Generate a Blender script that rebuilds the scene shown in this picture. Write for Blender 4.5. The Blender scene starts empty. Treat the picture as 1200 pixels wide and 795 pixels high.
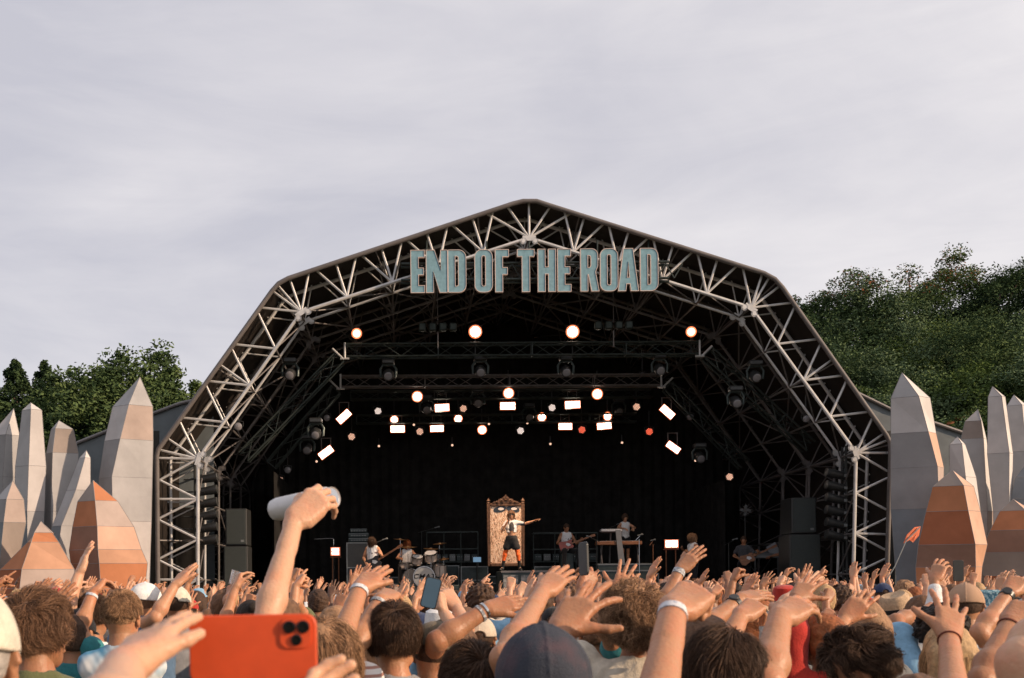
import bpy, math, random
import numpy as np
from mathutils import Vector, Matrix
random.seed(7); np.random.seed(7)
PI = math.pi
SC = bpy.context.scene
COL = SC.collection

# ------------------------------------------------------------------ camera
# photograph frame is 1200 x 795; F is the focal length in those pixels
F, VX, VY, CH = 1315.0, 470.0, 690.0, 1.78
ROLL = math.radians(0.5)
cr, sr = math.cos(ROLL), math.sin(ROLL)
cam = bpy.data.objects.new('camera', bpy.data.cameras.new('camera'))
COL.objects.link(cam); SC.camera = cam
cam.matrix_world = Matrix(((cr, sr, 0, 0), (0, 0, -1, 0), (-sr, cr, 0, CH), (0, 0, 0, 1)))
cam.data.sensor_width = 36; cam.data.lens = F/1200*36
cam.data.shift_x = (600-VX)/1200; cam.data.shift_y = (VY-397.5)/1200
cam.data.clip_start = 0.1; cam.data.clip_end = 3000
cam.data.dof.use_dof = True; cam.data.dof.focus_distance = 24; cam.data.dof.aperture_fstop = 9.0
SC.render.resolution_x = 1024; SC.render.resolution_y = 678

def at(px, py, d):
    """the point of the world at depth d (metres) seen at photo pixel px,py"""
    u, v = (px-VX)/F, (VY-py)/F
    return Vector(((u*cr+v*sr)*d, d, CH+(-u*sr+v*cr)*d))

# ------------------------------------------------------------------ light
SUN_EL, SUN_AZ = math.radians(20), math.radians(112.5)      # azimuth clockwise from +Y (the stage)
to_sun = Vector((math.sin(SUN_AZ)*math.cos(SUN_EL), math.cos(SUN_AZ)*math.cos(SUN_EL), math.sin(SUN_EL)))
sun = bpy.data.objects.new('sun', bpy.data.lights.new('sun', 'SUN')); COL.objects.link(sun)
sun.rotation_euler = to_sun.to_track_quat('Z', 'Y').to_euler()
sun.data.energy = 5.0; sun.data.angle = math.radians(0.8); sun.data.color = (1.0, 0.74, 0.52)
W = bpy.data.worlds.new('World'); SC.world = W; W.use_nodes = True
nt = W.node_tree; nt.nodes.clear()
def N(t, ty, **k):
    n = t.nodes.new(ty)
    for a, b in k.items():
        if a in n.inputs: n.inputs[a].default_value = b
        else: setattr(n, a, b)
    return n
out = N(nt, 'ShaderNodeOutputWorld'); bg = N(nt, 'ShaderNodeBackground'); bg.inputs['Strength'].default_value = 0.11
sky = N(nt, 'ShaderNodeTexSky'); sky.sky_type = 'NISHITA'; sky.sun_disc = False
sky.sun_elevation = SUN_EL; sky.sun_rotation = SUN_AZ; sky.altitude = 100; sky.air_density = 1.0; sky.dust_density = 2.0
tc = N(nt, 'ShaderNodeTexCoord')
mp = N(nt, 'ShaderNodeMapping'); mp.inputs['Rotation'].default_value = (0, -0.40, 0.5); mp.inputs['Scale'].default_value = (1.2, 1.0, 4.2)
nz = N(nt, 'ShaderNodeTexNoise', Scale=1.6, Detail=7.0, Roughness=0.55, Distortion=0.9)
rp = N(nt, 'ShaderNodeValToRGB'); rp.color_ramp.elements[0].position = 0.30; rp.color_ramp.elements[1].position = 0.74
rp.color_ramp.elements[0].color = (5.7, 5.6, 6.2, 1); rp.color_ramp.elements[1].color = (8.2, 7.85, 8.0, 1)
mx = N(nt, 'ShaderNodeMix'); mx.data_type = 'RGBA'; mx.inputs[0].default_value = 0.9
L = nt.links.new
L(tc.outputs['Generated'], mp.inputs['Vector']); L(mp.outputs[0], nz.inputs['Vector'])
# thin high cloud is a little brighter low on the right, darker to the upper left
sep = N(nt, 'ShaderNodeSeparateXYZ'); L(tc.outputs['Generated'], sep.inputs[0])
m1 = N(nt, 'ShaderNodeMath', operation='MULTIPLY'); m1.inputs[1].default_value = 0.38; L(sep.outputs[0], m1.inputs[0])
m2 = N(nt, 'ShaderNodeMath', operation='ADD'); L(m1.outputs[0], m2.inputs[0]); L(nz.outputs[0], m2.inputs[1])
mp2 = N(nt, 'ShaderNodeMapping'); mp2.inputs['Rotation'].default_value = (.1, -0.45, .35); mp2.inputs['Scale'].default_value = (2.0, 1.6, 11.0)
nz2 = N(nt, 'ShaderNodeTexNoise', Scale=2.2, Detail=9.0, Roughness=0.6, Distortion=1.4); L(tc.outputs['Generated'], mp2.inputs[0]); L(mp2.outputs[0], nz2.inputs['Vector'])
m3 = N(nt, 'ShaderNodeMath', operation='MULTIPLY_ADD'); m3.inputs[1].default_value = .24; m3.inputs[2].default_value = -.12; L(nz2.outputs[0], m3.inputs[0])
m4 = N(nt, 'ShaderNodeMath', operation='ADD'); L(m2.outputs[0], m4.inputs[0]); L(m3.outputs[0], m4.inputs[1])
L(m4.outputs[0], rp.inputs[0])
L(sky.outputs[0], mx.inputs[6]); L(rp.outputs[0], mx.inputs[7]); L(mx.outputs[2], bg.inputs[0]); L(bg.outputs[0], out.inputs[0])
vs = SC.view_settings; vs.view_transform = 'Standard'; vs.look = 'None'; vs.gamma = 1; vs.exposure = 0.0; vs.use_curve_mapping = False
SC.cycles.use_denoising = True; SC.cycles.max_bounces = 6; SC.cycles.diffuse_bounces = 3; SC.cycles.glossy_bounces = 2
SC.cycles.transmission_bounces = 4; SC.cycles.sample_clamp_indirect = 4
SC.cycles.use_adaptive_sampling = True; SC.cycles.adaptive_threshold = 0.02

# ------------------------------------------------------------------ materials
MATS = {}
def mat(name, col, rough=0.7, metal=0.0, var=0.12, vs_=6.0, bump=0.0, bs=40.0, emit=None, es=0.0, sss=0.0, spec=0.4, col2=None, sheen=0.0, coords='Object', var_lo=0.35, var_hi=0.65, detail=4.0, stretch=None, alpha=1.0, trans=0.0):
    if name in MATS: return MATS[name]
    m = bpy.data.materials.new(name); m.use_nodes = True; t = m.node_tree; b = t.nodes['Principled BSDF']
    b.inputs['Roughness'].default_value = rough; b.inputs['Metallic'].default_value = metal
    b.inputs['Specular IOR Level'].default_value = spec
    tcn = N(t, 'ShaderNodeTexCoord'); src = tcn.outputs[coords]
    if stretch:
        mpn = N(t, 'ShaderNodeMapping'); mpn.inputs['Scale'].default_value = stretch; t.links.new(src, mpn.inputs[0]); src = mpn.outputs[0]
    n = N(t, 'ShaderNodeTexNoise', Scale=vs_, Detail=detail, Roughness=0.6); t.links.new(src, n.inputs['Vector'])
    r = N(t, 'ShaderNodeValToRGB'); r.color_ramp.elements[0].position = var_lo; r.color_ramp.elements[1].position = var_hi
    c = np.array(col[:3]); lo = c*(1-var); hi = np.clip(c*(1+var), 0, 1) if col2 is None else np.array(col2[:3])
    if col2 is not None: lo = c
    r.color_ramp.elements[0].color = (*lo, 1); r.color_ramp.elements[1].color = (*hi, 1)
    t.links.new(n.outputs[0], r.inputs[0]); t.links.new(r.outputs[0], b.inputs['Base Color'])
    if bump:
        n2 = N(t, 'ShaderNodeTexNoise', Scale=bs, Detail=3.0); t.links.new(src, n2.inputs['Vector'])
        bp = N(t, 'ShaderNodeBump', Strength=bump, Distance=0.01); t.links.new(n2.outputs[0], bp.inputs['Height']); t.links.new(bp.outputs[0], b.inputs['Normal'])
    if emit: b.inputs['Emission Color'].default_value = (*emit, 1); b.inputs['Emission Strength'].default_value = es
    if sss: b.inputs['Subsurface Weight'].default_value = sss; b.inputs['Subsurface Radius'].default_value = (0.02, 0.006, 0.003); b.inputs['Subsurface Scale'].default_value = 1.0
    if sheen: b.inputs['Sheen Weight'].default_value = sheen
    if trans: b.inputs['Transmission Weight'].default_value = trans
    if alpha < 1: b.inputs['Alpha'].default_value = alpha
    MATS[name] = m; return m

# ------------------------------------------------------------------ mesh building
def npmesh(name, V, polys_flat, sizes, mats=(), mi=None, smooth=False):
    V = np.asarray(V, dtype=np.float32); me = bpy.data.meshes.new(name)
    sizes = np.asarray(sizes, dtype=np.int32); flat = np.asarray(polys_flat, dtype=np.int32)
    me.vertices.add(len(V)); me.vertices.foreach_set('co', V.ravel())
    me.loops.add(len(flat)); me.loops.foreach_set('vertex_index', flat)
    me.polygons.add(len(sizes)); st = np.concatenate(([0], np.cumsum(sizes)[:-1])).astype(np.int32)
    me.polygons.foreach_set('loop_start', st)
    try: me.polygons.foreach_set('loop_total', sizes)
    except Exception: pass
    if mi is not None: me.polygons.foreach_set('material_index', np.asarray(mi, dtype=np.int32))
    me.polygons.foreach_set('use_smooth', np.full(len(sizes), bool(smooth)))
    for m in mats: me.materials.append(m)
    me.update(calc_edges=True); me.validate(); return me

def link(name, me, parent=None, loc=None):
    o = bpy.data.objects.new(name, me); COL.objects.link(o)
    if parent is not None: o.parent = parent
    if loc is not None: o.location = loc
    return o
def tag(o, label=None, cat=None, group=None, kind=None):
    if label: o['label'] = label
    if cat: o['category'] = cat
    if group: o['group'] = group
    if kind: o['kind'] = kind
    return o
def empty(name, loc, label, cat, group=None, rz=0):
    o = bpy.data.objects.new(name, None); COL.objects.link(o); o.location = loc; o.rotation_euler = (0, 0, rz); o.empty_display_size = 0.1
    return tag(o, label, cat, group)

class MB:
    """collects polygons, builds ONE mesh object; coordinates are relative to .o"""
    def __init__(s, origin=(0, 0, 0)): s.v = []; s.f = []; s.m = []; s.o = Vector(origin); s.cm = 0
    def mat(s, i): s.cm = i; return s
    def add(s, vs, fs):
        b = len(s.v); s.v += [tuple(Vector(p)-s.o) for p in vs]; s.f += [tuple(b+i for i in f) for f in fs]; s.m += [s.cm]*len(fs)
    def box(s, c, size, R=None, bev=0.0):
        hx, hy, hz = size[0]/2, size[1]/2, size[2]/2; c = Vector(c)
        if bev <= 0:
            P_ = [Vector((x, y, z)) for z in (-hz, hz) for y in (-hy, hy) for x in (-hx, hx)]
            F_ = [(0, 2, 3, 1), (4, 5, 7, 6), (0, 1, 5, 4), (2, 6, 7, 3), (0, 4, 6, 2), (1, 3, 7, 5)]
        else:
            b = min(bev, hx*.9, hy*.9, hz*.9); P_ = []; F_ = []
            idx = {}
            for sx in (-1, 1):
                for sy in (-1, 1):
                    for sz in (-1, 1):
                        for ax in range(3):
                            p = [sx*(hx-b), sy*(hy-b), sz*(hz-b)]; p[ax] += b*(sx, sy, sz)[ax]
                            idx[(sx, sy, sz, ax)] = len(P_); P_.append(Vector(p))
            I = idx
            def q(a, b_, c_, d): F_.append((a, b_, c_, d))
            for sg in (-1, 1):
                q(*[I[(sg, y, z, 0)] for y, z in ((-1, -1), (1, -1), (1, 1), (-1, 1))][::sg])
                q(*[I[(x, sg, z, 1)] for x, z in ((-1, -1), (-1, 1), (1, 1), (1, -1))][::sg])
                q(*[I[(x, y, sg, 2)] for x, y in ((-1, -1), (1, -1), (1, 1), (-1, 1))][::sg])
            for a in (-1, 1):
                for c2 in (-1, 1):
                    q(I[(a, c2, -1, 0)], I[(a, c2, 1, 0)], I[(a, c2, 1, 1)], I[(a, c2, -1, 1)])
                    q(I[(a, -1, c2, 0)], I[(a, 1, c2, 0)], I[(a, 1, c2, 2)], I[(a, -1, c2, 2)])
                    q(I[(-1, a, c2, 1)], I[(1, a, c2, 1)], I[(1, a, c2, 2)], I[(-1, a, c2, 2)])
                    for d in (-1, 1): F_.append((I[(a, c2, d, 0)], I[(a, c2, d, 1)], I[(a, c2, d, 2)]))
        if R is not None: P_ = [R @ p for p in P_]
        s.add([c+p for p in P_], F_)
    def tube(s, a, b, r, r2=None, n=8, caps=True):
        a, b = Vector(a), Vector(b); d = (b-a)
        if d.length < 1e-6: return
        r2 = r if r2 is None else r2
        z = d.normalized(); x = z.orthogonal().normalized(); y = z.cross(x)
        vs_ = []
        for p, rr in ((a, r), (b, r2)):
            for i in range(n):
                t = 2*PI*i/n; vs_.append(p+(x*math.cos(t)+y*math.sin(t))*rr)
        fs = [(i, (i+1) % n, n+(i+1) % n, n+i) for i in range(n)]
        if caps: fs += [tuple(range(n))[::-1], tuple(range(n, 2*n))]
        s.add(vs_, fs)
    def path(s, pts, r, n=8, closed=False):
        pts = [Vector(p) for p in pts]; k = len(pts); rings = []
        ref = None
        for i, p in enumerate(pts):
            if closed: t = pts[(i+1) % k]-pts[i-1]
            else: t = pts[min(i+1, k-1)]-pts[max(i-1, 0)]
            t.normalize()
            if ref is None: ref = t.orthogonal().normalized()
            x = (ref-t*ref.dot(t)); x.normalize(); ref = x; y = t.cross(x)
            rr = r[i] if isinstance(r, (list, tuple)) else r
            rings += [p+(x*math.cos(2*PI*j/n)+y*math.sin(2*PI*j/n))*rr for j in range(n)]
        fs = []
        for i in range(k if closed else k-1):
            a, b = i*n, ((i+1) % k)*n
            fs += [(a+j, a+(j+1) % n, b+(j+1) % n, b+j) for j in range(n)]
        if not closed: fs += [tuple(range(n))[::-1], tuple(range((k-1)*n, k*n))]
        s.add(rings, fs)
    def lathe(s, c, axis, prof, n=20, close=True):
        """prof: list of (distance along axis, radius)"""
        c = Vector(c); z = Vector(axis).normalized(); x = z.orthogonal().normalized(); y = z.cross(x); vs_ = []
        for h, r in prof: vs_ += [c+z*h+(x*math.cos(2*PI*j/n)+y*math.sin(2*PI*j/n))*max(r, 1e-4) for j in range(n)]
        fs = []
        for i in range(len(prof)-1): fs += [(i*n+j, i*n+(j+1) % n, (i+1)*n+(j+1) % n, (i+1)*n+j) for j in range(n)]
        if close: fs += [tuple(range(n))[::-1], tuple(range((len(prof)-1)*n, len(prof)*n))]
        s.add(vs_, fs)
    def prism(s, poly, d):
        """poly: 3-D outline, extruded by vector d"""
        poly = [Vector(p) for p in poly]; n = len(poly); d = Vector(d)
        s.add(poly+[p+d for p in poly], [tuple(range(n))[::-1], tuple(range(n, 2*n))]+[(i, (i+1) % n, n+(i+1) % n, n+i) for i in range(n)])
    def build(s, name, mats, parent=None, smooth=False, recalc=True):
        if not isinstance(mats, (list, tuple)): mats = [mats]
        me = npmesh(name, s.v, [i for f in s.f for i in f], [len(f) for f in s.f], mats, s.m, smooth)
        if recalc:
            import bmesh
            bm = bmesh.new(); bm.from_mesh(me); bmesh.ops.recalc_face_normals(bm, faces=bm.faces); bm.to_mesh(me); bm.free()
        if smooth:
            try: me.set_sharp_from_angle(angle=math.radians(40))
            except Exception: pass
        o = link(name, me, parent)
        o.location = s.o if parent is None else (s.o-parent.location if parent.parent is None else s.o)
        return o
def copy_tree(o, parent=None):
    c = o.copy(); COL.objects.link(c); c.parent = parent
    for ch in list(o.children): copy_tree(ch, c)
    return c

# ------------------------------------------------------------------ signed-distance bodies
class Sdf:
    def __init__(s): s.p = []
    def cone(s, a, b, ra, rb=None, k=0.02, flat=None):
        s.p.append(('c', np.array(a, float), np.array(b, float), ra, ra if rb is None else rb, k, flat)); return s
    def ell(s, c, r, R=None, k=0.02, sub=False):
        s.p.append(('s' if sub else 'e', np.array(c, float), np.array(r, float), None if R is None else np.array(R, float), k)); return s
    def cut(s, c, n, R=None):           # remove everything on the side n points to
        s.p.append(('x', np.array(c, float), np.array(n, float)/np.linalg.norm(n))); return s
    def bbox(s):
        lo, hi = [], []
        for p in s.p:
            if p[0] == 'c':
                r = max(p[3], p[4]); lo.append(np.minimum(p[1], p[2])-r); hi.append(np.maximum(p[1], p[2])+r)
            elif p[0] == 'e':
                r = p[2].max(); lo.append(p[1]-(p[2] if p[3] is None else r)); hi.append(p[1]+(p[2] if p[3] is None else r))
        return np.min(lo, 0), np.max(hi, 0)
    def grid(s, h, noise=None):
        lo, hi = s.bbox(); lo = lo-3*h-0.012; hi = hi+3*h+0.012
        n = np.ceil((hi-lo)/h).astype(int)+1
        D = np.full(n, 0.25, np.float32)
        ax = [lo[i]+h*np.arange(n[i]) for i in range(3)]
        for p in s.p:
            if p[0] == 'x':
                d = (ax[0][:, None, None]-p[1][0])*p[2][0]+(ax[1][None, :, None]-p[1][1])*p[2][1]+(ax[2][None, None, :]-p[1][2])*p[2][2]
                D = np.maximum(D, d.astype(np.float32)); continue
            if p[0] == 'c':
                r = max(p[3], p[4]); l, u = np.minimum(p[1], p[2])-r, np.maximum(p[1], p[2])+r; k = p[5]
            else:
                r = p[2].max(); l, u = p[1]-r, p[1]+r; k = p[4]
            mg = k+3*h
            i0 = np.clip(((l-mg-lo)/h).astype(int), 0, n-1); i1 = np.clip(((u+mg-lo)/h).astype(int)+2, 1, n)
            X = ax[0][i0[0]:i1[0]][:, None, None]; Y = ax[1][i0[1]:i1[1]][None, :, None]; Z = ax[2][i0[2]:i1[2]][None, None, :]
            if p[0] == 'c':
                a, b = p[1], p[2]; ba = b-a
                px, py, pz = X-a[0], Y-a[1], Z-a[2]
                hh = np.clip((px*ba[0]+py*ba[1]+pz*ba[2])/max(ba@ba, 1e-9), 0, 1)
                qx, qy, qz = px-hh*ba[0], py-hh*ba[1], pz-hh*ba[2]
                q2 = qx*qx+qy*qy+qz*qz
                if p[6] is not None:
                    w = np.array(p[6][0], float); w /= np.linalg.norm(w); f = p[6][1]
                    dt = qx*w[0]+qy*w[1]+qz*w[2]; q2 = q2+dt*dt*(f*f-1)
                d = np.sqrt(q2)-(p[3]+hh*(p[4]-p[3]))
            else:
                qx, qy, qz = X-p[1][0], Y-p[1][1], Z-p[1][2]
                if p[3] is not None:
                    R = p[3]; qx, qy, qz = (qx*R[0, 0]+qy*R[1, 0]+qz*R[2, 0], qx*R[0, 1]+qy*R[1, 1]+qz*R[2, 1], qx*R[0, 2]+qy*R[1, 2]+qz*R[2, 2])
                r_ = p[2]; k0 = np.sqrt((qx/r_[0])**2+(qy/r_[1])**2+(qz/r_[2])**2)
                k1 = np.sqrt((qx/r_[0]**2)**2+(qy/r_[1]**2)**2+(qz/r_[2]**2)**2)+1e-9
                d = k0*(k0-1)/k1
            sl = (slice(i0[0], i1[0]), slice(i0[1], i1[1]), slice(i0[2], i1[2])); A = D[sl]
            if p[0] == 's': D[sl] = np.maximum(A, -d)
            else:
                hm = np.maximum(k-np.abs(A-d), 0)/k
                D[sl] = np.minimum(A, d)-hm*hm*k*0.25
        if noise:
            for amp, fr, sd in noise:
                rs = np.random.RandomState(sd)
                m = (lambda a: a)
                acc = 0
                for _ in range(5):
                    kx = rs.normal(size=3)*fr; ph = rs.rand()*6.28
                    acc = acc+np.sin(ax[0][:, None, None]*kx[0]+ax[1][None, :, None]*kx[1]+ax[2][None, None, :]*kx[2]+ph)
                D += (amp*acc/2.5).astype(np.float32)
        return D, lo, h
    def mesh(s, h, noise=None):
        D, lo, h = s.grid(h, noise)
        return nets(D, lo, h)

def nets(D, lo, h):
    S = D < 0
    D = np.where(S, np.minimum(D, -1e-6), np.maximum(D, 1e-6))
    c = np.zeros(tuple(np.array(D.shape)-1), np.int8)
    for i in (0, 1):
        for j in (0, 1):
            for k in (0, 1): c += S[i:D.shape[0]-1+i, j:D.shape[1]-1+j, k:D.shape[2]-1+k]
    act = (c > 0) & (c < 8); I = np.argwhere(act)
    idm = np.full(act.shape, -1, np.int32); idm[act] = np.arange(len(I))
    acc = np.zeros((len(I), 3)); cnt = np.zeros(len(I))
    cor = [(i, j, k) for i in (0, 1) for j in (0, 1) for k in (0, 1)]
    val = {q: D[I[:, 0]+q[0], I[:, 1]+q[1], I[:, 2]+q[2]] for q in cor}
    for a in cor:
        for x in range(3):
            if a[x] == 0:
                b = list(a); b[x] = 1; b = tuple(b); va, vb = val[a], val[b]
                m = (va < 0) != (vb < 0); t = np.where(m, va/(va-vb+1e-20), 0)
                p = np.zeros((len(I), 3)); p[:] = a; p[:, x] = t
                acc[m] += p[m]; cnt[m] += 1
    V = lo+h*(I+acc/cnt[:, None])
    Q = []
    for x in range(3):
        sl0 = [slice(1, -1)]*3; sl0[x] = slice(0, -1); sl1 = list(sl0); sl1[x] = slice(1, None)
        a, b = S[tuple(sl0)], S[tuple(sl1)]
        E = np.argwhere(a != b)
        if not len(E): continue
        sg = a[E[:, 0], E[:, 1], E[:, 2]]
        off = np.ones(3, int); off[x] = 0; E = E+off
        y, z = (x+1) % 3, (x+2) % 3
        def cell(dy, dz):
            G = E.copy(); G[:, y] -= dy; G[:, z] -= dz; return idm[G[:, 0], G[:, 1], G[:, 2]]
        q = np.stack([cell(1, 1), cell(0, 1), cell(0, 0), cell(1, 0)], 1)
        q[~sg] = q[~sg][:, ::-1]; Q.append(q)
    Q = np.concatenate(Q) if Q else np.zeros((0, 4), int)
    Q = Q[(Q >= 0).all(1)]
    return V, Q
def quads(name, VQ, mats, parent=None, loc=None, smooth=True):
    """VQ: list of (V, Q, material index)"""
    V, Fl, M, b = [], [], [], 0
    for v, q, m in VQ:
        V.append(v); Fl.append(q+b); M.append(np.full(len(q), m)); b += len(v)
    V = np.concatenate(V); Fl = np.concatenate(Fl); M = np.concatenate(M)
    me = npmesh(name, V, Fl.ravel(), np.full(len(Fl), Fl.shape[1]), mats, M, smooth)
    return link(name, me, parent, loc)
# ------------------------------------------------------------------ people: one continuous body, clothes and hair as children
def nrm(v): v = np.array(v, float); return v/(np.linalg.norm(v)+1e-9)
POSES = {   # four (mcp, pip, dip) bends, four spreads, thumb (out, up)
 'open':   ([(4, 8, 6), (0, 6, 5), (2, 8, 6), (6, 10, 8)], (15, 4, -7, -20), (58, 10)),
 'splay':  ([(12, 14, 8), (4, 10, 8), (6, 12, 10), (14, 18, 10)], (20, 6, -9, -27), (66, 5)),
 'wave':   ([(14, 16, 10), (18, 20, 12), (22, 24, 14), (28, 26, 16)], (9, 3, -3, -10), (45, 20)),
 'flat':   ([(6, 6, 4), (4, 6, 4), (6, 6, 4), (8, 8, 6)], (4, 1, -2, -6), (32, 8)),
 'relax':  ([(26, 34, 20), (32, 38, 24), (38, 40, 26), (42, 42, 26)], (7, 2, -3, -8), (40, 30)),
 'droop':  ([(48, 22, 12), (54, 24, 14), (58, 26, 16), (60, 30, 18)], (8, 2, -4, -12), (34, 35)),
 'fist':   ([(72, 92, 60), (76, 95, 60), (80, 95, 60), (82, 95, 60)], (2, 0, -1, -3), (22, 62)),
 'point':  ([(4, 6, 4), (72, 95, 60), (78, 95, 60), (80, 95, 60)], (2, 0, -1, -3), (25, 60)),
 'grip':   ([(34, 46, 26), (38, 50, 28), (42, 50, 30), (46, 48, 30)], (8, 2, -4, -10), (38, 52)),
 'pinch':  ([(40, 40, 24), (34, 30, 18), (28, 26, 16), (22, 22, 14)], (6, 2, -3, -10), (34, 56)),
}
def add_hand(g, Wp, f, n, side, pose, s=1.0):
    f = nrm(f); n = nrm(np.array(n, float)-f*np.dot(n, f)); p = -n
    t = np.cross(f, p)*(1 if side == 'R' else -1)
    W_ = np.array(Wp, float); bends, spr, (to, tu) = POSES[pose]
    kn = [(.030, .090), (.0095, .096), (-.0115, .092), (-.031, .083)]; ln = [(.044, .026, .021), (.048, .030, .022), (.045, .028, .021), (.035, .021, .019)]
    rr = [.0098, .0100, .0096, .0085]
    for i in range(4):
        k = W_+s*(t*kn[i][0]+f*kn[i][1]); b = W_+s*(t*kn[i][0]*.62+f*.012)
        g.cone(b, k, .0155*s, .0128*s, k=.014)
        a = math.radians(spr[i]); fd = f*math.cos(a)+t*math.sin(a); q = k; ang = 0; r = rr[i]*s
        for j in range(3):
            ang += math.radians(bends[i][j]); d = fd*math.cos(ang)-n*math.sin(ang); q2 = q+d*ln[i][j]*s
            g.cone(q, q2, r*(1.0 if j == 0 else .98), r*.90, k=.0035 if j else .008); r *= .93; q = q2
            if j < 2: g.ell(q, (r*1.03,)*3, k=.002)
    a = math.radians(to); u = math.radians(tu)
    b0 = W_+s*(t*.018+f*.018-n*.006); d1 = f*math.cos(a*.8)+t*math.sin(a*.8); d1 = nrm(d1*math.cos(u*.6)-n*math.sin(u*.6)); k1 = b0+d1*.046*s
    g.cone(b0, k1, .0185*s, .0135*s, k=.014)
    d2 = f*math.cos(a)+t*math.sin(a); d2 = nrm(d2*math.cos(u)-n*math.sin(u)); k2 = k1+d2*.036*s
    g.cone(k1, k2, .0118*s, .0108*s, k=.006); d3 = nrm(d2+f*.35-n*.05); g.cone(k2, k2+d3*.026*s, .0112*s, .0088*s, k=.004)
    g.cone(W_+s*(-t*.026+f*.022-n*.008), W_+s*(-t*.030+f*.06-n*.008), .0145*s, .012*s, k=.012)
    g.cone(W_-f*.01*s, W_+f*.03*s, .021*s, .022*s, k=.012, flat=(n, 1.35))

def head_R(yaw, pitch, roll):
    return np.array((Matrix.Rotation(math.radians(yaw), 3, 'Z') @ Matrix.Rotation(math.radians(pitch), 3, 'X') @ Matrix.Rotation(math.radians(roll), 3, 'Y')))
def H_(c, R, v, S=1.0): return c+R @ (np.array(v, float)*S)
def add_head(g, c, R, S=1.0):
    e = lambda o, r, **k: g.ell(H_(c, R, o, S), np.array(r)*S, R, **k)
    l = lambda a, b, r1, r2, k: g.cone(H_(c, R, a, S), H_(c, R, b, S), r1*S, r2*S, k=k)
    e((0, -.012, .022), (.076, .094, .092), k=.03); e((0, .030, -.030), (.059, .060, .080), k=.03)
    e((0, .052, -.088), (.030, .030, .022), k=.025); l((-.045, .01, -.065), (0, .058, -.09), .02, .018, .02); l((.045, .01, -.065), (0, .058, -.09), .02, .018, .02)
    l((0, .086, .006), (0, .108, -.034), .008, .0125, .010); l((-.032, .076, .022), (.032, .076, .022), .012, .012, .012)
    e((.03, .094, .004), (.015, .012, .010), sub=True, k=.01); e((-.03, .094, .004), (.015, .012, .010), sub=True, k=.01)
    e((.03, .080, .004), (.012, .010, .010), k=.003); e((-.03, .080, .004), (.012, .010, .010), k=.003)
    l((-.018, .088, -.062), (.018, .088, -.062), .007, .007, .006)
    for sx in (-1, 1):
        e((sx*.080, -.008, -.008), (.008, .019, .032), k=.006); l((sx*.083, -.02, .018), (sx*.090, -.024, -.002), .006, .006, .006); l((sx*.08, -.006, -.03), (sx*.078, .0, -.045), .008, .006, .006)

def torso(g, S, w, q, o=0.0, neck=True, low=True):
    T = lambda *v: np.array(v)*S
    g.ell(T(0, 0, 1.27), np.array((.158*w+o, .108+o, .19+o))*S, k=.07*S); g.ell(T(0, .005, 1.08), np.array((.135*w*q+o, .098*q+o, .17+o))*S, k=.07*S)
    g.ell(T(0, -.005, .93), np.array((.165*q+o, .115*q+o, .13+o))*S, k=.06*S)
    g.cone(T(-.135*w, 0, 1.405), T(.135*w, 0, 1.405), (.058+o)*S, k=.05*S)
    for sx in (-1, 1): g.cone(T(0, -.012, 1.475), T(sx*.12*w, -.008, 1.42), (.046+o)*S, (.046+o)*S, k=.04*S)

def arm_pts(a, S, w):
    """shoulder, elbow, wrist in local metres"""
    sx = 1 if a['s'] == 'R' else -1; E = np.array(a['E'], float)
    Sh = np.array((sx*.165*w, 0, 1.40))*S; up = np.clip((E[2]-Sh[2])/(.28*S), -1, 1)
    Sh = Sh+np.array((-sx*.012, .01, .05))*S*max(up, 0)
    return Sh, E, np.array(a['W'], float)

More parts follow.
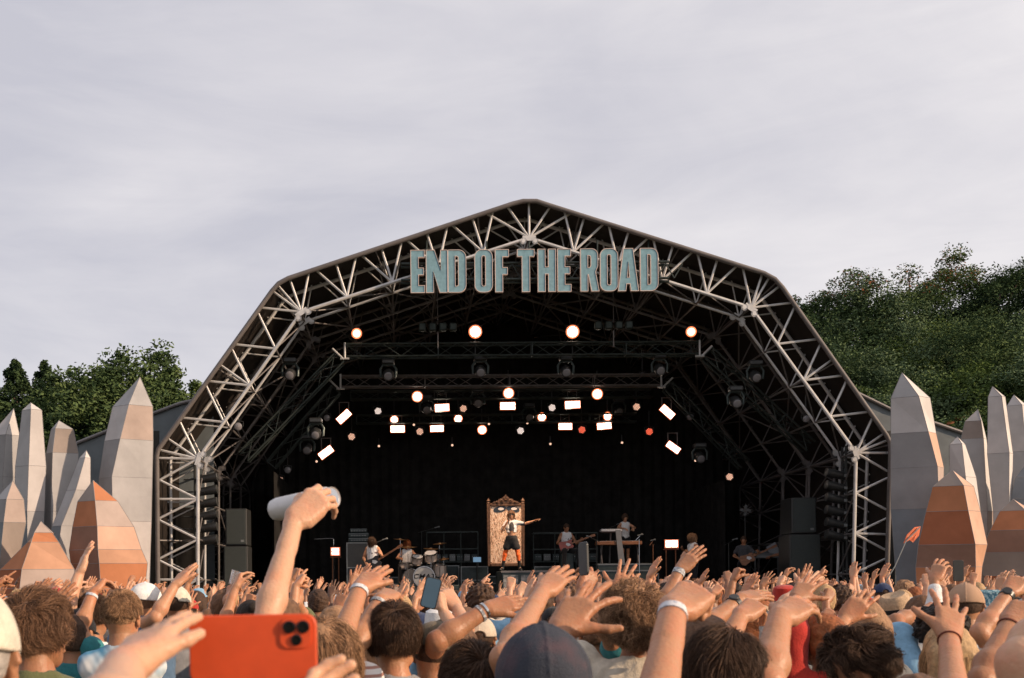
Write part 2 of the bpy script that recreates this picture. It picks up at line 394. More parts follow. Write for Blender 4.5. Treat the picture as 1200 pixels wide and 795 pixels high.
def person(label, loc, rz=0, S=1.0, w=1.0, q=1.0, skin=None, arms=(), head=(0, 0, 0), hoff=(0, .015, 1.635), hair=None, cap=None, top=None, bottom=None,
           shoes=None, h=.012, hh=.006, group=None, seed=0, legs=None, extras=(), th=1.0, low=True):
    skin = skin or MATS['skin_fair']; R = head_R(*head); c = np.array(hoff, float)*S
    T = lambda *v: np.array(v)*S
    g = Sdf(); torso(g, S, w*.97, q*.96)
    g.cone(T(0, -.012, 1.45), c+R @ T(0, -.018, -.05), .058*S*th, .054*S*th, k=.03*S)
    L = legs or [((.095, 0, .90), (.10, .02, .48), (.105, -.02, .085), (.115, .15, .03)), ((-.095, 0, .90), (-.10, .02, .48), (-.105, -.02, .085), (-.115, .15, .03))]
    for a, b, k_, ft in L:
        a, b, k_, ft = [np.array(v)*S for v in (a, b, k_, ft)]
        g.cone(a, b, .088*S*q, .055*S, k=.05*S); g.cone(b, k_, .054*S, .034*S, k=.03*S); m = b*.68+k_*.32+nrm(np.cross(b-k_, (1, 0, 0)))*-.015*S
        g.cone(b*.9+k_*.1, m*.6+k_*.4, .045*S, .045*S, k=.03*S); g.cone(k_, ft, .036*S, .028*S, k=.02*S)
    parts = []; fore = []
    for a in arms:
        Sh, E, Wr = arm_pts(a, S, w); ar = a.get('r', .93)*S; f = a.get('f', Wr-E)
        g.cone(Sh, E, .049*ar, .040*ar, k=.04*S); g.cone(Sh*.65+E*.35, Sh*.35+E*.65, .046*ar, .043*ar, k=.03)
        m = E*.55+Wr*.45; g.cone(E, m, .041*ar, .038*ar, k=.02)
        fg = Sdf(); fg.cone(E*.92+m*.08, E*.72+Wr*.28, .0405*ar, .0445*ar, k=.02); fg.cone(E*.72+Wr*.28, Wr, .0445*ar, .0255*ar, k=.02)
        nn = a.get('n', (0, -1, 0)); fg.cone(E*.25+Wr*.75, Wr, .029*ar, .0235*ar, k=.015); fg.cone(E*.85+Wr*.15, E*.4+Wr*.6, .012*ar, .012*ar, k=.03)
        add_hand(fg, Wr, f, nn, a['s'], a.get('pose', 'wave'), a.get('hs', 1.0)*S); fore.append(fg)
    VQ = [g.mesh(h)+(0,)]
    for fg in fore: VQ.append(fg.mesh(hh)+(0,))
    hg = Sdf(); hg.cone(c+R @ T(0, -.018, -.045)*1.0-T(0, 0, .035), c+R @ T(0, -.014, -.03), .0555*S*th, .056*S*th, k=.02); add_head(hg, c, R, S); VQ.append(hg.mesh(max(hh, .004))+(0,))
    body = quads('person', VQ, [skin], None, loc); body.rotation_euler = (0, 0, rz)
    tag(body, label, 'person', group)
    # --- clothes
    if top:
        s_ = Sdf(); o = top.get('o', .013); torso(s_, S, w, q, o); sl = top.get('sleeve', .55)
        if top.get('hem', None) is not None: s_.cone(T(0, 0, top['hem']+.06), T(0, 0, top['hem']), .15*S, .17*S, k=.05, flat=((0, 1, 0), 1.35)) if top.get('flare') else None
        for a in arms:
            Sh, E, Wr = arm_pts(a, S, w); ar = a.get('r', 1.0)*S; sv = a.get('sleeve', sl)
            if sv > 0: s_.cone(Sh, Sh+(E-Sh)*min(sv, 1), (.052+o)*ar, (.045+o*1.7)*ar, k=.03)
            if sv > 1: s_.cone(E, E+(Wr-E)*(sv-1), (.045+o)*ar, (.034+o)*ar, k=.02)
            elif 0 < sv < 1:
                e_ = Sh+(E-Sh)*sv; s_.cone(Sh+(E-Sh)*sv*.8, e_, (.047+o*1.9)*ar, (.048+o*1.9)*ar, k=.01)
        s_.cut(T(0, 0, top.get('hem', .88)), (0, 0, -1))
        if top.get('tank'):
            for sx in (-1, 1): s_.ell(T(sx*.205*w, 0, 1.43), np.array((.065, .15, .10))*S, sub=True)
        s_.ell(T(0, .02, 1.55), np.array((.082, .09, top.get('neck', .085)))*S, sub=True, k=.01)
        quads('shirt', [s_.mesh(h*.85, noise=[(.0035, 26, seed+1), (.002, 60, seed+2)])+(0,)], [top['m']], body)
    for bottom in ([bottom] if isinstance(bottom, dict) else bottom or []):
        b_ = Sdf(); o = bottom.get('o', .012); hem = bottom.get('hem', .10)
        b_.ell(T(0, -.005, .93), np.array((.165*q+o, .115*q+o, .13+o))*S, k=.06*S)
        for a, b, k_, ft in L:
            a, b, k_ = [np.array(v)*S for v in (a, b, k_)]
            if bottom.get('skirt'): b_.cone(a*np.array((.3, 1, 1))+T(0, 0, .05), a*np.array((.9, 1, 1))+(b-a)*.45, .125*S, .120*S, k=.08*S)
            else:
                b_.cone(a, b, (.090*q+o)*S, ((.056 if bottom.get('tight') else .060)+o)*S, k=.05*S)
                if hem < .45: b_.cone(b, k_, (.06+o)*S, ((.036 if bottom.get('tight') else .048)+o)*S, k=.03*S)
        b_.cut(T(0, 0, bottom.get('top', 1.02)), (0, 0, 1)); b_.cut(T(0, 0, hem), (0, 0, -1))
        quads('skirt' if bottom.get('skirt') else bottom.get('name', 'trousers') if hem < .45 else 'shorts', [b_.mesh(h*.9, noise=[(.003, 22, seed+5)])+(0,)], [bottom['m']], body)
    if shoes:
        k2 = Sdf()
        for a, b, k_, ft in L:
            k_, ft = np.array(k_)*S, np.array(ft)*S
            k2.cone(k_+T(0, 0, -.02), ft, .046*S, .038*S, k=.02)
            if shoes.get('boot'): k2.cone(k_+nrm(np.array(b)*S-k_)*.26*S, k_, .055*S, .045*S, k=.02)
        k2.cut((0, 0, .004), (0, 0, -1)) if legs is None else None
        quads('shoes', [k2.mesh(max(h*.8, .008))+(0,)], [shoes['m']], body)
    if hair and cap and hair['kind'] == 'short': hair = dict(hair, kind='crop')
    if hair: make_hair(body, c, R, S, hair, hh, seed)
    if cap: make_cap(body, c, R, S, cap, hh, seed)
    for e in extras:
        if e[0] == 'band':      # wrist band: arm index, thickness, radius, material, name
            _, i, wd, _z, mt, nm, off = e; Sh, E, Wr = arm_pts(arms[i], S, w); ar = arms[i].get('r', 1)*S; d = nrm(Wr-E); m = MB()
            cc = Wr-d*off; r0 = (.0265+off*.07)*ar+.003
            m.lathe(cc, d, [(-wd/2, r0-.002), (-wd/2, r0+.002), (wd/2, r0+.0016), (wd/2, r0-.002)], 20); b = m.build(nm, mt, body, smooth=True); b.location = (0, 0, 0)
        if e[0] == 'watch':
            _, i, mt, mt2, off = e; Sh, E, Wr = arm_pts(arms[i], S, w); ar = arms[i].get('r', 1)*S; d = nrm(Wr-E); n_ = nrm(np.array(arms[i].get('n', (0, -1, 0)))); n_ = nrm(n_-d*np.dot(n_, d)); cc = Wr-d*off; r0 = (.0265+off*.07)*ar+.003
            m = MB(); m.lathe(cc, d, [(-.011, r0-.002), (-.011, r0+.002), (.011, r0+.002), (.011, r0-.002)], 20); b = m.build('watch_strap', mt, body, smooth=True); b.location = (0, 0, 0)
            m = MB(); m.lathe(cc+n_*r0*.9, n_, [(0, .019), (.006, .020), (.009, .017)], 20); b2 = m.build('watch_face', mt2, b, smooth=True); b2.location = (0, 0, 0)
    return body

def strands(c, R, S, n=4000, length=.09, lift=.18, width=.0028, seed=0, curl=0.0, whorl=(.01, -.055, .08), grav=.35, mess=.5, K=7, low=-.45, fringe=.35, fwd=0.0, er=(.078, .096, .094)):
    rs = np.random.RandomState(seed); u = rs.normal(size=(n*3, 3)); u /= np.linalg.norm(u, axis=1)[:, None]
    keep = ~((u[:, 1] > fringe) & (u[:, 2] < .42)) & (u[:, 2] > low) & ~((np.abs(u[:, 0]) > .66) & (u[:, 1] > -.34) & (u[:, 2] < .06))
    u = u[keep][:n]; n = len(u); er = np.array(er); ce = np.array((0, -.012, .022)); wh = nrm(np.array(whorl)/er)
    kx = rs.normal(size=(6, 3))*5.5; ph = rs.rand(6)*6.28; kv = rs.normal(size=(6, 3))
    def flow(p):
        o = np.zeros_like(p)
        for i in range(6): o += np.sin(p @ kx[i]+ph[i])[:, None]*kv[i]
        return o*.45
    ln = length*(.6+.8*rs.rand(n))*np.clip(.30+.75*(u[:, 2]+.45)/.75, .3, 1); p = u*er*1.0; P_ = [p]; d = None; rad = np.ones(n)
    jit = rs.normal(size=(n, 3))*.22*mess; li = lift*(.5+rs.rand(n))*np.where(rs.rand(n) < .03, 1.3, 1)
    for k in range(1, K):
        uu = p/er; uu /= np.linalg.norm(uu, axis=1)[:, None]
        t = uu-wh; t -= uu*np.sum(t*uu, 1)[:, None]; t /= np.linalg.norm(t, axis=1)[:, None]+.15
        t = t+flow(uu)*mess+jit+np.array((0, fwd, -grav)); nr = uu/er; nr /= np.linalg.norm(nr, axis=1)[:, None]
        t -= nr*np.sum(t*nr, 1)[:, None]*.85; t /= np.linalg.norm(t, axis=1)[:, None]+1e-6
        d = t if d is None else .5*d+.5*t; p = p+d*(ln/(K-1))[:, None]
        fr = k/(K-1); rr = np.linalg.norm(p/er, axis=1); tgt = 1+li*math.sin(fr*1.9)
        low_ = p[:, 2] < -.03
        sc = np.where(low_, np.maximum(tgt/rr, 1.0), tgt/rr); p = p*sc[:, None]
        P_.append(p)
    P_ = np.stack(P_, 1)      # n,K,3
    if curl:
        a = rs.rand(n)*6.28; tt = np.linspace(0, 1, K); 
        nr = P_[:, 0]/np.linalg.norm(P_[:, 0], axis=1)[:, None]; e1 = np.cross(nr, (.3, .9, .2)); e1 /= np.linalg.norm(e1, axis=1)[:, None]; e2 = np.cross(nr, e1)
        fq = 11+6*rs.rand(n)
        ang = a[:, None]+fq[:, None]*tt[None]
        P_ = P_+curl*(np.cos(ang)[..., None]*e1[:, None]+np.sin(ang)[..., None]*e2[:, None])*(tt[None, :, None]**.5)
    P_ = (P_+ce)*S @ R.T+c
    T_ = np.gradient(P_, axis=1); T_ /= np.linalg.norm(T_, axis=2)[..., None]+1e-9
    nr = P_-c; nr /= np.linalg.norm(nr, axis=2)[..., None]; B = np.cross(T_, nr); B /= np.linalg.norm(B, axis=2)[..., None]+1e-9
    wv = (width*np.array([1-.85*(i/(K-1))**1.6 for i in range(K)]))[None, :, None]*(.6+.8*rs.rand(n))[:, None, None]
    a, b, cc = P_-B*wv/2, P_+B*wv/2, P_+np.cross(B, T_)*wv*.35*0+nr*wv*.45
    V = np.stack([a, b, cc], 2).reshape(-1, 3)
    base = (np.arange(n)*K*3)[:, None]+(np.arange(K-1)*3)[None]; base = base.reshape(-1)
    Q = np.concatenate([np.stack([base+i, base+(i+1) % 3, base+3+(i+1) % 3, base+3+i], 1) for i in (1, 2, 0)])
    mi = np.tile(np.repeat(rs.randint(0, 3, n), K-1), 3)
    return V, Q, mi

def make_hair(body, c, R, S, hs, hh, seed):
    """hs: dict(kind, m=[base, light, dark], ...)"""
    k = hs['kind']; g = Sdf(); mts = hs['m']; hz = max(hh, .005)
    e = lambda o, r, **kk: g.ell(H_(c, R, o, S), np.array(r)*S, R, **kk)
    pad = {'short': .008, 'crop': .003, 'curly': .038, 'strand': .002, 'afro': .055, 'longcurly': .030}.get(k, .011)
    e((0, -.012, .024), (.078+pad, .095+pad, .092+pad), k=.02)
    if k in ('short', 'long', 'bun', 'pony', 'bob'): e((0, -.05, -.035), (.066+pad*.5, .05+pad*.5, .05), k=.03)
    if k in ('long', 'longcurly'):
        for x in (-.055, .055, 0): g.cone(H_(c, R, (x, -.06, -.01), S), H_(c, R, (x*1.3, -.075, -.10), S)+np.array((0, 0, -.13))*S, .05*S, .034*S, k=.035)
    if k == 'bob':
        for x in (-.06, .06, 0): g.cone(H_(c, R, (x, -.045, -.02), S), H_(c, R, (x*1.15, -.05, -.12), S), .042*S, .04*S, k=.03)
    if k == 'bun': e((0, -.085, .085), (.042, .042, .04), k=.01)
    if k == 'pony':
        g.cone(H_(c, R, (0, -.10, .03), S), H_(c, R, (0, -.15, -.03), S), .026*S, .034*S, k=.01); g.cone(H_(c, R, (0, -.15, -.03), S), H_(c, R, (0, -.145, -.16), S), .034*S, .014*S, k=.01)
    # clear the face, the ears
    e((0, .125, -.035), (.085+pad*.3, .105, .085), sub=True, k=.01)
    if k in ('short', 'crop', 'strand'):
        for sx in (-1, 1): e((sx*.095, .02, -.045), (.035, .05, .062), sub=True, k=.01)
    g.cut(H_(c, R, (0, 0, -.075 if k in ('short', 'crop', 'strand') else -.45 if k in ('long', 'longcurly') else -.16), S), R @ np.array((0, -.15, -1)))
    ns = {'longcurly': [(.011, 55, seed), (.007, 130, seed+3)], 'curly': [(.010, 70, seed), (.006, 140, seed+3)], 'afro': [(.010, 60, seed), (.006, 140, seed+3)]}.get(k, [(.0025, 60, seed), (.0016, 150, seed+3)])
    if k == 'crop': ns = None
    if hs.get('noise'): ns = [(.008, 45, seed), (.006, 110, seed+3)]
    V, Q = g.mesh(hz, noise=ns); VQ = [(V, Q, np.zeros(len(Q), int))]
    for st in hs.get('strands', ()):
        V2, Q2, mi = strands(c, R, S, seed=seed+9, **st); VQ.append((V2, Q2, mi))
    VV, FF, MM, b = [], [], [], 0
    for v, q, m in VQ: VV.append(v); FF.append(q+b); MM.append(m); b += len(v)
    FF = np.concatenate(FF); me = npmesh('hair', np.concatenate(VV), FF.ravel(), np.full(len(FF), 4), mts if len(mts) > 1 else mts*3, np.concatenate(MM), True)
    return link('hair', me, body)

def make_cap(body, c, R, S, cp, hh, seed):
    k = cp['kind']; g = Sdf(); h = max(hh*.8, .0032); tilt = cp.get('tilt', 0)
    R2 = R @ np.array(Matrix.Rotation(math.radians(tilt), 3, 'X')); e = lambda o, r, **kk: g.ell(H_(c, R2, o, S), np.array(r)*S, R2, **kk)
    l = lambda a, b, r, kk=.004, **z: g.cone(H_(c, R2, a, S), H_(c, R2, b, S), r*S, k=kk, **z)
    if k in ('cap', 'back', 'bandana'):
        cr_ = np.array((.092, .110, .103)); ce = np.array((0, -.012, .018))
        e(ce, cr_, k=.004)
        if k != 'bandana' and h < .0065:
            for i in range(3):
                a = PI*i/3+.5
                pts = [ce+cr_*np.array((math.cos(a)*math.cos(t), math.sin(a)*math.cos(t), math.sin(t)))*1.002 for t in np.linspace(.05, PI-.05, 15)]
                for p, q in zip(pts[:-1], pts[1:]): l(p, q, .0022, .003)
        if k != 'bandana': e(ce+np.array((0, 0, .104)), (.009, .009, .006), k=.003)
        sg = 1 if k == 'cap' else -1
        g.cut(H_(c, R2, (0, 0, .012), S), R2 @ np.array((0, -.10*sg, -1)))
        g2 = None
        if k != 'bandana':
            if k == 'back':     # opening above the strap, seen on the forehead side
                e((0, .10, .035), (.035, .05, .026), sub=True, k=.01)
            elif cp.get('hole', True): e((0, -.125, .026), (.033, .045, .026), sub=True, k=.01)
        V, Q = g.mesh(h, noise=[(.0012, 40, seed)]); o = quads('cap' if k != 'bandana' else 'bandana', [(V, Q, 0)], [cp['m']], body)
        if k != 'bandana':
            m = MB(); pts = []
            n = 17
            for j, (rad, z) in enumerate(((.0, .0), (.35, .001), (.7, -.003), (1.0, -.008))):
                for i in range(n):
                    a = PI*(i/(n-1)); x = .083*math.cos(a)*(1-.1*rad); y = .062+.035*math.sin(a)*1.0+rad*.068*math.sin(a)**.8
                    pts.append((x, y*sg-(.012 if sg > 0 else -.0), .016+z-(x/.083)**2*.014+.004))
            for dz in (0, -.0035):
                b = len(m.v); m.v += [tuple(H_(c, R2, (p[0], p[1], p[2]+dz), S)) for p in pts]
                m.f += [(b+r*n+i, b+r*n+i+1, b+(r+1)*n+i+1, b+(r+1)*n+i) for r in range(3) for i in range(n-1)]; m.m += [0]*(3*(n-1))
            nn = len(pts); m.f += [(3*n+i, 3*n+i+1, nn+3*n+i+1, nn+3*n+i) for i in range(n-1)]; m.m += [0]*(n-1)
            b = m.build('brim', cp.get('m2', cp['m']), o, smooth=True); b.location = (0, 0, 0)
    else:
        br = {'bucket': (.155, -.035), 'straw': (.205, .0)}[k]; m = MB(); N_ = 40
        if k == 'straw': prof = [(-.0, .215), (.004, .19), (.006, .13), (.012, .098), (.05, .095), (.095, .088), (.112, .07), (.10, .03), (.098, .0)]
        else: prof = [(-.035, .145), (-.01, .12), (.012, .10), (.05, .096), (.085, .088), (.10, .06), (.103, 0)]
        prof2 = [(z-.003, max(r-.003, 0)) for z, r in prof][::-1]
        m.lathe(H_(c, R2, (0, -.012, .03), S), R2 @ np.array((0, 0, 1.)), [(z*S, r*S) for z, r in prof+prof2], N_, close=False)
        V = np.array(m.v); rs = np.random.RandomState(seed); V += .002*np.sin(V @ rs.normal(size=(3, 3))*30); m.v = [tuple(v) for v in V]
        o = m.build('hat', cp['m'], body, smooth=True); o.location = (0, 0, 0)
        if k == 'straw':
            m = MB(); m.lathe(H_(c, R2, (0, -.012, .043), S), R2 @ np.array((0, 0, 1.)), [(0, .094*S), (0, .099*S), (.026*S, .0975*S), (.026*S, .09*S)], N_, close=False)
            b = m.build('hat_band', MATS['cloth_black'], o, smooth=True); b.location = (0, 0, 0)
    return o
# ------------------------------------------------------------------ the materials
def skinmat(name, c, sss=.12): return mat(name, c, rough=.44, var=.10, vs_=14, bump=.22, bs=110, sss=sss, spec=.35, col2=(min(c[0]*1.12, 1), c[1]*.86, c[2]*.80), var_lo=.45, var_hi=.8)
SK = [skinmat('skin_fair', (.50, .262, .150)), skinmat('skin_tan', (.36, .172, .090)), skinmat('skin_warm', (.43, .212, .115)), skinmat('skin_pale', (.56, .325, .205)), skinmat('skin_brown', (.27, .145, .09)), skinmat('skin_dark', (.12, .065, .04))]
def cloth(name, c, var=.12, **k): return mat('cloth_'+name, c, rough=.9, var=var, vs_=k.pop('vs_', 30), bump=.35, bs=k.pop('bs', 160), sheen=.15, spec=.15, **k)
CL = {n: cloth(n.replace(' ', '_'), c) for n, c in {
 'black': (.018, .018, .02), 'white': (.72, .71, .69), 'cream': (.62, .55, .44), 'navy blue': (.03, .045, .10), 'sky blue': (.22, .40, .56), 'denim blue': (.10, .17, .27),
 'red': (.42, .035, .025), 'rust orange': (.48, .14, .04), 'mustard yellow': (.50, .31, .06), 'olive green': (.12, .13, .06), 'forest green': (.03, .10, .06), 'teal': (.04, .20, .22),
 'pink': (.60, .28, .30), 'grey': (.26, .26, .27), 'charcoal': (.07, .07, .075), 'lilac': (.40, .32, .50), 'brown': (.15, .085, .05), 'maroon': (.16, .03, .045)}.items()}
def hairset(nm, c): return [mat('hair_'+nm, c, rough=.6, var=.25, vs_=50, bump=.5, bs=120, spec=.22), mat('hair_%s_light' % nm, [min(x*1.55, 1) for x in c], rough=.5, var=.2, vs_=50, spec=.25), mat('hair_%s_dark' % nm, [x*.62 for x in c], rough=.6, var=.2, vs_=50, spec=.2)]
HR = {'dark brown': hairset('dark_brown', (.065, .036, .022)), 'black': hairset('black', (.024, .017, .013)), 'brown': hairset('brown', (.15, .08, .045)), 'blond': hairset('blond', (.42, .27, .14)),
      'ginger': hairset('ginger', (.26, .085, .03)), 'grey': hairset('grey', (.36, .33, .30)), 'light brown': hairset('light_brown', (.29, .165, .09))}
METAL = mat('galvanised_metal', (.58, .57, .56), rough=.45, metal=.25, var=.12, vs_=3, bump=.05)
METAL_DULL = mat('dull_shaded_metal', (.17, .155, .15), rough=.5, metal=.3, var=.15, vs_=3)  # dull metal; its dark tone also stands for shade on inner arches
BLACKMETAL = mat('black_painted_metal', (.022, .024, .023), rough=.55, var=.2, vs_=8)
GREENMETAL = mat('dark_truss_metal', (.05, .062, .058), rough=.45, metal=.6, var=.2, vs_=4)
BLACKCLOTH = mat('black_drape_cloth', (.020, .019, .018), rough=1, var=.25, vs_=3, bump=.3, bs=5, spec=.05)
PLASTIC = mat('black_plastic', (.030, .031, .031), rough=.35, var=.15, vs_=20)
WHITEP = mat('white_plastic', (.62, .62, .62), rough=.35, var=.05)
GREYP = mat('grey_plastic', (.16, .17, .17), rough=.5, var=.1)
CHROME = mat('chrome', (.6, .6, .6), rough=.18, metal=1, var=.05)
WOOD = mat('wood', (.24, .10, .045), rough=.5, var=.3, vs_=4, stretch=(1, 1, 8))
GOLDW = mat('gilded_wood', (.14, .075, .045), rough=.5, metal=.2, var=.35, vs_=14, bump=.4, bs=30)
# ------------------------------------------------------------------ ground and hill
def gmesh():
    n = 90; xs = np.concatenate([-np.geomspace(900, 2, 45), np.geomspace(2, 900, 45)]); ys = np.concatenate([-np.geomspace(300, 4, 20), np.linspace(0, 60, 25), np.geomspace(62, 1500, 45)])
    X, Y = np.meshgrid(xs, ys, indexing='ij')
    hill = 15*np.clip((Y-52)/60, 0, 1)**1.2*np.clip((X-8)/60, 0, 1)**.9+2.2*np.clip((Y-70)/200, 0, 1)
    Z = hill+np.where(Y > 45, .25*np.sin(X*.09)*np.cos(Y*.07), 0)
    V = np.stack([X, Y, Z], -1).reshape(-1, 3); a, b = X.shape
    i = (np.arange(a-1)[:, None]*b+np.arange(b-1)[None]).ravel()
    Q = np.stack([i, i+b, i+b+1, i+1], 1); return V, Q
V, Q = gmesh()
GRASS = mat('trodden_grass', (.055, .075, .025), rough=.95, var=.3, vs_=1.2, col2=(.12, .10, .05), bump=.6, bs=30, spec=.1)
gr = quads('ground', [(V, Q, 0)], [GRASS]); tag(gr, kind='structure')

# ------------------------------------------------------------------ the stage roof: five arches of lattice truss
D0 = 28.6
def A0(px, py, d=D0): p = at(px, py, d); return Vector((p.x, 0, p.z))
OUT = [(187, 775), (185, 535), (187, 527), (193, 519), (319, 343), (327, 334), (338, 328), (600, 241), (612, 238), (628, 238), (640, 242), (893, 322), (906, 329), (915, 339), (1036, 511), (1040, 519), (1041, 528), (1034, 775)]
INN = [(232, 775), (232, 538), (353, 366), (620, 279), (880, 361), (1003, 531), (998, 775)]
outer = [A0(*p) for p in OUT]; inner = [A0(*p) for p in INN]
for L_ in (outer, inner): L_[0].z = 0.0; L_[-1].z = 0.0
def along(poly, a, n):      # split the segment a..a+1 in n
    return [poly[a].lerp(poly[a+1], i/n) for i in range(1, n)]
def ray_outer(p, d):
    best = None
    for i in range(len(outer)-1):
        a, b = outer[i], outer[i+1]; e = b-a; den = d.x*e.z-d.z*e.x
        if abs(den) < 1e-9: continue
        t = ((a.x-p.x)*e.z-(a.z-p.z)*e.x)/den; s_ = ((a.x-p.x)*d.z-(a.z-p.z)*d.x)/den
        if t > 0 and -.001 <= s_ <= 1.001 and (best is None or t < best): best = t
    return p+d*best if best else None
members = []
segs = [(0, 5), (1, 4), (2, 5), (3, 5), (4, 4), (5, 5)]
for s_, n in segs:
    a, b = inner[s_], inner[s_+1]; e = (b-a); L1 = e.length; e.normalize(); nrm_ = Vector((-e.z, 0, e.x)); pitch = L1/n; th = .95
    for i in range(1, n):
        p = a+e*pitch*i
        for k in (-.46, 0.0, .46):
            q = ray_outer(p, (nrm_*th+e*pitch*k).normalized())
            if q and (k != 0 or i % 2 == 0 or s_ in (2, 3)): members.append((p, q))
for i in range(1, 6):         # fans at the corners
    p = inner[i]; a = (inner[i]-inner[i-1]).normalized(); b = (inner[i+1]-inner[i]).normalized()
    na, nb = Vector((-a.z, 0, a.x)), Vector((-b.z, 0, b.x))
    dirs = [na-a*.55, na+a*.02, (na+nb)*.5 + (na-nb)*.12, nb-b*.02, nb+b*.55]
    if i == 3: dirs = [na-a*.9, na-a*.3, (na+nb)*.5, nb+b*.3, nb+b*.9]
    for d in dirs:
        q = ray_outer(p, d.normalized())
        if q and (q-p).length < 2.4: members.append((p, q))
stage = empty('concert_stage', (at(618, 690, D0).x, D0, 0), 'big peaked black canopy stage with pale lattice truss arch front', 'stage')
SO = stage.location
def grow_(pl, d):
    o = []
    for i, p in enumerate(pl):
        a = (pl[i]-pl[i-1]) if i else (pl[1]-pl[0]); b = (pl[i+1]-pl[i]) if i < len(pl)-1 else a
        t = (a.normalized()+b.normalized()).normalized(); o.append(p+Vector((-t.z, 0, t.x))*d)
    return o
AY = [0, 1.02, 3.25, 5.4, 7.6, 9.8]
def off(p, y): return Vector((p.x, D0+y, p.z))
for k, y in enumerate(AY):
    mm_ = METAL if k < 2 else METAL_DULL  # inner arches take the darker metal in place of roof shade
    m = MB(SO)
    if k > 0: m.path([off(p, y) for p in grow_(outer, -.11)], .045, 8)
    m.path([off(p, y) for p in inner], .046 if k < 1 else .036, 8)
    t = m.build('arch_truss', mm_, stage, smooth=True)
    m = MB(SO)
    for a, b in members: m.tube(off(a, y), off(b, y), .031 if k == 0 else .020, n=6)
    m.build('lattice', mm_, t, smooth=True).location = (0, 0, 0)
    if k in (0, 1, 2, 3):
        for i in (1, 2, 3, 4, 5):          # node plates at the bends
            m = MB(SO)
            p = off(inner[i], y-.05); e = (inner[i+1]-inner[i-1]).normalized(); nn = Vector((-e.z, 0, e.x))
            for sg in (-1, 1):
                c = p+e*sg*.15-nn*.09; m.lathe(c, (0, 1, 0), [(0, .085), (.03, .085), (.03, .035), (0, .035)], 14, close=False)
                m.lathe(c, (0, 1, 0), [(0, .05), (.03, .05)], 14)
            m.box(p-nn*.02+Vector((0, .02, 0)), (.34, .025, .12), Matrix.Rotation(-math.atan2(e.z, e.x), 3, 'Y'))
            m.build('node_plate', mm_, t).location = (0, 0, 0)
# long members running back through the arches, with diagonal braces
m = MB(SO); mid = []
for s_, n in segs:
    for i in range(0 if s_ else 1, n): mid.append(inner[s_].lerp(inner[s_+1], i/n))
for p in mid:
    m.tube(off(p, 0), off(p, 9.8), .026, n=6)
for i, p in enumerate(mid):
    if i % 2 == 0 and i+1 < len(mid):
        q = mid[i+1]
        for k in range(1, 5):
            a, b = (p, q) if k % 2 else (q, p); m.tube(off(a, AY[k]), off(b, AY[k+1]), .022, n=6)
for i in range(2, len(mid)-2, 2):
    q = ray_outer(mid[i], (mid[i]-Vector((SO.x, 0, 3.2))).normalized())
    if q:
        for k in range(0, 5): m.tube(off(mid[i], AY[k]), off(q, AY[k+1]), .02, n=6); m.tube(off(q, AY[k]), off(mid[i], AY[k+1]), .02, n=6)
m.build('purlins', METAL_DULL, stage, smooth=True)
m = MB(SO)      # zig-zag between the two front frames
for i in range(len(mid)-1):
    m.tube(off(mid[i], 0), off(mid[i+1], 1.02), .02, n=6)
m.build('cross_bracing', METAL_DULL, stage, smooth=True)
# roof cloth on the outside of the arches and its edge roll
def grow(pl, d):
    o = []
    for i, p in enumerate(pl):
        a = (pl[i]-pl[i-1]) if i else (pl[1]-pl[0]); b = (pl[i+1]-pl[i]) if i < len(pl)-1 else a
        t = (a.normalized()+b.normalized()).normalized(); o.append(p+Vector((-t.z, 0, t.x))*d)
    return o
SKIN = mat('roof_cloth', (.022, .017, .014), rough=.75, var=.4, vs_=1.6, col2=(.045, .024, .014), var_lo=.60, var_hi=.85, bump=.8, bs=3, spec=.2)
EDGE = mat('roof_edge_roll', (.13, .115, .11), rough=.6, var=.15, vs_=2)
o1, o2 = grow(outer, .0), grow(outer, .045)
m = MB(SO); n = len(o1); ys = np.linspace(-.12, 10.4, 12); vs_ = []; bl = [0]
for j, y in enumerate(ys):
    sag = .035*math.sin(PI*((y+.12) % 2.2)/2.2)
    q1 = grow(outer, .0-(sag if 0 < j < 11 else 0)); vs_ += [off(p, y) for p in q1]
for y in ys: vs_ += [off(p, y) for p in o2]
fs = []
for j in range(11):
    for i in range(n-1):
        fs.append((j*n+i, j*n+i+1, (j+1)*n+i+1, (j+1)*n+i)); b = 12*n; fs.append((b+j*n+i, b+(j+1)*n+i, b+(j+1)*n+i+1, b+j*n+i+1))
for i in range(n-1): fs.append((i, 12*n+i, 12*n+i+1, i+1)); fs.append((11*n+i, 11*n+i+1, 23*n+i+1, 23*n+i))
m.add(vs_, fs); m.build('roof_cloth', SKIN, stage, smooth=True)
m = MB(SO); m.path([off(p, -.16) for p in grow(outer, -.01)], .058, 10); m.build('edge_roll', EDGE, stage, smooth=True)
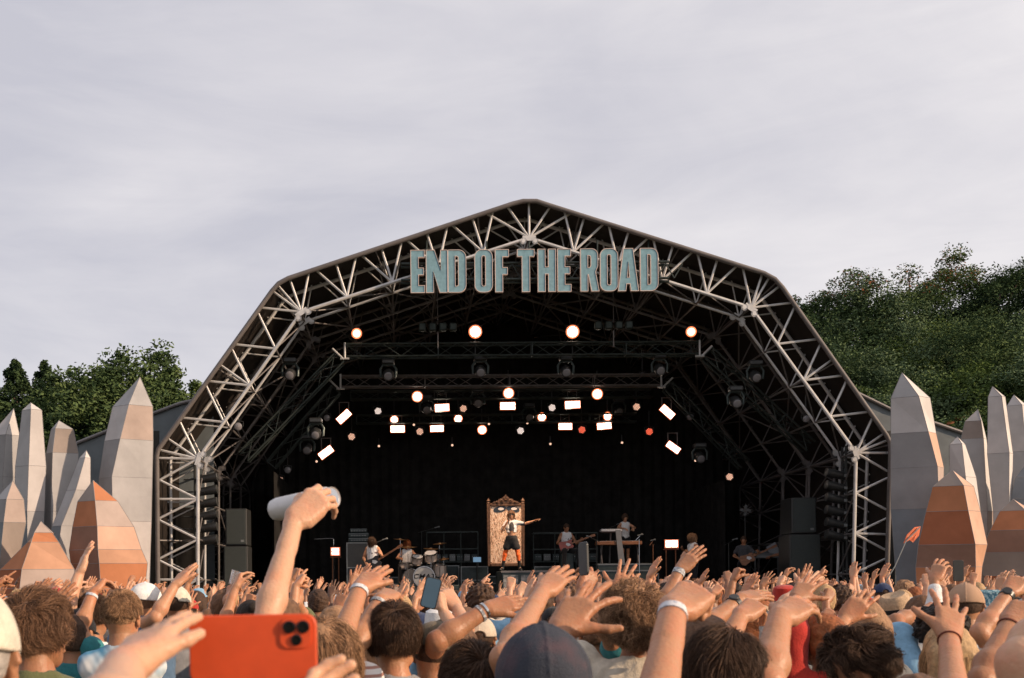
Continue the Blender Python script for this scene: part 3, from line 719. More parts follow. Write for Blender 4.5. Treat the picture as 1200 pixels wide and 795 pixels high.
# black drapes: back wall and side walls, hung in soft folds
def drape(name, a, b, z0, z1f, parent, amp=.06, wl=.35, mt=None):
    a, b = Vector(a), Vector(b); L1 = (b-a).length; n = int(L1/.07); d = (b-a).normalized(); nn = Vector((-d.y, d.x, 0)); m = MB(SO); vs_ = []
    for i in range(n+1):
        t = i/n; p = a.lerp(b, t); w_ = math.sin(t*L1/wl*6.28+.8*math.sin(t*9)); zt = z1f(p)
        for z, k in ((z0, 1.0), (zt, .45)):
            for th in (0, .015): vs_.append(Vector((p.x, p.y, z))+nn*(w_*amp*k+th))
    fs = []
    for i in range(n):
        q, r = i*4, i*4+4; fs += [(q, r, r+2, q+2), (q+1, q+3, r+3, r+1), (q, q+1, r+1, r), (q+2, r+2, r+3, q+3)]
    m.add(vs_, fs); return m.build(name, mt or BLACKCLOTH, parent, smooth=True)
def roofz(p):
    for i in range(len(inner)-1):
        a, b = inner[i], inner[i+1]
        if min(a.x, b.x) <= p.x <= max(a.x, b.x) and abs(a.x-b.x) > .3: return a.z+(b.z-a.z)*(p.x-a.x)/(b.x-a.x)
    return 3.0
xl, xr = inner[1].x, inner[5].x
drape('back_drape', (xl+.1, D0+9.5, 0), (xr-.1, D0+9.5, 0), 0.02, lambda p: roofz(p)+.1, stage)
m = MB(SO); m.prism([off(p, 10.0) for p in outer], (0, .03, 0)); m.build('rear_cloth', SKIN, stage)
drape('side_drape', (xl+1.5, D0+3.8, 0), (xl+1.5, D0+9.5, 0), 0.2, lambda p: 5.2, stage)
drape('side_drape', (xr-1.75, D0+5.5, 0), (xr-1.75, D0+9.5, 0), 0.2, lambda p: 5.0, stage)
# deck
DECKM = mat('stage_deck', (.03, .03, .032), rough=.6, var=.3, vs_=2)
m = MB(SO); m.box(((xl+xr)/2, D0+5.6, 1.40), (xr-xl-1.2, 8.6, .2), bev=.01); m.build('deck', DECKM, stage)
for i in range(9):
    x = xl+.9+(xr-xl-1.8)*i/8
    m = MB(SO); m.tube((x, D0+1.6, 0), (x, D0+1.6, 1.32), .03, n=8); m.build('deck_leg', METAL_DULL, stage)
drape('deck_skirt', (xl+.7, D0+1.25, 0), (xr-.7, D0+1.25, 0), 0.02, lambda p: 1.33, stage, amp=.03, wl=.25)
drape('side_skirt', (outer[0].x+.1, D0+1.4, 0), (xl-.05, D0+1.4, 0), 0.02, lambda p: 4.0, stage, amp=.02)
drape('side_skirt', (xr+.15, D0+1.4, 0), (outer[-1].x-.1, D0+1.4, 0), 0.02, lambda p: 4.0, stage, amp=.02)
for x in (inner[1].x-.5, inner[5].x+.45):    # heavy base feet
    m = MB(SO); m.box((x, D0+.5, .1), (1.3, 1.6, .2), bev=.03); m.build('base_plate', METAL_DULL, stage)

# grey tarpaulin wings beside the stage
TARP = mat('grey_tarpaulin', (.13, .15, .16), rough=.6, var=.15, vs_=1.5, bump=.5, bs=4)
def wing(name, px, d, label, mt=TARP, thick=.03):
    m = MB(at(px[0][0], 690, d)); cols = []
    m.o.z = 0
    for j, (dd, k) in enumerate(((0, 0), (2.5, .25), (6.5, -.5))):
        cols.append([Vector((at(x, y, d).x, d+dd, max(at(x, y, d).z+k, 0))) for x, y in px])
    n = len(px)
    vs_ = [p for c in cols for p in c]+[p-Vector((0, 0, thick)) for c in cols for p in c]+[Vector((p.x, p.y, 0)) for p in cols[0]]+[Vector((p.x, p.y+.03, 0)) for p in cols[0]]
    fs = []
    for j in range(2):
        for i in range(n-1): fs += [(j*n+i, j*n+i+1, (j+1)*n+i+1, (j+1)*n+i), (3*n+j*n+i, 3*n+(j+1)*n+i, 3*n+(j+1)*n+i+1, 3*n+j*n+i+1)]
    for i in range(n-1): fs += [(i, 6*n+i, 6*n+i+1, i+1), (3*n+i, 3*n+i+1, 7*n+i+1, 7*n+i)]
    m.add(vs_, fs); o = m.build(name, mt, smooth=False); tag(o, label, 'tarpaulin'); 
    mm = MB(o.location); mm.path([p+Vector((0, -.05, .02)) for p in cols[0]], .05, 8); e = mm.build('edge_tube', METAL_DULL, o, smooth=True); e.location = (0, 0, 0)
    return o
wing('side_canopy', [(20, 560), (60, 541), (92, 520), (150, 497), (212, 474), (250, 466)], 31.2, 'blue-grey tarpaulin wing sloping down behind the tallest left crystal')
wing('side_canopy', [(985, 452), (1008, 464), (1043, 481), (1097, 498), (1126, 508), (1190, 540), (1240, 560)], 31.2, 'pale grey tarpaulin wing sloping down behind the tallest right crystal')

# ------------------------------------------------------------------ the lettering over the stage
TEAL = mat('sign_face', (.20, .34, .40), rough=.85, var=.12, vs_=9, spec=.15); RIM = mat('sign_edge', (.62, .50, .45), rough=.6, var=.06)
sign = empty('stage_sign', at(627, 343, 28.2), 'tall condensed letters in dusty teal with pale edges reading END OF THE ROAD', 'sign')
# glyph outlines on a 0..1 high grid; w = width; strokes are outer polygons with holes
def arcpts(cx, cy, rx, ry, a0, a1, n=8): return [(cx+rx*math.cos(math.radians(a0+(a1-a0)*i/n)), cy+ry*math.sin(math.radians(a0+(a1-a0)*i/n))) for i in range(n+1)]
def O_(w, s=.150):
    o = arcpts(w-.15, .84, .15, .16, 0, 90)+arcpts(.15, .84, .15, .16, 90, 180)+arcpts(.15, .16, .15, .16, 180, 270)+arcpts(w-.15, .16, .15, .16, 270, 360)
    i = arcpts(w-s-.04, .82, .04, .05, 0, 90)+arcpts(s+.04, .82, .04, .05, 90, 180)+arcpts(s+.04, .18, .04, .05, 180, 270)+arcpts(w-s-.04, .18, .04, .05, 270, 360)
    return [o, i]
def D_(w, s=.150):
    o = [(0, 0)]+arcpts(w-.15, .17, .15, .17, 270, 360)+arcpts(w-.15, .83, .15, .17, 0, 90)+[(0, 1)]
    i = [(s, .135)]+arcpts(w-s-.045, .18, .045, .045, 270, 360)+arcpts(w-s-.045, .82, .045, .045, 0, 90)+[(s, .865)]
    return [o, i]
GL = {'E': (.31, [[(0, 0), (.31, 0), (.31, .155), (.165, .155), (.165, .425), (.285, .425), (.285, .575), (.165, .575), (.165, .845), (.305, .845), (.305, 1), (0, 1)]]),
      'N': (.42, [[(0, 0), (.135, 0), (.135, .50), (.265, 0), (.42, 0), (.42, 1), (.285, 1), (.285, .52), (.155, 1), (0, 1)]]),
      'D': (.38, D_(.38)), 'O': (.40, O_(.40)), 'F': (.31, [[(0, 0), (.165, 0), (.165, .42), (.28, .42), (.28, .57), (.165, .57), (.165, .845), (.31, .845), (.31, 1), (0, 1)]]),
      'T': (.38, [[(.107, 0), (.273, 0), (.273, .845), (.38, .845), (.38, 1), (0, 1), (0, .845), (.107, .845)]]),
      'H': (.41, [[(0, 0), (.16, 0), (.16, .42), (.25, .42), (.25, 0), (.41, 0), (.41, 1), (.25, 1), (.25, .575), (.16, .575), (.16, 1), (0, 1)]]),
      'R': (.40, [[(0, 0), (.155, 0), (.155, .40), (.18, .40), (.255, 0), (.415, 0), (.335, .45)]+arcpts(.25, .62, .14, .14, -35, 0, 3)+arcpts(.25, .86, .14, .14, 0, 90)+[(0, 1)], [(.155, .55), (.20, .55)]+arcpts(.20, .61, .04, .05, -60, 0, 3)+arcpts(.20, .80, .04, .05, 0, 80, 4)+[(.155, .86)]]),
      'A': (.44, [[(0, 0), (.155, 0), (.175, .17), (.265, .17), (.285, 0), (.44, 0), (.32, 1), (.12, 1)], [(.187, .31), (.253, .31), (.22, .70)]])}
spans = [('E', 482, 512), ('N', 500, 525), ('D', 525, 546), ('O', 557, 577), ('F', 581, 596), ('T', 607, 626), ('H', 631, 651), ('E', 654, 669), ('R', 681, 701), ('O', 704, 724), ('A', 725, 748), ('D', 751, 771)]
spans[0] = ('E', 482, 497.5)
hpx = 49.0; LZ = (343-294.5)
from mathutils.geometry import tessellate_polygon
for ch, x0, x1 in spans:
    w, loops = GL[ch]; d = 28.2; yb = 343-(x0-482)*.0087
    A = at(x0, yb, d); k = hpx/F*d; sx = (x1-x0)/F*d/w
    def pt(p, y=0, g=0): return Vector((A.x+p[0]*sx, d+y, A.z+p[1]*k))
    for part in ('face', 'rim'):
        if part == 'face':
            m = MB(A); pl = [[pt(p) for p in lp] for lp in loops]; tris = tessellate_polygon([[Vector((p.x, p.z, 0)) for p in lp] for lp in pl]); allp = [p for lp in pl for p in lp]
            nn = len(allp); m.add(allp+[p+Vector((0, .05, 0)) for p in allp], [tuple(t) for t in tris]+[tuple(nn+i for i in t[::-1]) for t in tris]); b = 0
            letter = None; m.cm = 0
            base = m
            for lp in pl:
                L2 = len(lp)
                for i in range(L2): j = (i+1) % L2; m.f.append((b+i, b+j, nn+b+j, nn+b+i)); m.m.append(0)
                b += L2
            letter = m.build('letter', TEAL, sign)
        else:
            m = MB(A); T = .014
            for li, lp in enumerate(loops):
                L2 = len(lp); pts = [pt(p) for p in lp]; o_ = []
                area = sum(pts[i].x*pts[(i+1) % L2].z-pts[(i+1) % L2].x*pts[i].z for i in range(L2)); sg = 1 if (area > 0) == (li == 0) else -1
                for i in range(L2):
                    a, b_, c = pts[i-1], pts[i], pts[(i+1) % L2]; e1 = (b_-a); e2 = (c-b_)
                    if e1.length < 1e-6: e1 = e2
                    if e2.length < 1e-6: e2 = e1
                    e1, e2 = e1.normalized(), e2.normalized(); n1, n2 = Vector((e1.z, 0, -e1.x)), Vector((e2.z, 0, -e2.x)); mm_ = (n1+n2); mm_ = mm_/max(mm_.length_squared/2, .5); o_.append(b_+mm_*T*sg)
                vs_ = [p+Vector((0, -.014, 0)) for p in o_]+[p+Vector((0, -.014, 0)) for p in pts]+[p+Vector((0, .10, 0)) for p in o_]+[p+Vector((0, .10, 0)) for p in pts]
                fs = []
                for i in range(L2): j = (i+1) % L2; fs += [(i, j, L2+j, L2+i), (i, 2*L2+i, 2*L2+j, j), (L2+i, L2+j, 3*L2+j, 3*L2+i), (2*L2+i, 3*L2+i, 3*L2+j, 2*L2+j)]
                m.add(vs_, fs)
            m.build('rim', RIM, letter).location = (0, 0, 0)
m = MB(sign.location)
for py in (309, 328):
    m.tube(at(470, py+.5, 28.34), at(784, py-2, 28.34), .035, n=8); m.tube(at(470, py+4.5, 28.42), at(784, py+2, 28.42), .035, n=8)
for px in range(480, 782, 20):
    m.tube(at(px, 309, 28.34), at(px+10, 326, 28.34), .016, n=6); m.tube(at(px+10, 326, 28.34), at(px+20, 309, 28.34), .016, n=6)
for px in (500, 570, 620, 700, 760): m.tube(at(px, 309, 28.34), at(px, 282, 28.6), .02, n=6)
m.build('sign_rail', GREENMETAL, sign)
# ------------------------------------------------------------------ lighting trusses
def box_truss(name, a, b, w, label, mt=GREENMETAL, pitch=.5, rch=.028, group=None):
    a, b = Vector(a), Vector(b); d = (b-a).normalized(); y = Vector((0, 1, 0)); z = d.cross(y).normalized()
    if z.z < 0: z = -z
    o = empty(name, a, label, 'truss', group)
    cor = [(sy*w/2, sz*w/2) for sy, sz in ((-1, -1), (1, -1), (1, 1), (-1, 1))]
    for cy, cz in cor:
        m = MB(a); m.tube(a+y*cy+z*cz, b+y*cy+z*cz, rch, n=8); m.build('chord', mt, o, smooth=True)
    m = MB(a); n = max(2, int((b-a).length/pitch)); st = (b-a)/n
    for i in range(n):
        for j in range(4):
            p, q = cor[j], cor[(j+1) % 4]
            if i % 2: p, q = q, p
            m.tube(a+st*i+y*p[0]+z*p[1], a+st*(i+1)+y*q[0]+z*q[1], .013, n=5)
    for i in range(0, n+1, 5):
        for j in range(4):
            p, q = cor[j], cor[(j+1) % 4]; m.tube(a+st*i+y*p[0]+z*p[1], a+st*i+y*q[0]+z*q[1], .016, n=5)
    m.build('lattice', mt, o, smooth=True); return o
T1, T2, T3, T4 = 31.0, 33.6, 35.0, 36.6
box_truss('lighting_truss', at(404, 412, T1), at(820, 409, T1), .34, 'long dark lighting truss hung across the stage just under the two brightest lamps')
box_truss('lighting_truss', at(399, 448, T2), at(775, 446, T2), .32, 'second dark lighting truss hung lower and further back across the stage', METAL_DULL)
box_truss('lighting_truss', at(411, 464, T3), at(764, 461, T3), .26, 'thin third truss hung behind the two main ones above the strobes')
box_truss('lighting_truss', at(418, 492, T4), at(745, 490, T4), .26, 'lowest rear truss carrying the row of small hexagonal lamps')
box_truss('lighting_truss', at(398, 420, T1), at(286, 536, T1), .34, 'slanting dark truss running down to the left from the corner of the front truss')
box_truss('lighting_truss', at(828, 414, T1), at(948, 524, T1), .34, 'slanting dark truss running down to the right from the corner of the front truss')
box_truss('lighting_truss', at(394, 457, T2), at(318, 545, T2), .32, 'slanting inner truss running down to the left beside the tilted strobes')
box_truss('lighting_truss', at(782, 453, T2), at(872, 545, T2), .32, 'slanting inner truss running down to the right beside the tilted strobes')
for px, py, d, s_, lb in ((404, 412, T1, 1, 'left end of the front truss'), (820, 409, T1, -1, 'right end of the front truss'), (399, 448, T2, 1, 'left end of the second truss'), (775, 446, T2, -1, 'right end of the second truss')):
    m = MB(at(px, py, d)); p = at(px, py, d-.2)
    m.tube(p+Vector((0, 0, -.2)), p+Vector((0, 0, .24)), .03); m.tube(p+Vector((-.03*s_, 0, -.22)), p+Vector((-.34*s_, 0, .08)), .03); m.tube(p+Vector((.12*s_, 0, -.2)), p+Vector((-.12*s_, 0, -.2)), .03)
    o = m.build('corner_bracket', METAL, smooth=True); tag(o, 'pale metal corner bracket at the %s' % lb, 'bracket')
# chain hoists above the trusses
for px, py, lb in ((497, 385, 'left'), (703, 383, 'right')):
    e = empty('chain_hoist', at(px+16, py, 30.6), 'dark motor hoist hanging by the %s one of the two brightest lamps' % lb, 'hoist')
    m = MB(e.location)
    for dx in (-.42, -.14, .14, .42): m.box(e.location+Vector((dx, 0, .03)), (.2, .2, .22), bev=.03)
    m.build('motor', GREENMETAL, e); m = MB(e.location); m.tube(e.location+Vector((0, 0, .1)), e.location+Vector((0, 0, 2.1)), .012, n=5); m.tube(e.location+Vector((0, 0, -.1)), e.location+Vector((0, 0, -.55)), .02, n=5); m.build('chain', METAL_DULL, e)

# ------------------------------------------------------------------ lamps
def emi(name, c, s, rim=None): return mat(name, (.8, .8, .8), rough=.4, var=0, emit=c, es=s)
E_WHITE = emi('lamp_glow', (1, .86, .70), 9); E_SOFT = emi('lamp_glow_soft', (1, .74, .52), 2.0); E_BLOOM = emi('lamp_bloom', (1, .18, .04), 1.5); E_RED = emi('lamp_red', (1, .10, .03), .9); E_PEACH = emi('lamp_peach', (1, .52, .34), .75); E_PALE = emi('lamp_pale', (1, .80, .70), .85)  # the orange rim emission stands in for bloom around the lamps
DARKLENS = mat('dark_lens', (.22, .21, .22), rough=.2, var=.1, spec=.6)
def aim(px, py): return (Vector((0.0, 0, CH+.5))-at(px, py, 33)).normalized()
def lens_thing(name, px, py, d, rpx, mt, label, cat, kind='par', hang=.5, group=None, rim=None):
    c = at(px, py, d); r = rpx*(.82 if kind == 'par' else .92)/F*d; ax = (Vector((px*0+c.x*.35, 0, 1.5))-c).normalized()
    e = empty(name, c, label, cat, group)
    m = MB(c); m.lathe(c-ax*.04, -ax, [(-.03, r*1.12), (0, r*1.14), (.10, r*1.1), (.26, r*.8), (.34, r*.55)], 18); m.build('housing', PLASTIC, e, smooth=True)
    if kind == 'hex':
        m = MB(c); rr = r*.30; x = ax.orthogonal().normalized(); z = ax.cross(x); cs = [(0, 0)]+[(math.cos(k*PI/3), math.sin(k*PI/3)) for k in range(6)]+[(2*math.cos(k*PI/3), 2*math.sin(k*PI/3)) for k in range(6)]+[(1.732*math.cos(k*PI/3+PI/6), 1.732*math.sin(k*PI/3+PI/6)) for k in range(6)]
        for a, b in cs: q = c+x*a*r*.42+z*b*r*.42; m.lathe(q+ax*.0, ax, [(-.01, r*.2), (.012, r*.2), (.02, r*.12)], 6)
        m.build('lens_cluster', mt, e)
    else:
        m = MB(c); m.lathe(c-ax*.01, ax, [(0, r), (.015, r*.97), (.03, r*.7), (.04, .01)], 20); m.build('lens', mt, e, smooth=True)
        if rim: m = MB(c); m.lathe(c, ax, [(0, r*.98), (.014, r*1.16), (-.005, r*1.36)], 24, close=False); m.build('lens_bloom_ring', rim, e, smooth=True)  # emissive ring shaped like the bloom round a bright lens
    m = MB(c); s = ax.cross(Vector((0, 0, 1))).normalized(); b = c-ax*.12
    m.path([b+s*r*1.25, b+s*r*1.3+Vector((0, 0, r*1.2)), b+Vector((0, 0, r*1.6)), b-s*r*1.3+Vector((0, 0, r*1.2)), b-s*r*1.25], .012, 6); m.tube(b+Vector((0, 0, r*1.6)), b+Vector((0, 0, r*1.6+hang)), .018, n=6)
    m.build('yoke', PLASTIC, e, smooth=True); return e
def add_wash_spot(c, tgt, en, ang, parent, rad=.12):  # spot added ahead of a lit lamp to brighten the performers
    L_ = bpy.data.lights.new('added_spot', 'SPOT'); L_.energy = en; L_.color = (1, .66, .42); L_.spot_size = math.radians(ang); L_.spot_blend = .8; L_.shadow_soft_size = rad
    o = bpy.data.objects.new('added_spot', L_); COL.objects.link(o); dv = (Vector(tgt)-Vector(c)).normalized(); o.location = Vector(c)+dv*.3+Vector((0, -.75, -.25))-parent.location; o.parent = parent; o.rotation_euler = (-dv).to_track_quat('Z', 'Y').to_euler()
spots = [(418, 391, 5.5, T1, 0, 'soft round lamp above the left end of the front truss'), (557, 389, 7, T1, 1, 'very bright round lamp under the word OF'), (671, 389, 7, T1, 1, 'very bright round lamp under the first R of the sign'), (810, 389, 5.5, T1, 0, 'soft round lamp above the right end of the front truss'),
 (489, 465, 5.8, T2, 1, 'bright round lamp leftmost of the middle three'), (596, 461, 5.8, T2, 1, 'bright round lamp centre of the middle three, over a strobe'), (700, 462, 5.8, T2, 1, 'bright round lamp rightmost of the middle three'),
 (462, 492, 4.4, T4, 1, 'small bright lamp just above the lowest left strobe'), (537, 491, 4.6, T4, 1, 'small bright lamp right of the upper left strobe'), (565, 504, 5, T4, 1, 'bright lamp with a red rim lowest at stage centre'), (635, 489, 4.8, T4, 1, 'small bright lamp right of centre between two strobes'), (712, 488, 4.6, T4, 1, 'small bright lamp just above the lowest right strobe')]
for px, py, r, d, br, lb in spots: LT_ = lens_thing('stage_lamp', px, py, d, r, E_WHITE if br else E_SOFT, lb, 'lamp', rim=E_BLOOM, hang=-.9 if py < 400 else .5); add_wash_spot(at(px, py, d), at({557: 590, 671: 620, 418: 470, 810: 740}[px], 640, 33), 1300, 36, LT_) if py < 400 else None
for px, py, mt, lb in ((443, 482, E_PALE, 'white hexagonal cluster lamp left of the leftmost bright lamp'), (412, 512, E_PEACH, 'peach hexagonal cluster lamp below the upper left tilted strobe'), (492, 506, E_PEACH, 'peach hexagonal cluster lamp between the two lower left strobes'), (543, 479, E_PEACH, 'peach hexagonal cluster lamp right of the upper left level strobe'),
     (610, 505, E_PALE, 'white hexagonal cluster lamp lowest near the centre'), (647, 478, E_PALE, 'pale hexagonal cluster lamp left of the upper right level strobe'), (746, 477, E_PEACH, 'peach hexagonal cluster lamp left of the upper right tilted strobe'), (682, 504, E_RED, 'deep red cluster lamp between the lower right strobes'), (761, 506, E_RED, 'deep red cluster lamp farthest right'),
     (328, 563, E_PEACH, 'dim peach cluster lamp low on the left beside the raised hand with a can'), (855, 559, E_PEACH, 'dim peach cluster lamp low on the right')):
    lens_thing('cluster_lamp', px, py, T4, 4.4, mt, lb, 'lamp', 'hex')
for px, py, r, d, lb in ((383, 490, 4.4, T2, 'unlit round lamp left of the upper left tilted strobe'), (337, 551, 4.4, T2, 'unlit round lamp low on the left inner truss'), (279, 500, 5.5, 29.6, 'unlit round lamp hung on the left front lattice'), (809, 489, 4.4, T2, 'unlit round lamp right of the upper right tilted strobe'), (945, 491, 4.8, 29.8, 'unlit round lamp hung on the right front lattice'), (753, 433+6, 3, T2, 'small unlit lamp under the front truss near its right end')):
    lens_thing('unlit_lamp', px, py, d, r, DARKLENS, lb, 'lamp')
def strobe(px, py, w, h, ang, d, label):
    c = at(px, py, d); k = d/F; e = empty('strobe_light', c, label, 'strobe light'); R = Matrix.Rotation(-math.radians(ang), 3, 'Y')
    m = MB(c); m.box(c+Vector((0, .07, 0)), (w*k+.03, .12, h*k+.03), R, .01); m.build('housing', PLASTIC, e)
    for sg in (-1, 1): m = MB(c); m.box(c+R @ Vector((0, 0, sg*h*k*.245))+Vector((0, .0, 0)), (w*k*.98, .025, h*k*.42), R, .006); m.build('tube_lamp', E_WHITE, e)
    m = MB(c); t = .012
    for a in (-1, 1): m.box(c+R @ Vector((0, 0, a*(h*k/2+.008))), (w*k+.03, .03, t), R); m.box(c+R @ Vector((a*(w*k/2+.010), 0, 0)), (t, .03, h*k), R)
    m.box(c+Vector((0, .003, 0)), (w*k*.9, .02, .010), R)
    m.build('bloom_rim', E_BLOOM, e)  # orange emission drawn as bloom along the housing edge
    m = MB(c); m.tube(c+Vector((-.14, .08, h*k*.4)), c+Vector((-.14, .08, .45)), .014, n=6); m.tube(c+Vector((.14, .08, h*k*.4)), c+Vector((.14, .08, .45)), .014, n=6); m.tube(c+Vector((-.16, .08, .44)), c+Vector((.16, .08, .44)), .014, n=6); m.build('hanger', METAL_DULL, e)
for px, py, w, h, a, d, lb in ((518, 478, 16, 8, 2, T3, 'level strobe light, upper left one of the level six'), (466, 503, 16, 7.5, 0, T4, 'level strobe light under the leftmost small bright lamp'), (512, 502.5, 15, 7, 2, T4, 'level strobe light just right of a peach cluster lamp'), (595, 476, 17, 8, 0, T3, 'level strobe light directly under the central bright lamp'), (671, 474.5, 17, 8, 2, T3, 'level strobe light left of the rightmost bright lamp'),
     (662.5, 500, 15, 7, 0, T4, 'level strobe light left of a red cluster lamp'), (708, 499.5, 16, 7, 4, T4, 'level strobe light under the rightmost small bright lamp'), (403, 488.5, 17, 8, 42, T2, 'tilted strobe light, upper of the left pair'), (382, 530.5, 17, 8, 36, T2, 'tilted strobe light, lower of the left pair'), (782, 483, 17, 8, -42, T2, 'tilted strobe light, upper of the right pair'), (789, 524.5, 16, 7, -36, T2, 'tilted strobe light, lower of the right pair')):
    strobe(px, py, w, h, a, d, lb)
def moving_head(px, py, d, label, s=1.0):
    c = at(px, py, d); e = empty('moving_head_light', c, label, 'stage light')
    m = MB(c); m.box(c+Vector((0, 0, .32*s)), (.36*s, .3*s, .14*s), bev=.03); m.build('base', PLASTIC, e)
    m = MB(c); m.path([c+Vector((-.2*s, 0, -.1*s)), c+Vector((-.22*s, 0, .12*s)), c+Vector((-.14*s, 0, .24*s)), c+Vector((.14*s, 0, .24*s)), c+Vector((.22*s, 0, .12*s)), c+Vector((.2*s, 0, -.1*s))], .04*s, 8); m.build('yoke', GREENMETAL, e, smooth=True)
    m = MB(c); m.lathe(c+Vector((0, .16*s, .04)), (0, -1, -.45), [(0, .08*s), (.06*s, .15*s), (.30*s, .15*s), (.34*s, .12*s)], 16); hd = m.build('head', PLASTIC, e, smooth=True)
    m = MB(c); q = Vector((0, -1, -.45)).normalized(); m.lathe(c+Vector((0, .16*s, .04))+q*.345*s, q, [(0, .11*s), (.012, .09*s)], 16); m.build('lens', DARKLENS, e, smooth=True)
for px, py, d, lb in ((455, 438, T1+.2, 'dark moving head lamp hanging from the front truss, leftmost one'), (563, 434, T1+.2, 'dark moving head lamp hanging left of centre under the front truss'), (663, 434, T1+.2, 'dark moving head lamp hanging right of centre under the front truss'), (773, 432, T1+.2, 'dark moving head lamp hanging near the right end of the front truss'),
     (370, 507, T1, 'dark moving head lamp on the left slanting truss'), (862, 470, 30, 'dark moving head lamp on the right slanting truss'), (820, 535, T2, 'dark moving head lamp at the foot of the right inner truss'), (360, 525, T2, 'dark moving head lamp beside the lower left tilted strobe'), (500, 478, T3, 'dim moving head lamp left of the upper left level strobe'), (620, 487, T4, 'dim moving head lamp hung between centre strobe and small bright lamp'), (560, 470, T3, 'dim moving head lamp hung left of the central bright lamp'), (725, 480, T4, 'dim moving head lamp hung right of the lower right strobe'),
     (885, 440, 29.9, 'dark moving head lamp hung in the right front lattice'), (340, 437, 29.9, 'dark moving head lamp hung in the left front lattice')): moving_head(px, py, d, lb)
SP = emi('tiny_lamp_glow', (1, .6, .4), 1.1)
for px, py, lb in ((485, 498, 'tiny peach lamp over a cluster lamp left of centre'), (444, 523, 'tiny peach lamp lowest left'), (530, 522, 'tiny peach lamp lowest left of centre'), (573, 497, 'tiny peach lamp beside the red rimmed lamp'), (618, 496, 'tiny peach lamp right of centre'), (645, 520.5, 'tiny peach lamp lowest right of centre'), (729, 519, 'tiny peach lamp lowest right'), (815, 540, 'tiny peach lamp at the foot of the right inner truss'), (371, 541, 'tiny peach lamp under the lower left tilted strobe'), (830, 583, 'tiny peach lamp at the right low in the dark')):
    lens_thing('small_lamp', px, py, T4, 1.6, SP, lb, 'lamp', hang=.2)

# ------------------------------------------------------------------ side lights, speakers
for side, px0, lb in ((-1, 243, 'left'), (1, 979, 'right')):
    for k in range(6):
        py = 563+k*14.5-(4 if side > 0 else 0); c = at(px0, py, 29.3); e = empty('side_light', c, 'black barrel side light, number %s from the top of the %s tower column' % (['one', 'two', 'three', 'four', 'five', 'six'][k], lb), 'stage light')
        ax = Vector((-side, -.12, .15 if side < 0 else .22)); m = MB(c); m.lathe(c-ax*.0+Vector((side*.28, 0, 0)), ax, [(0, .06), (.04, .105), (.34, .115), (.36, .12), (.56, .12), (.565, .10)], 16); m.build('barrel', PLASTIC, e, smooth=True)
        m = MB(c); m.path([c+Vector((side*.05, -.14, 0)), c+Vector((side*.2, -.1, .02)), c+Vector((side*.38, 0, .02)), c+Vector((side*.2, .12, .02)), c+Vector((side*.05, .13, 0))], .015, 6); m.tube(c+Vector((side*.38, 0, .02)), c+Vector((side*.62, 0, .02)), .02); m.build('yoke', BLACKMETAL, e, smooth=True)
        m = MB(c); m.box(c+Vector((side*.22, -.125, .02)), (.08, .02, .07)); m.build('badge', GREYP, e)
    m = MB(at(px0, 690, 29.3)); x = at(px0+side*13, 690, 29.3).x
    m.o.z = 0
    for dy in (-.05, .2): m.tube((x, 29.3+dy, 0), (x, 29.3+dy, 5.4), .035)
    for k in range(14): m.tube((x, 29.25, .3+k*.38), (x, 29.5, .3+k*.38), .016)
    o = m.build('light_ladder', BLACKMETAL, smooth=True); tag(o, 'upright black ladder frame holding the %s column of side lights' % lb, 'ladder frame')
GR = mat('speaker_grille', (.035, .042, .040), rough=.7, var=.2, vs_=60, bump=.6, bs=300)
def speaker(x0, x1, y0, y1, d, label, dep=.9, cones=2):
    a, b = at(x0, y1, d), at(x1, y0, d); zb = max(a.z, 1.5) if y1 < 700 else 1.5; c = Vector(((a.x+b.x)/2, d+dep/2, 0)); w = b.x-a.x; h = b.z-zb
    e = empty('loudspeaker', (c.x, c.y, zb), label, 'loudspeaker'); m = MB(e.location); m.box((c.x, c.y, zb+h/2), (w, dep, h), bev=.02); m.build('cabinet', PLASTIC, e)
    m = MB(e.location); m.box((c.x, c.y-dep/2-.012, zb+h/2), (w-.07, .02, h-.07), bev=.008); m.build('grille', GR, e)
    m = MB(e.location); m.box((c.x+w*.3, c.y-dep/2-.026, zb+h*.12), (.09, .006, .06)); m.build('badge', GREYP, e)
    return e
speaker(262, 290, 640, 702, 30.2, 'tall black loudspeaker standing at the left edge of the deck'); speaker(264, 289, 596, 639.5, 30.2, 'black loudspeaker stacked on top of the left one')
speaker(926, 962, 626, 702, 30.0, 'tall black loudspeaker standing at the right edge of the deck'); speaker(928, 957, 583, 625.5, 30.0, 'black loudspeaker stacked on top of the right one')

# ------------------------------------------------------------------ backline on the deck
ZD = 1.5
CASEM = mat('flight_case', (.03, .045, .045), rough=.5, var=.25, vs_=6); ALU = mat('aluminium_edge', (.20, .21, .21), rough=.4, metal=.7, var=.1); TOPM = mat('table_edge_grey', (.22, .23, .23), rough=.5)
def case(x0, x1, y0, d, label, dep=.8, name='flight_case', z0=ZD, cat='flight case', mt=None):
    a, b = at(x0, y0, d), at(x1, y0, d); w = b.x-a.x; h = a.z-z0; c = Vector(((a.x+b.x)/2, d+dep/2, z0)); e = empty(name, c, label, cat)
    m = MB(c); m.box(c+Vector((0, 0, h/2)), (w, dep, h), bev=.01); m.build('body', mt or CASEM, e)
    m = MB(c)
    for sx in (-1, 1): m.box(c+Vector((sx*(w/2-.012), -dep/2-.006, h/2)), (.03, .012, h))
    for z in (.015, h*.55, h-.015): m.box(c+Vector((0, -dep/2-.009, z)), (w, .012, .03))
    m.build('metal_edging', ALU, e)
    m = MB(c); m.box(c+Vector((0, -dep/2-.014, h*.3)), (.12, .014, .08)); m.build('latch', GREYP, e); return e
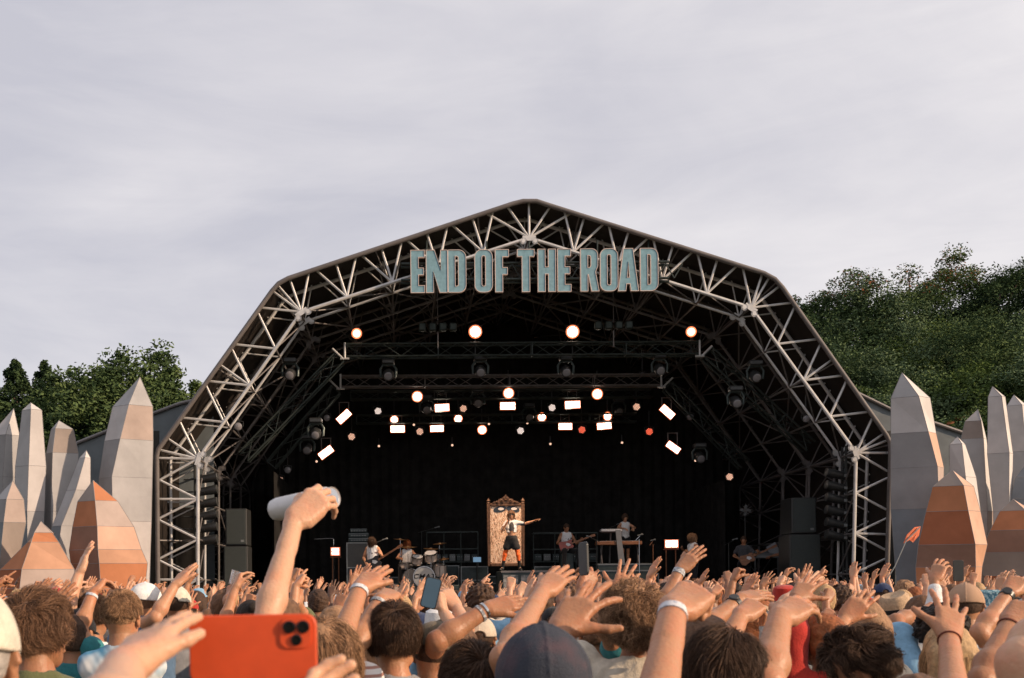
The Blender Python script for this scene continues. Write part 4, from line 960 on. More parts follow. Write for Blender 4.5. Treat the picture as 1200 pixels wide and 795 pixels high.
case(540, 572, 664, 34.5, 'dark flight case behind the drum kit left of the glittering panel'); case(500, 538, 663, 35.5, 'low dark flight case right of the drum kit, in the rear row')
case(626, 655, 664, 34.6, 'dark flight case just right of the glittering panel'); case(690, 722, 662, 35.0, 'dark flight case under the small keyboard'); case(655, 688, 668, 35.6, 'low dark case behind the seated guitarist'); case(748, 772, 672, 35.0, 'dark case right of the long keyboard')
# long rear riser with light edge strips
m = MB(at(600, 690, 36)); m.o.z = ZD
a, b = at(455, 666, 35.9), at(752, 663, 35.9)
m.box(((a.x+b.x)/2, 37, ZD+.33), (b.x-a.x, 2.0, .66)); o = m.build('rear_riser', CASEM); tag(o, 'long low dark riser at the back of the deck with pale front edges', 'riser')
m = MB(o.location)
for z in (.64, .42): m.box(((a.x+b.x)/2, 35.985, ZD+z), (b.x-a.x, .02, .035))
for i in range(9): m.box((a.x+(b.x-a.x)*i/8, 35.98, ZD+.33), (.05, .02, .66))
m.build('edge_strip', ALU, o)
# rack shelves with equipment against the rear
for x0, x1, y0, lb in ((500, 560, 624, 'grey backline rack shelf behind the drum kit'), (625, 700, 625, 'grey backline rack shelf right of the glittering panel')):
    a, b = at(x0, y0, 36.5), at(x1, y0, 36.5); c = Vector(((a.x+b.x)/2, 36.7, ZD+.66)); e = empty('equipment_rack', c, lb, 'rack'); w = b.x-a.x; h = a.z-c.z
    m = MB(c)
    for sx in (-1, -.33, .33, 1): m.tube(c+Vector((sx*w/2, -.2, 0)), c+Vector((sx*w/2, -.2, h)), .018)
    for z in (.33, .62, 1): m.box(c+Vector((0, 0, h*z)), (w, .45, .03))
    m.build('frame', GREENMETAL, e)
    rs = random.Random(3+x0)
    for i in range(7):
        m = MB(c); m.box(c+Vector((-w/2+w*(i+.5)/7, 0, h*.33+.14)), (w/7*.8, .4, .22), bev=.01); u = m.build('amplifier_unit', [CASEM, GREYP][i % 2], e)
        m = MB(c)
        for k in range(3): m.box(c+Vector((-w/2+w*(i+.5)/7+(k-1)*.06, -.205, h*.33+.16)), (.016, .01, .016))
        m.build('indicator_knobs', WHITEP, u).location = (0, 0, 0)
m = MB(at(559, 656, 34.4)); c = at(559, 656, 34.4); m.box(c, (.27, .05, .18), bev=.01); o = m.build('monitor_screen', PLASTIC); tag(o, 'small monitor with a pale blue screen left of the glittering panel', 'monitor')
m = MB(c); m.box(c+Vector((0, -.028, 0)), (.24, .006, .15)); m.build('screen', mat('screen_blue', (.1, .2, .3), emit=(.25, .42, .6), es=.5), o)
m = MB(c); m.tube(c+Vector((0, .03, 0)), Vector((c.x, c.y+.03, ZD)), .02); m.build('stand', BLACKMETAL, o)
# bass amplifier left: cabinet, head on top
cb = case(406, 431, 636, 33.4, 'tall black bass cabinet left of the bassist', dep=.6, name='bass_cabinet', cat='cabinet', mt=PLASTIC)
for i, (y, h) in enumerate(((632.5, 5), (627, 5), (621.5, 4))):
    c = at(420, y, 33.5); m = MB(c); w = (.60, .60, .5)[i]; m.box(c+Vector((0, .25, 0)), (w, .45, h/F*33.5), bev=.01); o = m.build('amplifier_head', CASEM)
    tag(o, '%s amplifier unit stacked on the bass cabinet' % ('lowest', 'middle', 'topmost')[i], 'amplifier')
    m = MB(c); m.box(c+Vector((0, .018, .03)), (w-.02, .012, .012)); m.build('trim_strip', ALU, o)
    for k in range(6): m = MB(c); m.lathe(c+Vector((-.2+k*.08, .02, -.02)), (0, -1, 0), [(0, .014), (.02, .012)], 10); m.build('knob', WHITEP, o)
# two warm work lamps standing on the deck
def floor_lamp(px, py, w, h, d, label, tall):
    c = at(px, py, d); k = d/F; e = empty('floor_lamp', (c.x, d, ZD), label, 'lamp')
    m = MB(e.location); m.box(c+Vector((0, .08, 0)), (w*k+.06, .14, h*k+.06), bev=.02); m.build('housing', PLASTIC, e)
    nx, nz_ = (2, 2) if w > 12 else (1, 2)
    for i in range(nx):
        for j in range(nz_):
            m = MB(e.location); m.box(c+Vector(((i-(nx-1)/2)*w*k/nx, 0, (j-(nz_-1)/2)*h*k/nz_)), (w*k/nx*.86, .02, h*k/nz_*.82), bev=.006); m.build('bulb', E_WHITE, e)
    m = MB(e.location)
    for a in (-1, 1): m.box(c+Vector((0, 0, a*(h*k/2+.012))), (w*k+.05, .03, .016)); m.box(c+Vector((a*(w*k/2+.012), 0, 0)), (.016, .03, h*k))
    m.build('bloom_rim', E_BLOOM, e)  # emissive border imitates bloom around the bulbs
    m = MB(e.location); m.box((c.x, d+.1, c.z-h*k/2-.06), (w*k+.1, .05, .03)); m.tube((c.x-w*k*.4, d+.1, c.z-h*k/2-.05), (c.x-w*k*.4, d+.1, ZD), .018); m.tube((c.x+w*k*.4, d+.1, c.z-h*k/2-.05), (c.x+w*k*.4, d+.1, ZD), .018); m.build('stand', WOOD, e)
floor_lamp(393, 646.5, 9, 8, 33.8, 'glowing square lamp on a stand left of the bass cabinet', 1); floor_lamp(787, 637.5, 14, 8, 33.8, 'glowing four panel lamp on a stand left of the standing guitarist', 1)
c = at(450-70, 632, 34); m = MB(c); m.tube((c.x-.3, 34, c.z), (c.x+.28, 34, c.z+.02), .016); m.tube((c.x+.28, 34, c.z), (c.x+.28, 34, ZD), .016); o = m.build('cymbal_stand', CHROME, smooth=True); tag(o, 'thin boom stand beside the glowing square lamp on the left', 'stand')
# microphone stands
def mic_stand(px, py, d, label, boom=.35, z0=ZD, mt=BLACKMETAL, sg=1):
    c = at(px, py, d); e = empty('microphone_stand', (c.x, d, z0), label, 'microphone stand'); m = MB(e.location); top = Vector((c.x-sg*boom, d, c.z-.12))
    m.tube((top.x, d, z0+.08), top, .012, n=6); m.tube(top-Vector((sg*.1, 0, .04)), c, .010, n=6)
    for k in range(3): a = k*2.1+.4; m.tube((top.x, d, z0+.12), (top.x+.3*math.cos(a), d+.3*math.sin(a), z0+.01), .01, n=6)
    m.build('stand', mt, e, smooth=True); m = MB(e.location); m.lathe(c-Vector((sg*.1, 0, .02)), Vector((sg, -.2, .25)), [(0, .014), (.11, .018), (.115, .026), (.15, .026), (.165, .012)], 12); m.build('microphone', GREYP, e, smooth=True); return e
mic_stand(751, 627, 32.6, 'chrome microphone stand between keyboard and glowing panel lamp', .05, mt=CHROME); mic_stand(452, 632, 32, 'black microphone stand between bassist and drummer'); mic_stand(689, 629, 33.2, 'black microphone stand in front of the seated guitarist', .25, sg=-1)
mic_stand(766, 633, 33.4, 'wooden coloured microphone stand left of the glowing panel lamp', .02, mt=WOOD); mic_stand(862, 632, 32.0, 'black microphone stand by the guitarist at far right', .2); mic_stand(726, 614, 34.6, 'boom microphone in front of the keyboard player', .3, sg=1)
mic_stand(513, 618, 34.8, 'overhead boom microphone above the drum kit', .5)
# ------------------------------------------------------------------ singer's riser, glittering framed panel
a, b = at(588, 669, 30.9), at(650, 668, 30.9); m = MB(Vector((a.x, 31, ZD))); m.box(((a.x+b.x)/2, 31.9, (ZD+a.z)/2), (b.x-a.x, 2.0, a.z-ZD), bev=.02); riser = m.build('singer_riser', CASEM); tag(riser, 'dark box riser under the singer with a worn grey front panel', 'riser')
ZR = a.z
m = MB(riser.location); m.box(((a.x+b.x)/2, 30.89, ZR-.03), (b.x-a.x+.04, .03, .05)); m.build('front_lip', METAL_DULL, riser)
WORN = mat('worn_panel', (.10, .11, .11), rough=.7, col2=(.32, .30, .28), vs_=7, var_lo=.45, var_hi=.62)
for i in range(3): m = MB(riser.location); m.box((a.x+(b.x-a.x)*(i+.5)/3, 30.888, (ZD+ZR)/2-.04), ((b.x-a.x)/3-.08, .02, ZR-ZD-.16)); m.build('front_panel', WORN, riser)
GLIT = bpy.data.materials.new('crackled_gold_foil'); GLIT.use_nodes = True; t = GLIT.node_tree; bs_ = t.nodes['Principled BSDF']
tcn = N(t, 'ShaderNodeTexCoord'); mpn = N(t, 'ShaderNodeMapping'); mpn.inputs['Scale'].default_value = (2.2, 2.2, .9); n1 = N(t, 'ShaderNodeTexNoise', Scale=6.5, Detail=6.0, Roughness=.75, Distortion=2.6); r1 = N(t, 'ShaderNodeValToRGB')
els = r1.color_ramp.elements; els[0].position = .40; els[0].color = (.10, .05, .03, 1); els[1].position = .60; els[1].color = (1, .84, .66, 1); e_ = els.new(.48); e_.color = (.95, .58, .36, 1)
t.links.new(tcn.outputs['Object'], mpn.inputs[0]); t.links.new(mpn.outputs[0], n1.inputs[0]); t.links.new(n1.outputs[0], r1.inputs[0]); t.links.new(r1.outputs[0], bs_.inputs['Base Color']); bs_.inputs['Roughness'].default_value = .3; bs_.inputs['Metallic'].default_value = .1
bp = N(t, 'ShaderNodeBump', Strength=.8, Distance=.03); t.links.new(n1.outputs[0], bp.inputs['Height']); t.links.new(bp.outputs[0], bs_.inputs['Normal'])
bs_.inputs['Emission Strength'].default_value = 0.0
DP = 32.35
c = Vector((at(593.5, 690, DP).x, DP, ZR)); fr = empty('framed_panel', c, 'tall ornate gilded frame round a crackled golden panel behind the singer', 'framed panel')
wt = 44/F*DP; zt = at(592, 590, DP).z; zb = at(592, 664, DP).z
m = MB(c); m.box((c.x, DP+.05, (zt+zb)/2), (wt-.16, .04, zt-zb-.1)); m.build('panel', GLIT, fr)
m = MB(c)
for sx in (-1, 1): m.box((c.x+sx*(wt/2-.045), DP+.03, (zt+zb)/2), (.09, .10, zt-zb), bev=.02); m.lathe((c.x+sx*(wt/2-.045), DP+.03, zt), (0, 0, 1), [(0, .06), (.04, .045), (.07, .06), (.12, .03), (.15, .01)], 12)
m.box((c.x, DP+.03, zt-.04), (wt-.18, .09, .09), bev=.02); m.box((c.x, DP+.03, zb+.05), (wt-.18, .09, .10), bev=.02)
m.build('frame', GOLDW, fr, smooth=True)
m = MB(c); pr = [(-.40, 0), (-.34, .07), (-.24, .08), (-.20, .15), (-.10, .19), (-.05, .25), (0, .30), (.05, .25), (.10, .19), (.20, .15), (.24, .08), (.34, .07), (.40, 0)]
m.prism([(c.x+x, DP-.02, zt+z*.8) for x, z in pr], (0, .07, 0))
for x, z, r in ((0, .17, .07), (-.13, .09, .05), (.13, .09, .05), (-.26, .04, .035), (.26, .04, .035), (0, .26, .035)): m.lathe((c.x+x, DP-.02, zt+z*.8), (0, -1, 0), [(0, r), (.03, r*.9), (.04, r*.5), (.02, r*.3)], 14)
m.build('carved_crest', GOLDW, fr, smooth=True)
EYEB = mat('eye_blue_black', (.03, .045, .065), rough=.4); EYEW = mat('eye_white', (.75, .70, .66), rough=.5)
for sx in (-1, 1):
    m = MB(c); ce = Vector((c.x+.02+sx*.19, DP+.018, zt-.17)); o = [(ce.x+.19*math.cos(a)*(1.0), ce.y, ce.z+.085*math.sin(a)+(.03*sx*math.cos(a)*-1)) for a in [2*PI*i/20 for i in range(20)]]
    m.prism(o, (0, .012, 0)); ey = m.build('mask_eye', EYEB, fr)
    m = MB(c); o = [(ce.x+.03+.085*math.cos(a), ce.y-.012, ce.z+.01+.04*math.sin(a)) for a in [2*PI*i/16 for i in range(16)]]; m.prism(o, (0, .01, 0)); m.build('eye_highlight', EYEW, ey).location = (0, 0, 0)
# ------------------------------------------------------------------ drum kit
DK = 33.0; kc = Vector((at(494, 690, DK).x, DK, ZD)); kr = 1.75
m = MB(Vector((kc.x, DK+.5, ZD))); dz = at(494, 686, DK-.3).z-ZD; m.box((kc.x-.05, DK+.6, ZD+dz/2), (2.3, 1.9, dz), bev=.02); o = m.build('drum_riser', CASEM); tag(o, 'low black carpeted riser carrying the drum kit', 'riser'); ZK = ZD+dz
kit = empty('drum_kit', (kc.x, DK, ZK), 'pale drum kit with a grey front head lettered CMAT and brass cymbals', 'drum kit')
SHELL = mat('drum_shell', (.55, .45, .38), rough=.3, var=.15, vs_=6); HEADG = mat('drum_head_grey', (.26, .27, .28), rough=.6, var=.1); BRASS = mat('cymbal_brass', (.62, .34, .14), rough=.28, metal=.9, var=.2, vs_=30)
def drum(c, ax, r, h, sm=SHELL, hm=HEADG):
    ax = Vector(ax).normalized(); m = MB(kit.location); m.lathe(c, ax, [(0, r), (h, r)], 28); s = m.build('drum_shell', sm, kit, smooth=True)
    m = MB(kit.location)
    for t_ in (0, h): m.lathe(c+ax*(t_-.02), ax, [(0, r+.004), (0, r+.018), (.04, r+.018), (.04, r+.004)], 28, close=False)
    for k in range(8):
        x = ax.orthogonal().normalized(); y = ax.cross(x); q = c+(x*math.cos(k*PI/4)+y*math.sin(k*PI/4))*(r+.02); m.tube(q+ax*.02, q+ax*(h-.02), .007, n=5)
    m.build('hoop', CHROME, s, smooth=True).location = (0, 0, 0)
    m = MB(kit.location); m.lathe(c+ax*h, ax, [(0, r-.004), (.006, r-.006)], 28); hd = m.build('drum_head', hm, s, smooth=True); hd.location = (0, 0, 0); return s, hd
cb_ = at(497, 676.5, DK-.4); _, hd = drum(Vector((cb_.x, DK+.05, cb_.z)), (0, -1, 0), .30, .42)
drum(Vector((at(486, 690, DK).x, DK+.45, cb_.z-.02)), (-.25, -1, 0), .26, .40, hm=mat('drum_head_cream', (.36, .31, .26), rough=.6))
pt_ = at(505.5, 652, DK-.1); drum(pt_-Vector((0, 0, .12)), (-.1, -.45, .9), .175, .24, hm=WHITEP)
pt_ = at(488, 656, DK-.1); drum(pt_-Vector((0, 0, .1)), (.1, -.4, .9), .15, .2, hm=WHITEP); pt_ = at(515, 668, DK+.3); drum(pt_-Vector((0, 0, .18)), (0, -.1, 1), .20, .34); pt_ = at(474, 662, DK+.4); drum(pt_-Vector((0, 0, .1)), (0, -.1, 1), .17, .15)
cu = bpy.data.curves.new('txt', 'FONT'); cu.body = 'CMAT'; cu.size = .225; cu.align_x = 'CENTER'; cu.align_y = 'CENTER'; cu.extrude = .003; cu.offset = .004; cu.space_character = 1.12; cu.shear = .2
to = bpy.data.objects.new('tmp_text', cu); COL.objects.link(to); bpy.context.view_layer.update(); me = bpy.data.meshes.new_from_object(to); bpy.data.objects.remove(to)
me.materials.clear(); me.materials.append(mat('drum_lettering', (.012, .012, .014), rough=.6, var=0)); lt = link('lettering', me, hd); lt.rotation_euler = (PI/2, 0, 0); lt.location = Vector((cb_.x, DK-.384, cb_.z+.02))-kit.location; lt.scale = (.98, .82, 1)
def cymbal(px, py, d, r, tilt=(.1, -.25, 1), stand=True):
    c = at(px, py, d); ax = Vector(tilt).normalized(); m = MB(kit.location); m.lathe(c, ax, [(-.012, r), (-.008, r), (.0, r*.3), (.018, r*.18), (.022, .01), (.018, .005)], 30); cy = m.build('cymbal', BRASS, kit, smooth=True)
    m = MB(kit.location); m.tube((c.x, c.y, ZK), c+ax*.03, .009, n=6)
    for k in range(3): a = k*2.1; m.tube((c.x, c.y, ZK+.2), (c.x+.22*math.cos(a), c.y+.22*math.sin(a), ZK), .008, n=5)
    m.build('cymbal_stand', CHROME, kit, smooth=True)
cymbal(478, 641, DK-.2, .27, (.0, -.06, 1)); cymbal(505, 643, DK+.1, .22, (.05, -.12, 1)); cymbal(515, 637, DK+.3, .20, (-.1, -.14, 1)); cymbal(469, 632, DK+.6, .2, (.1, -.1, 1)); cymbal(520, 655, DK+.2, .16, (-.1, -.2, 1))
m = MB(kit.location); q = Vector((at(477, 690, DK+.75).x, DK+.75, ZK)); m.lathe(q+Vector((0, 0, .42)), (0, 0, 1), [(0, .15), (.06, .17), (.08, .14)], 18); m.tube(q, q+Vector((0, 0, .42)), .02); m.build('drum_stool', BLACKCLOTH, kit, smooth=True)
# ------------------------------------------------------------------ keyboards
kb = at(726, 636.5, 33.4); ka = at(699, 637, 33.4); kd = at(752, 636, 33.4); RZ = at(733, 661, 34).z; a, b = at(700, 662, 33.2), at(764, 662, 33.2)
m = MB(Vector((a.x, 33.2, ZD))); m.box(((a.x+b.x)/2, 34.3, (ZD+RZ)/2), (b.x-a.x, 2.2, RZ-ZD), bev=.02); o = m.build('keyboard_riser', CASEM); tag(o, 'dark riser under the keyboard player with bright metal front rails', 'riser')
m = MB(o.location)
for z in (RZ-.03, RZ-.22): m.box(((a.x+b.x)/2, 33.185, z), (b.x-a.x, .02, .04))
m.build('front_rail', ALU, o)
def keyboard(p, w, dep, label, bm_, nk=30, h=.09):
    e = empty('keyboard', p, label, 'keyboard'); m = MB(p); m.box(p, (w, dep, h), bev=.012); m.build('body', bm_, e)
    m = MB(p)
    for i in range(nk): m.box(p+Vector((-w/2+.03+(w-.06)*(i+.5)/nk, dep*.25, h/2+.008)), ((w-.06)/nk*.9, dep*.4, .014))
    m.build('white_keys', WHITEP, e); m = MB(p)
    for i in range(nk):
        if i % 7 not in (2, 6): m.box(p+Vector((-w/2+.03+(w-.06)*(i+1)/nk, dep*.18, h/2+.022)), ((w-.06)/nk*.5, dep*.25, .014))
    m.build('black_keys', PLASTIC, e)
    m = MB(p)
    for i in range(6): m.lathe(p+Vector((-w*.3+i*w*.1, -dep*.3, h/2)), (0, 0, 1), [(0, .012), (.02, .01)], 10)
    m.build('knobs', GREYP, e); return e
keyboard(Vector((kb.x, 33.6, kb.z)), kd.x-ka.x, .42, 'long wooden sided keyboard in front of the keyboard player', WOOD, 36, .11)
k2 = at(716, 622, 33.6); keyboard(k2, .62, .28, 'small white keyboard on the upper tier left of the keyboard player', WHITEP, 18, .07)
m = MB(Vector((kb.x, 33.6, RZ)))
for px in (705, 748):
    x = at(px, 690, 33.6).x; m.tube((x, 33.45, RZ), (x, 33.75, kb.z-.06), .02); m.tube((x, 33.75, RZ), (x, 33.45, kb.z-.06), .02)
m.tube((k2.x, 33.62, k2.z-.04), (k2.x, 33.9, RZ), .025); m.tube((k2.x-.28, 33.6, k2.z-.05), (k2.x+.28, 33.6, k2.z-.05), .02); o = m.build('keyboard_stand', METAL_DULL); tag(o, 'two tier metal keyboard stand on the keyboard riser', 'stand')
gp = at(726.5, 638, 33.3); m = MB(Vector((gp.x, 33.3, RZ))); x0 = at(722, 690, 33.3).x; x1 = at(731, 690, 33.3).x; zt_ = at(724, 621, 33.3).z; m.prism([(x0, 33.3, zt_), (x0+.15, 33.3, zt_), (x1+.04, 33.3, RZ), (x1-.14, 33.3, RZ)], (0, .05, 0)); o = m.build('grey_board', mat('painted_grey_board', (.20, .21, .22), rough=.6, var=.1)); tag(o, 'narrow grey board leaning up in front of the keyboard stand', 'board')
# desk of the technician at the right
a, b = at(870, 653, 33.4), at(912, 652, 33.4); c = Vector(((a.x+b.x)/2, 33.6, ZD)); e = empty('mixing_desk', c, 'small mixing desk on tall case legs at the right of the stage', 'mixing desk'); w = b.x-a.x
m = MB(c); m.box((c.x, 33.6, a.z), (w, .6, .07), bev=.01); m.build('desk_top', TOPM, e)
for sx in (-1, -.35, 1):
    m = MB(c); m.box((c.x+sx*(w/2-.03), 33.35, (a.z+ZD)/2), (.04, .04, a.z-ZD)); m.build('leg', ALU, e)
m = MB(c); m.box((c.x+.15, 33.7, ZD+.3), (w*.6, .5, .6), bev=.01); m.build('case', CASEM, e)
m = MB(c); m.box((c.x+.05, 33.6, a.z+.09), (w*.7, .45, .11), Matrix.Rotation(.25, 3, 'X'), .01); m.build('console', GREYP, e)
m = MB(c); m.box((c.x+.42, 33.5, a.z+.22), (.30, .03, .34), Matrix.Rotation(-.5, 3, 'Y')); m.build('laptop_lid', mat('pale_lid', (.30, .31, .33), rough=.5), e)
m = MB(c); m.box((c.x-w*.42, 33.28, a.z+.02), (.16, .02, .05)); m.build('red_light_strip', E_RED, e)
# stage fan
c = at(874, 598, 33.6); e = empty('stage_fan', c, 'round grey fan on a stand in the dark at the right of the stage', 'fan'); m = MB(c)
for k in range(5): m.lathe(c, (-.6, -1, 0), [(-.02+k*.02, .20-abs(k-2)*.03), (-.015+k*.02, .20-abs(k-2)*.03)], 22, close=False)
for k in range(12): x = Vector((-.6, -1, 0)).normalized(); y = Vector((0, 0, 1)); z = x.cross(y); m.tube(c-x*-.05, c+(y*math.cos(k*PI/6)+z*math.sin(k*PI/6))*.2, .006, n=4)
m.build('cage', METAL_DULL, e); m = MB(c)
for k in range(4): m.box(c+Vector((.09*math.cos(k*PI/2), .03, .09*math.sin(k*PI/2))), (.14, .02, .07), Matrix.Rotation(-k*PI/2+.3, 3, 'Y'))
m.build('blade', GREYP, e); m = MB(c); m.tube(c+Vector((0, .08, -.02)), (c.x, c.y+.08, ZD), .02); m.build('stand', BLACKMETAL, e)
# crowd barrier in front of the deck
x = xl+.8; i = 0
BR = empty('crowd_barrier', ((xl+xr)/2, 27.75, 0), 'grey metal crowd barrier along the front of the stage', 'barrier')
while x < xr-.8:
    m = MB(BR.location); m.box((x+.5, 27.75, .75), (.98, .03, .9)); m.tube((x, 27.75, 1.22), (x+1, 27.75, 1.22), .03); m.tube((x+.1, 27.75, .02), (x+.1, 28.2, .02), .03); m.tube((x+.1, 28.2, .02), (x+.1, 27.78, 1.0), .025); m.build('barrier_panel', METAL_DULL, BR); x += 1.02
# ------------------------------------------------------------------ faceted crystal towers either side of the stage
PAINT = {}
def paint(nm, c): 
    PAINT[nm] = mat('painted_'+nm, c, rough=.85, var=.13, vs_=1.1, detail=8.0, bump=.2, bs=9, spec=.15); return PAINT[nm]
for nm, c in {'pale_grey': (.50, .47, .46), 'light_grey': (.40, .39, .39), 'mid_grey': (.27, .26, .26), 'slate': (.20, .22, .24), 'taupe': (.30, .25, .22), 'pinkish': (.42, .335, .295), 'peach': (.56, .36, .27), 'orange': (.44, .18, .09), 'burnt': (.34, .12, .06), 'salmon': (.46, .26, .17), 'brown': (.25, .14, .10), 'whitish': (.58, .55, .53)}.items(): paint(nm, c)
def crystal(rings, apex, d, bands, label, ridge=.5, group='faceted crystal towers'):  # right faces mostly lighter, left darker: sun and shade put into band colours
    """rings from the top belt down: (left, ridge, right, y) in photo pixels; bands: per ring gap incl. the tip (left colour, right colour)"""
    names = sorted({x for b in bands for x in b}); ix = {n: i for i, n in enumerate(names)}
    rows = []
    for l, c, r, y in rings:
        L_, C_, R_ = at(l, y, d), at(c, y, d), at(r, y, d); w = R_.x-L_.x; t = (C_.x-L_.x)/w
        dep = w*.5
        rows.append([Vector((L_.x, d, L_.z)), Vector((C_.x, d-dep*.72, C_.z)), Vector((R_.x, d+.0, L_.z)), Vector((L_.x+w*(1-t), d+dep*.72, L_.z))])
    b = rows[-1]; rows.append([Vector((p.x*.97+sum(q.x for q in b)/4*.03, p.y, 0)) for p in b]) if b[0].z > .05 else None
    ap = at(*apex, d); o = Vector((sum(p.x for p in rows[-1])/4, d, 0)); m = MB(o)
    vs_ = [ap]+[p for r in rows for p in r]; 
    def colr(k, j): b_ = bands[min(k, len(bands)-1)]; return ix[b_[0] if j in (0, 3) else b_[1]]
    base = len(m.v); m.v += [tuple(p-o) for p in vs_]
    for j in range(4): m.f.append((0, 1+j, 1+(j+1) % 4)); m.m.append(colr(0, j))
    for k in range(len(rows)-1):
        for j in range(4): a = 1+k*4; m.f.append((a+j, a+4+j, a+4+(j+1) % 4, a+(j+1) % 4)); m.m.append(colr(k+1, j))
    ob = m.build('crystal_tower', [PAINT[n] for n in names]); tag(ob, label, 'crystal tower', group)
    mm = MB(o)       # thin seams where the panels meet
    for k in range(len(rows)-1):
        for j in (0, 1, 2): mm.tube(rows[k][j], rows[k+1][j], .006, n=5)
        if k > 0:
            for j in (0, 1): mm.tube(rows[k][j], rows[k][j+1], .005, n=5)
    for j in (0, 1, 2): mm.tube(ap, rows[0][j], .006, n=5)
    for j in (0, 1): mm.tube(rows[0][j], rows[0][j+1], .005, n=5)
    e = mm.build('panel_seams', PAINT['mid_grey'], ob); e.location = (0, 0, 0)
    return ob
# left group
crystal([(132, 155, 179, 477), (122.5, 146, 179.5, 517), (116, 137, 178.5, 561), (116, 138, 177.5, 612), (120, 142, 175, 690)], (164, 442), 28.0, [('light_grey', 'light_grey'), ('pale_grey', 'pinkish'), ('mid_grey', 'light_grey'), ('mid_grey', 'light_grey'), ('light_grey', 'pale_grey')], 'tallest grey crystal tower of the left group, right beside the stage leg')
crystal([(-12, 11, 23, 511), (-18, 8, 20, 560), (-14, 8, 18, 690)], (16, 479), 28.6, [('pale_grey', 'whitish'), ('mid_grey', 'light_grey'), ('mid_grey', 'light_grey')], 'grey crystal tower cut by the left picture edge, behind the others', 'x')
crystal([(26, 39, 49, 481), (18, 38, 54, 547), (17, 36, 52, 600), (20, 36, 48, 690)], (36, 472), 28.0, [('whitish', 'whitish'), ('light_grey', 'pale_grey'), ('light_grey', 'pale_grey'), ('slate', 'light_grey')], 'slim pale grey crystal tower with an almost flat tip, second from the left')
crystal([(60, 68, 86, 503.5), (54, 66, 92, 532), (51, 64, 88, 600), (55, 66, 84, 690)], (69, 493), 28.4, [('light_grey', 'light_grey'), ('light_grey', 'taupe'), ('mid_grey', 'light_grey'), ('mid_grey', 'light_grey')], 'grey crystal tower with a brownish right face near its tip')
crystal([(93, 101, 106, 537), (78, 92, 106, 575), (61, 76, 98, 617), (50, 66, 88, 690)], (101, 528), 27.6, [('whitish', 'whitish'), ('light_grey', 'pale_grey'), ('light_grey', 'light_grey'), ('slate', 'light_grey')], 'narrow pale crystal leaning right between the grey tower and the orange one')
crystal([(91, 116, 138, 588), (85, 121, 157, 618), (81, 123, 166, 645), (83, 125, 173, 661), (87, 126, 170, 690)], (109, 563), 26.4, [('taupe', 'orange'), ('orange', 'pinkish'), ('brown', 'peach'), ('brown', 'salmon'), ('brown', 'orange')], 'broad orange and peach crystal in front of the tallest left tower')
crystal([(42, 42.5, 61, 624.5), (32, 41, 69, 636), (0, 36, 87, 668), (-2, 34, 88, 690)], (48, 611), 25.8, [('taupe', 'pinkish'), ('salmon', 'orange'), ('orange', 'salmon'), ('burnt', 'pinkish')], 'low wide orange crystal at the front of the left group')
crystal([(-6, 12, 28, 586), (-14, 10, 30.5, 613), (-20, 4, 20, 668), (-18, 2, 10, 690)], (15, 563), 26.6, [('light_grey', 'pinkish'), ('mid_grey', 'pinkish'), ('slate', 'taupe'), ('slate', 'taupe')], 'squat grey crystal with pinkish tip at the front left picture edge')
# right group
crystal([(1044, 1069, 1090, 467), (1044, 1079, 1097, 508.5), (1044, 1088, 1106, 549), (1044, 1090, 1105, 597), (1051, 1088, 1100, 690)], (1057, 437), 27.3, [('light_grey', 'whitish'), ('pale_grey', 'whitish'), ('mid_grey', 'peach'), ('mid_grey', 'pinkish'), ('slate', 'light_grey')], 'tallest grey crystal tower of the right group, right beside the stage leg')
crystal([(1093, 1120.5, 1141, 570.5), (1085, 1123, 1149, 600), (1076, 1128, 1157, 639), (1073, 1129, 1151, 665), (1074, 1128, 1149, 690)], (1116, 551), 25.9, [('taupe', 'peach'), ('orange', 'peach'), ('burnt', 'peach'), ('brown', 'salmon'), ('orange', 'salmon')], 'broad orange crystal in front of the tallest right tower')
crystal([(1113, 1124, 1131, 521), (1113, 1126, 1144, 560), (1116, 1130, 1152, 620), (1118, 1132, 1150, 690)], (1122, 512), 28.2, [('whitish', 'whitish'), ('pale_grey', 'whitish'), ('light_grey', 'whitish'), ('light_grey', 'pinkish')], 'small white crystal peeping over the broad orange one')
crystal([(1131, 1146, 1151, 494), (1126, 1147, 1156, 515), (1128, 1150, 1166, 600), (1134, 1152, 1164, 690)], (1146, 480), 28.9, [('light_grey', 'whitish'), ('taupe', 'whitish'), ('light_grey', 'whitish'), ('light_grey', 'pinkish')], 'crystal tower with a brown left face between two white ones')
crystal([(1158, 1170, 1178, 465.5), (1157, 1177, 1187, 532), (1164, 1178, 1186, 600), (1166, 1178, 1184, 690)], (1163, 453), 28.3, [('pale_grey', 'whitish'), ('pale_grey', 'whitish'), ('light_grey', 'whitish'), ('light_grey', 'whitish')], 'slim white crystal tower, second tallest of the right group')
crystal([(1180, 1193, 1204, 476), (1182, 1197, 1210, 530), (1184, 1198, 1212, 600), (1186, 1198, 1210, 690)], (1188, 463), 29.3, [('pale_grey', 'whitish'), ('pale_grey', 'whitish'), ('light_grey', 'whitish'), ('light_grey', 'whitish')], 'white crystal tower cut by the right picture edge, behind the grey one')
crystal([(1190, 1208, 1222, 560), (1184, 1206, 1228, 585), (1182, 1206, 1228, 640), (1186, 1206, 1224, 690)], (1204, 542), 28.2, [('slate', 'light_grey'), ('slate', 'light_grey'), ('slate', 'light_grey')], 'dark grey crystal at the right picture edge behind the low orange one')
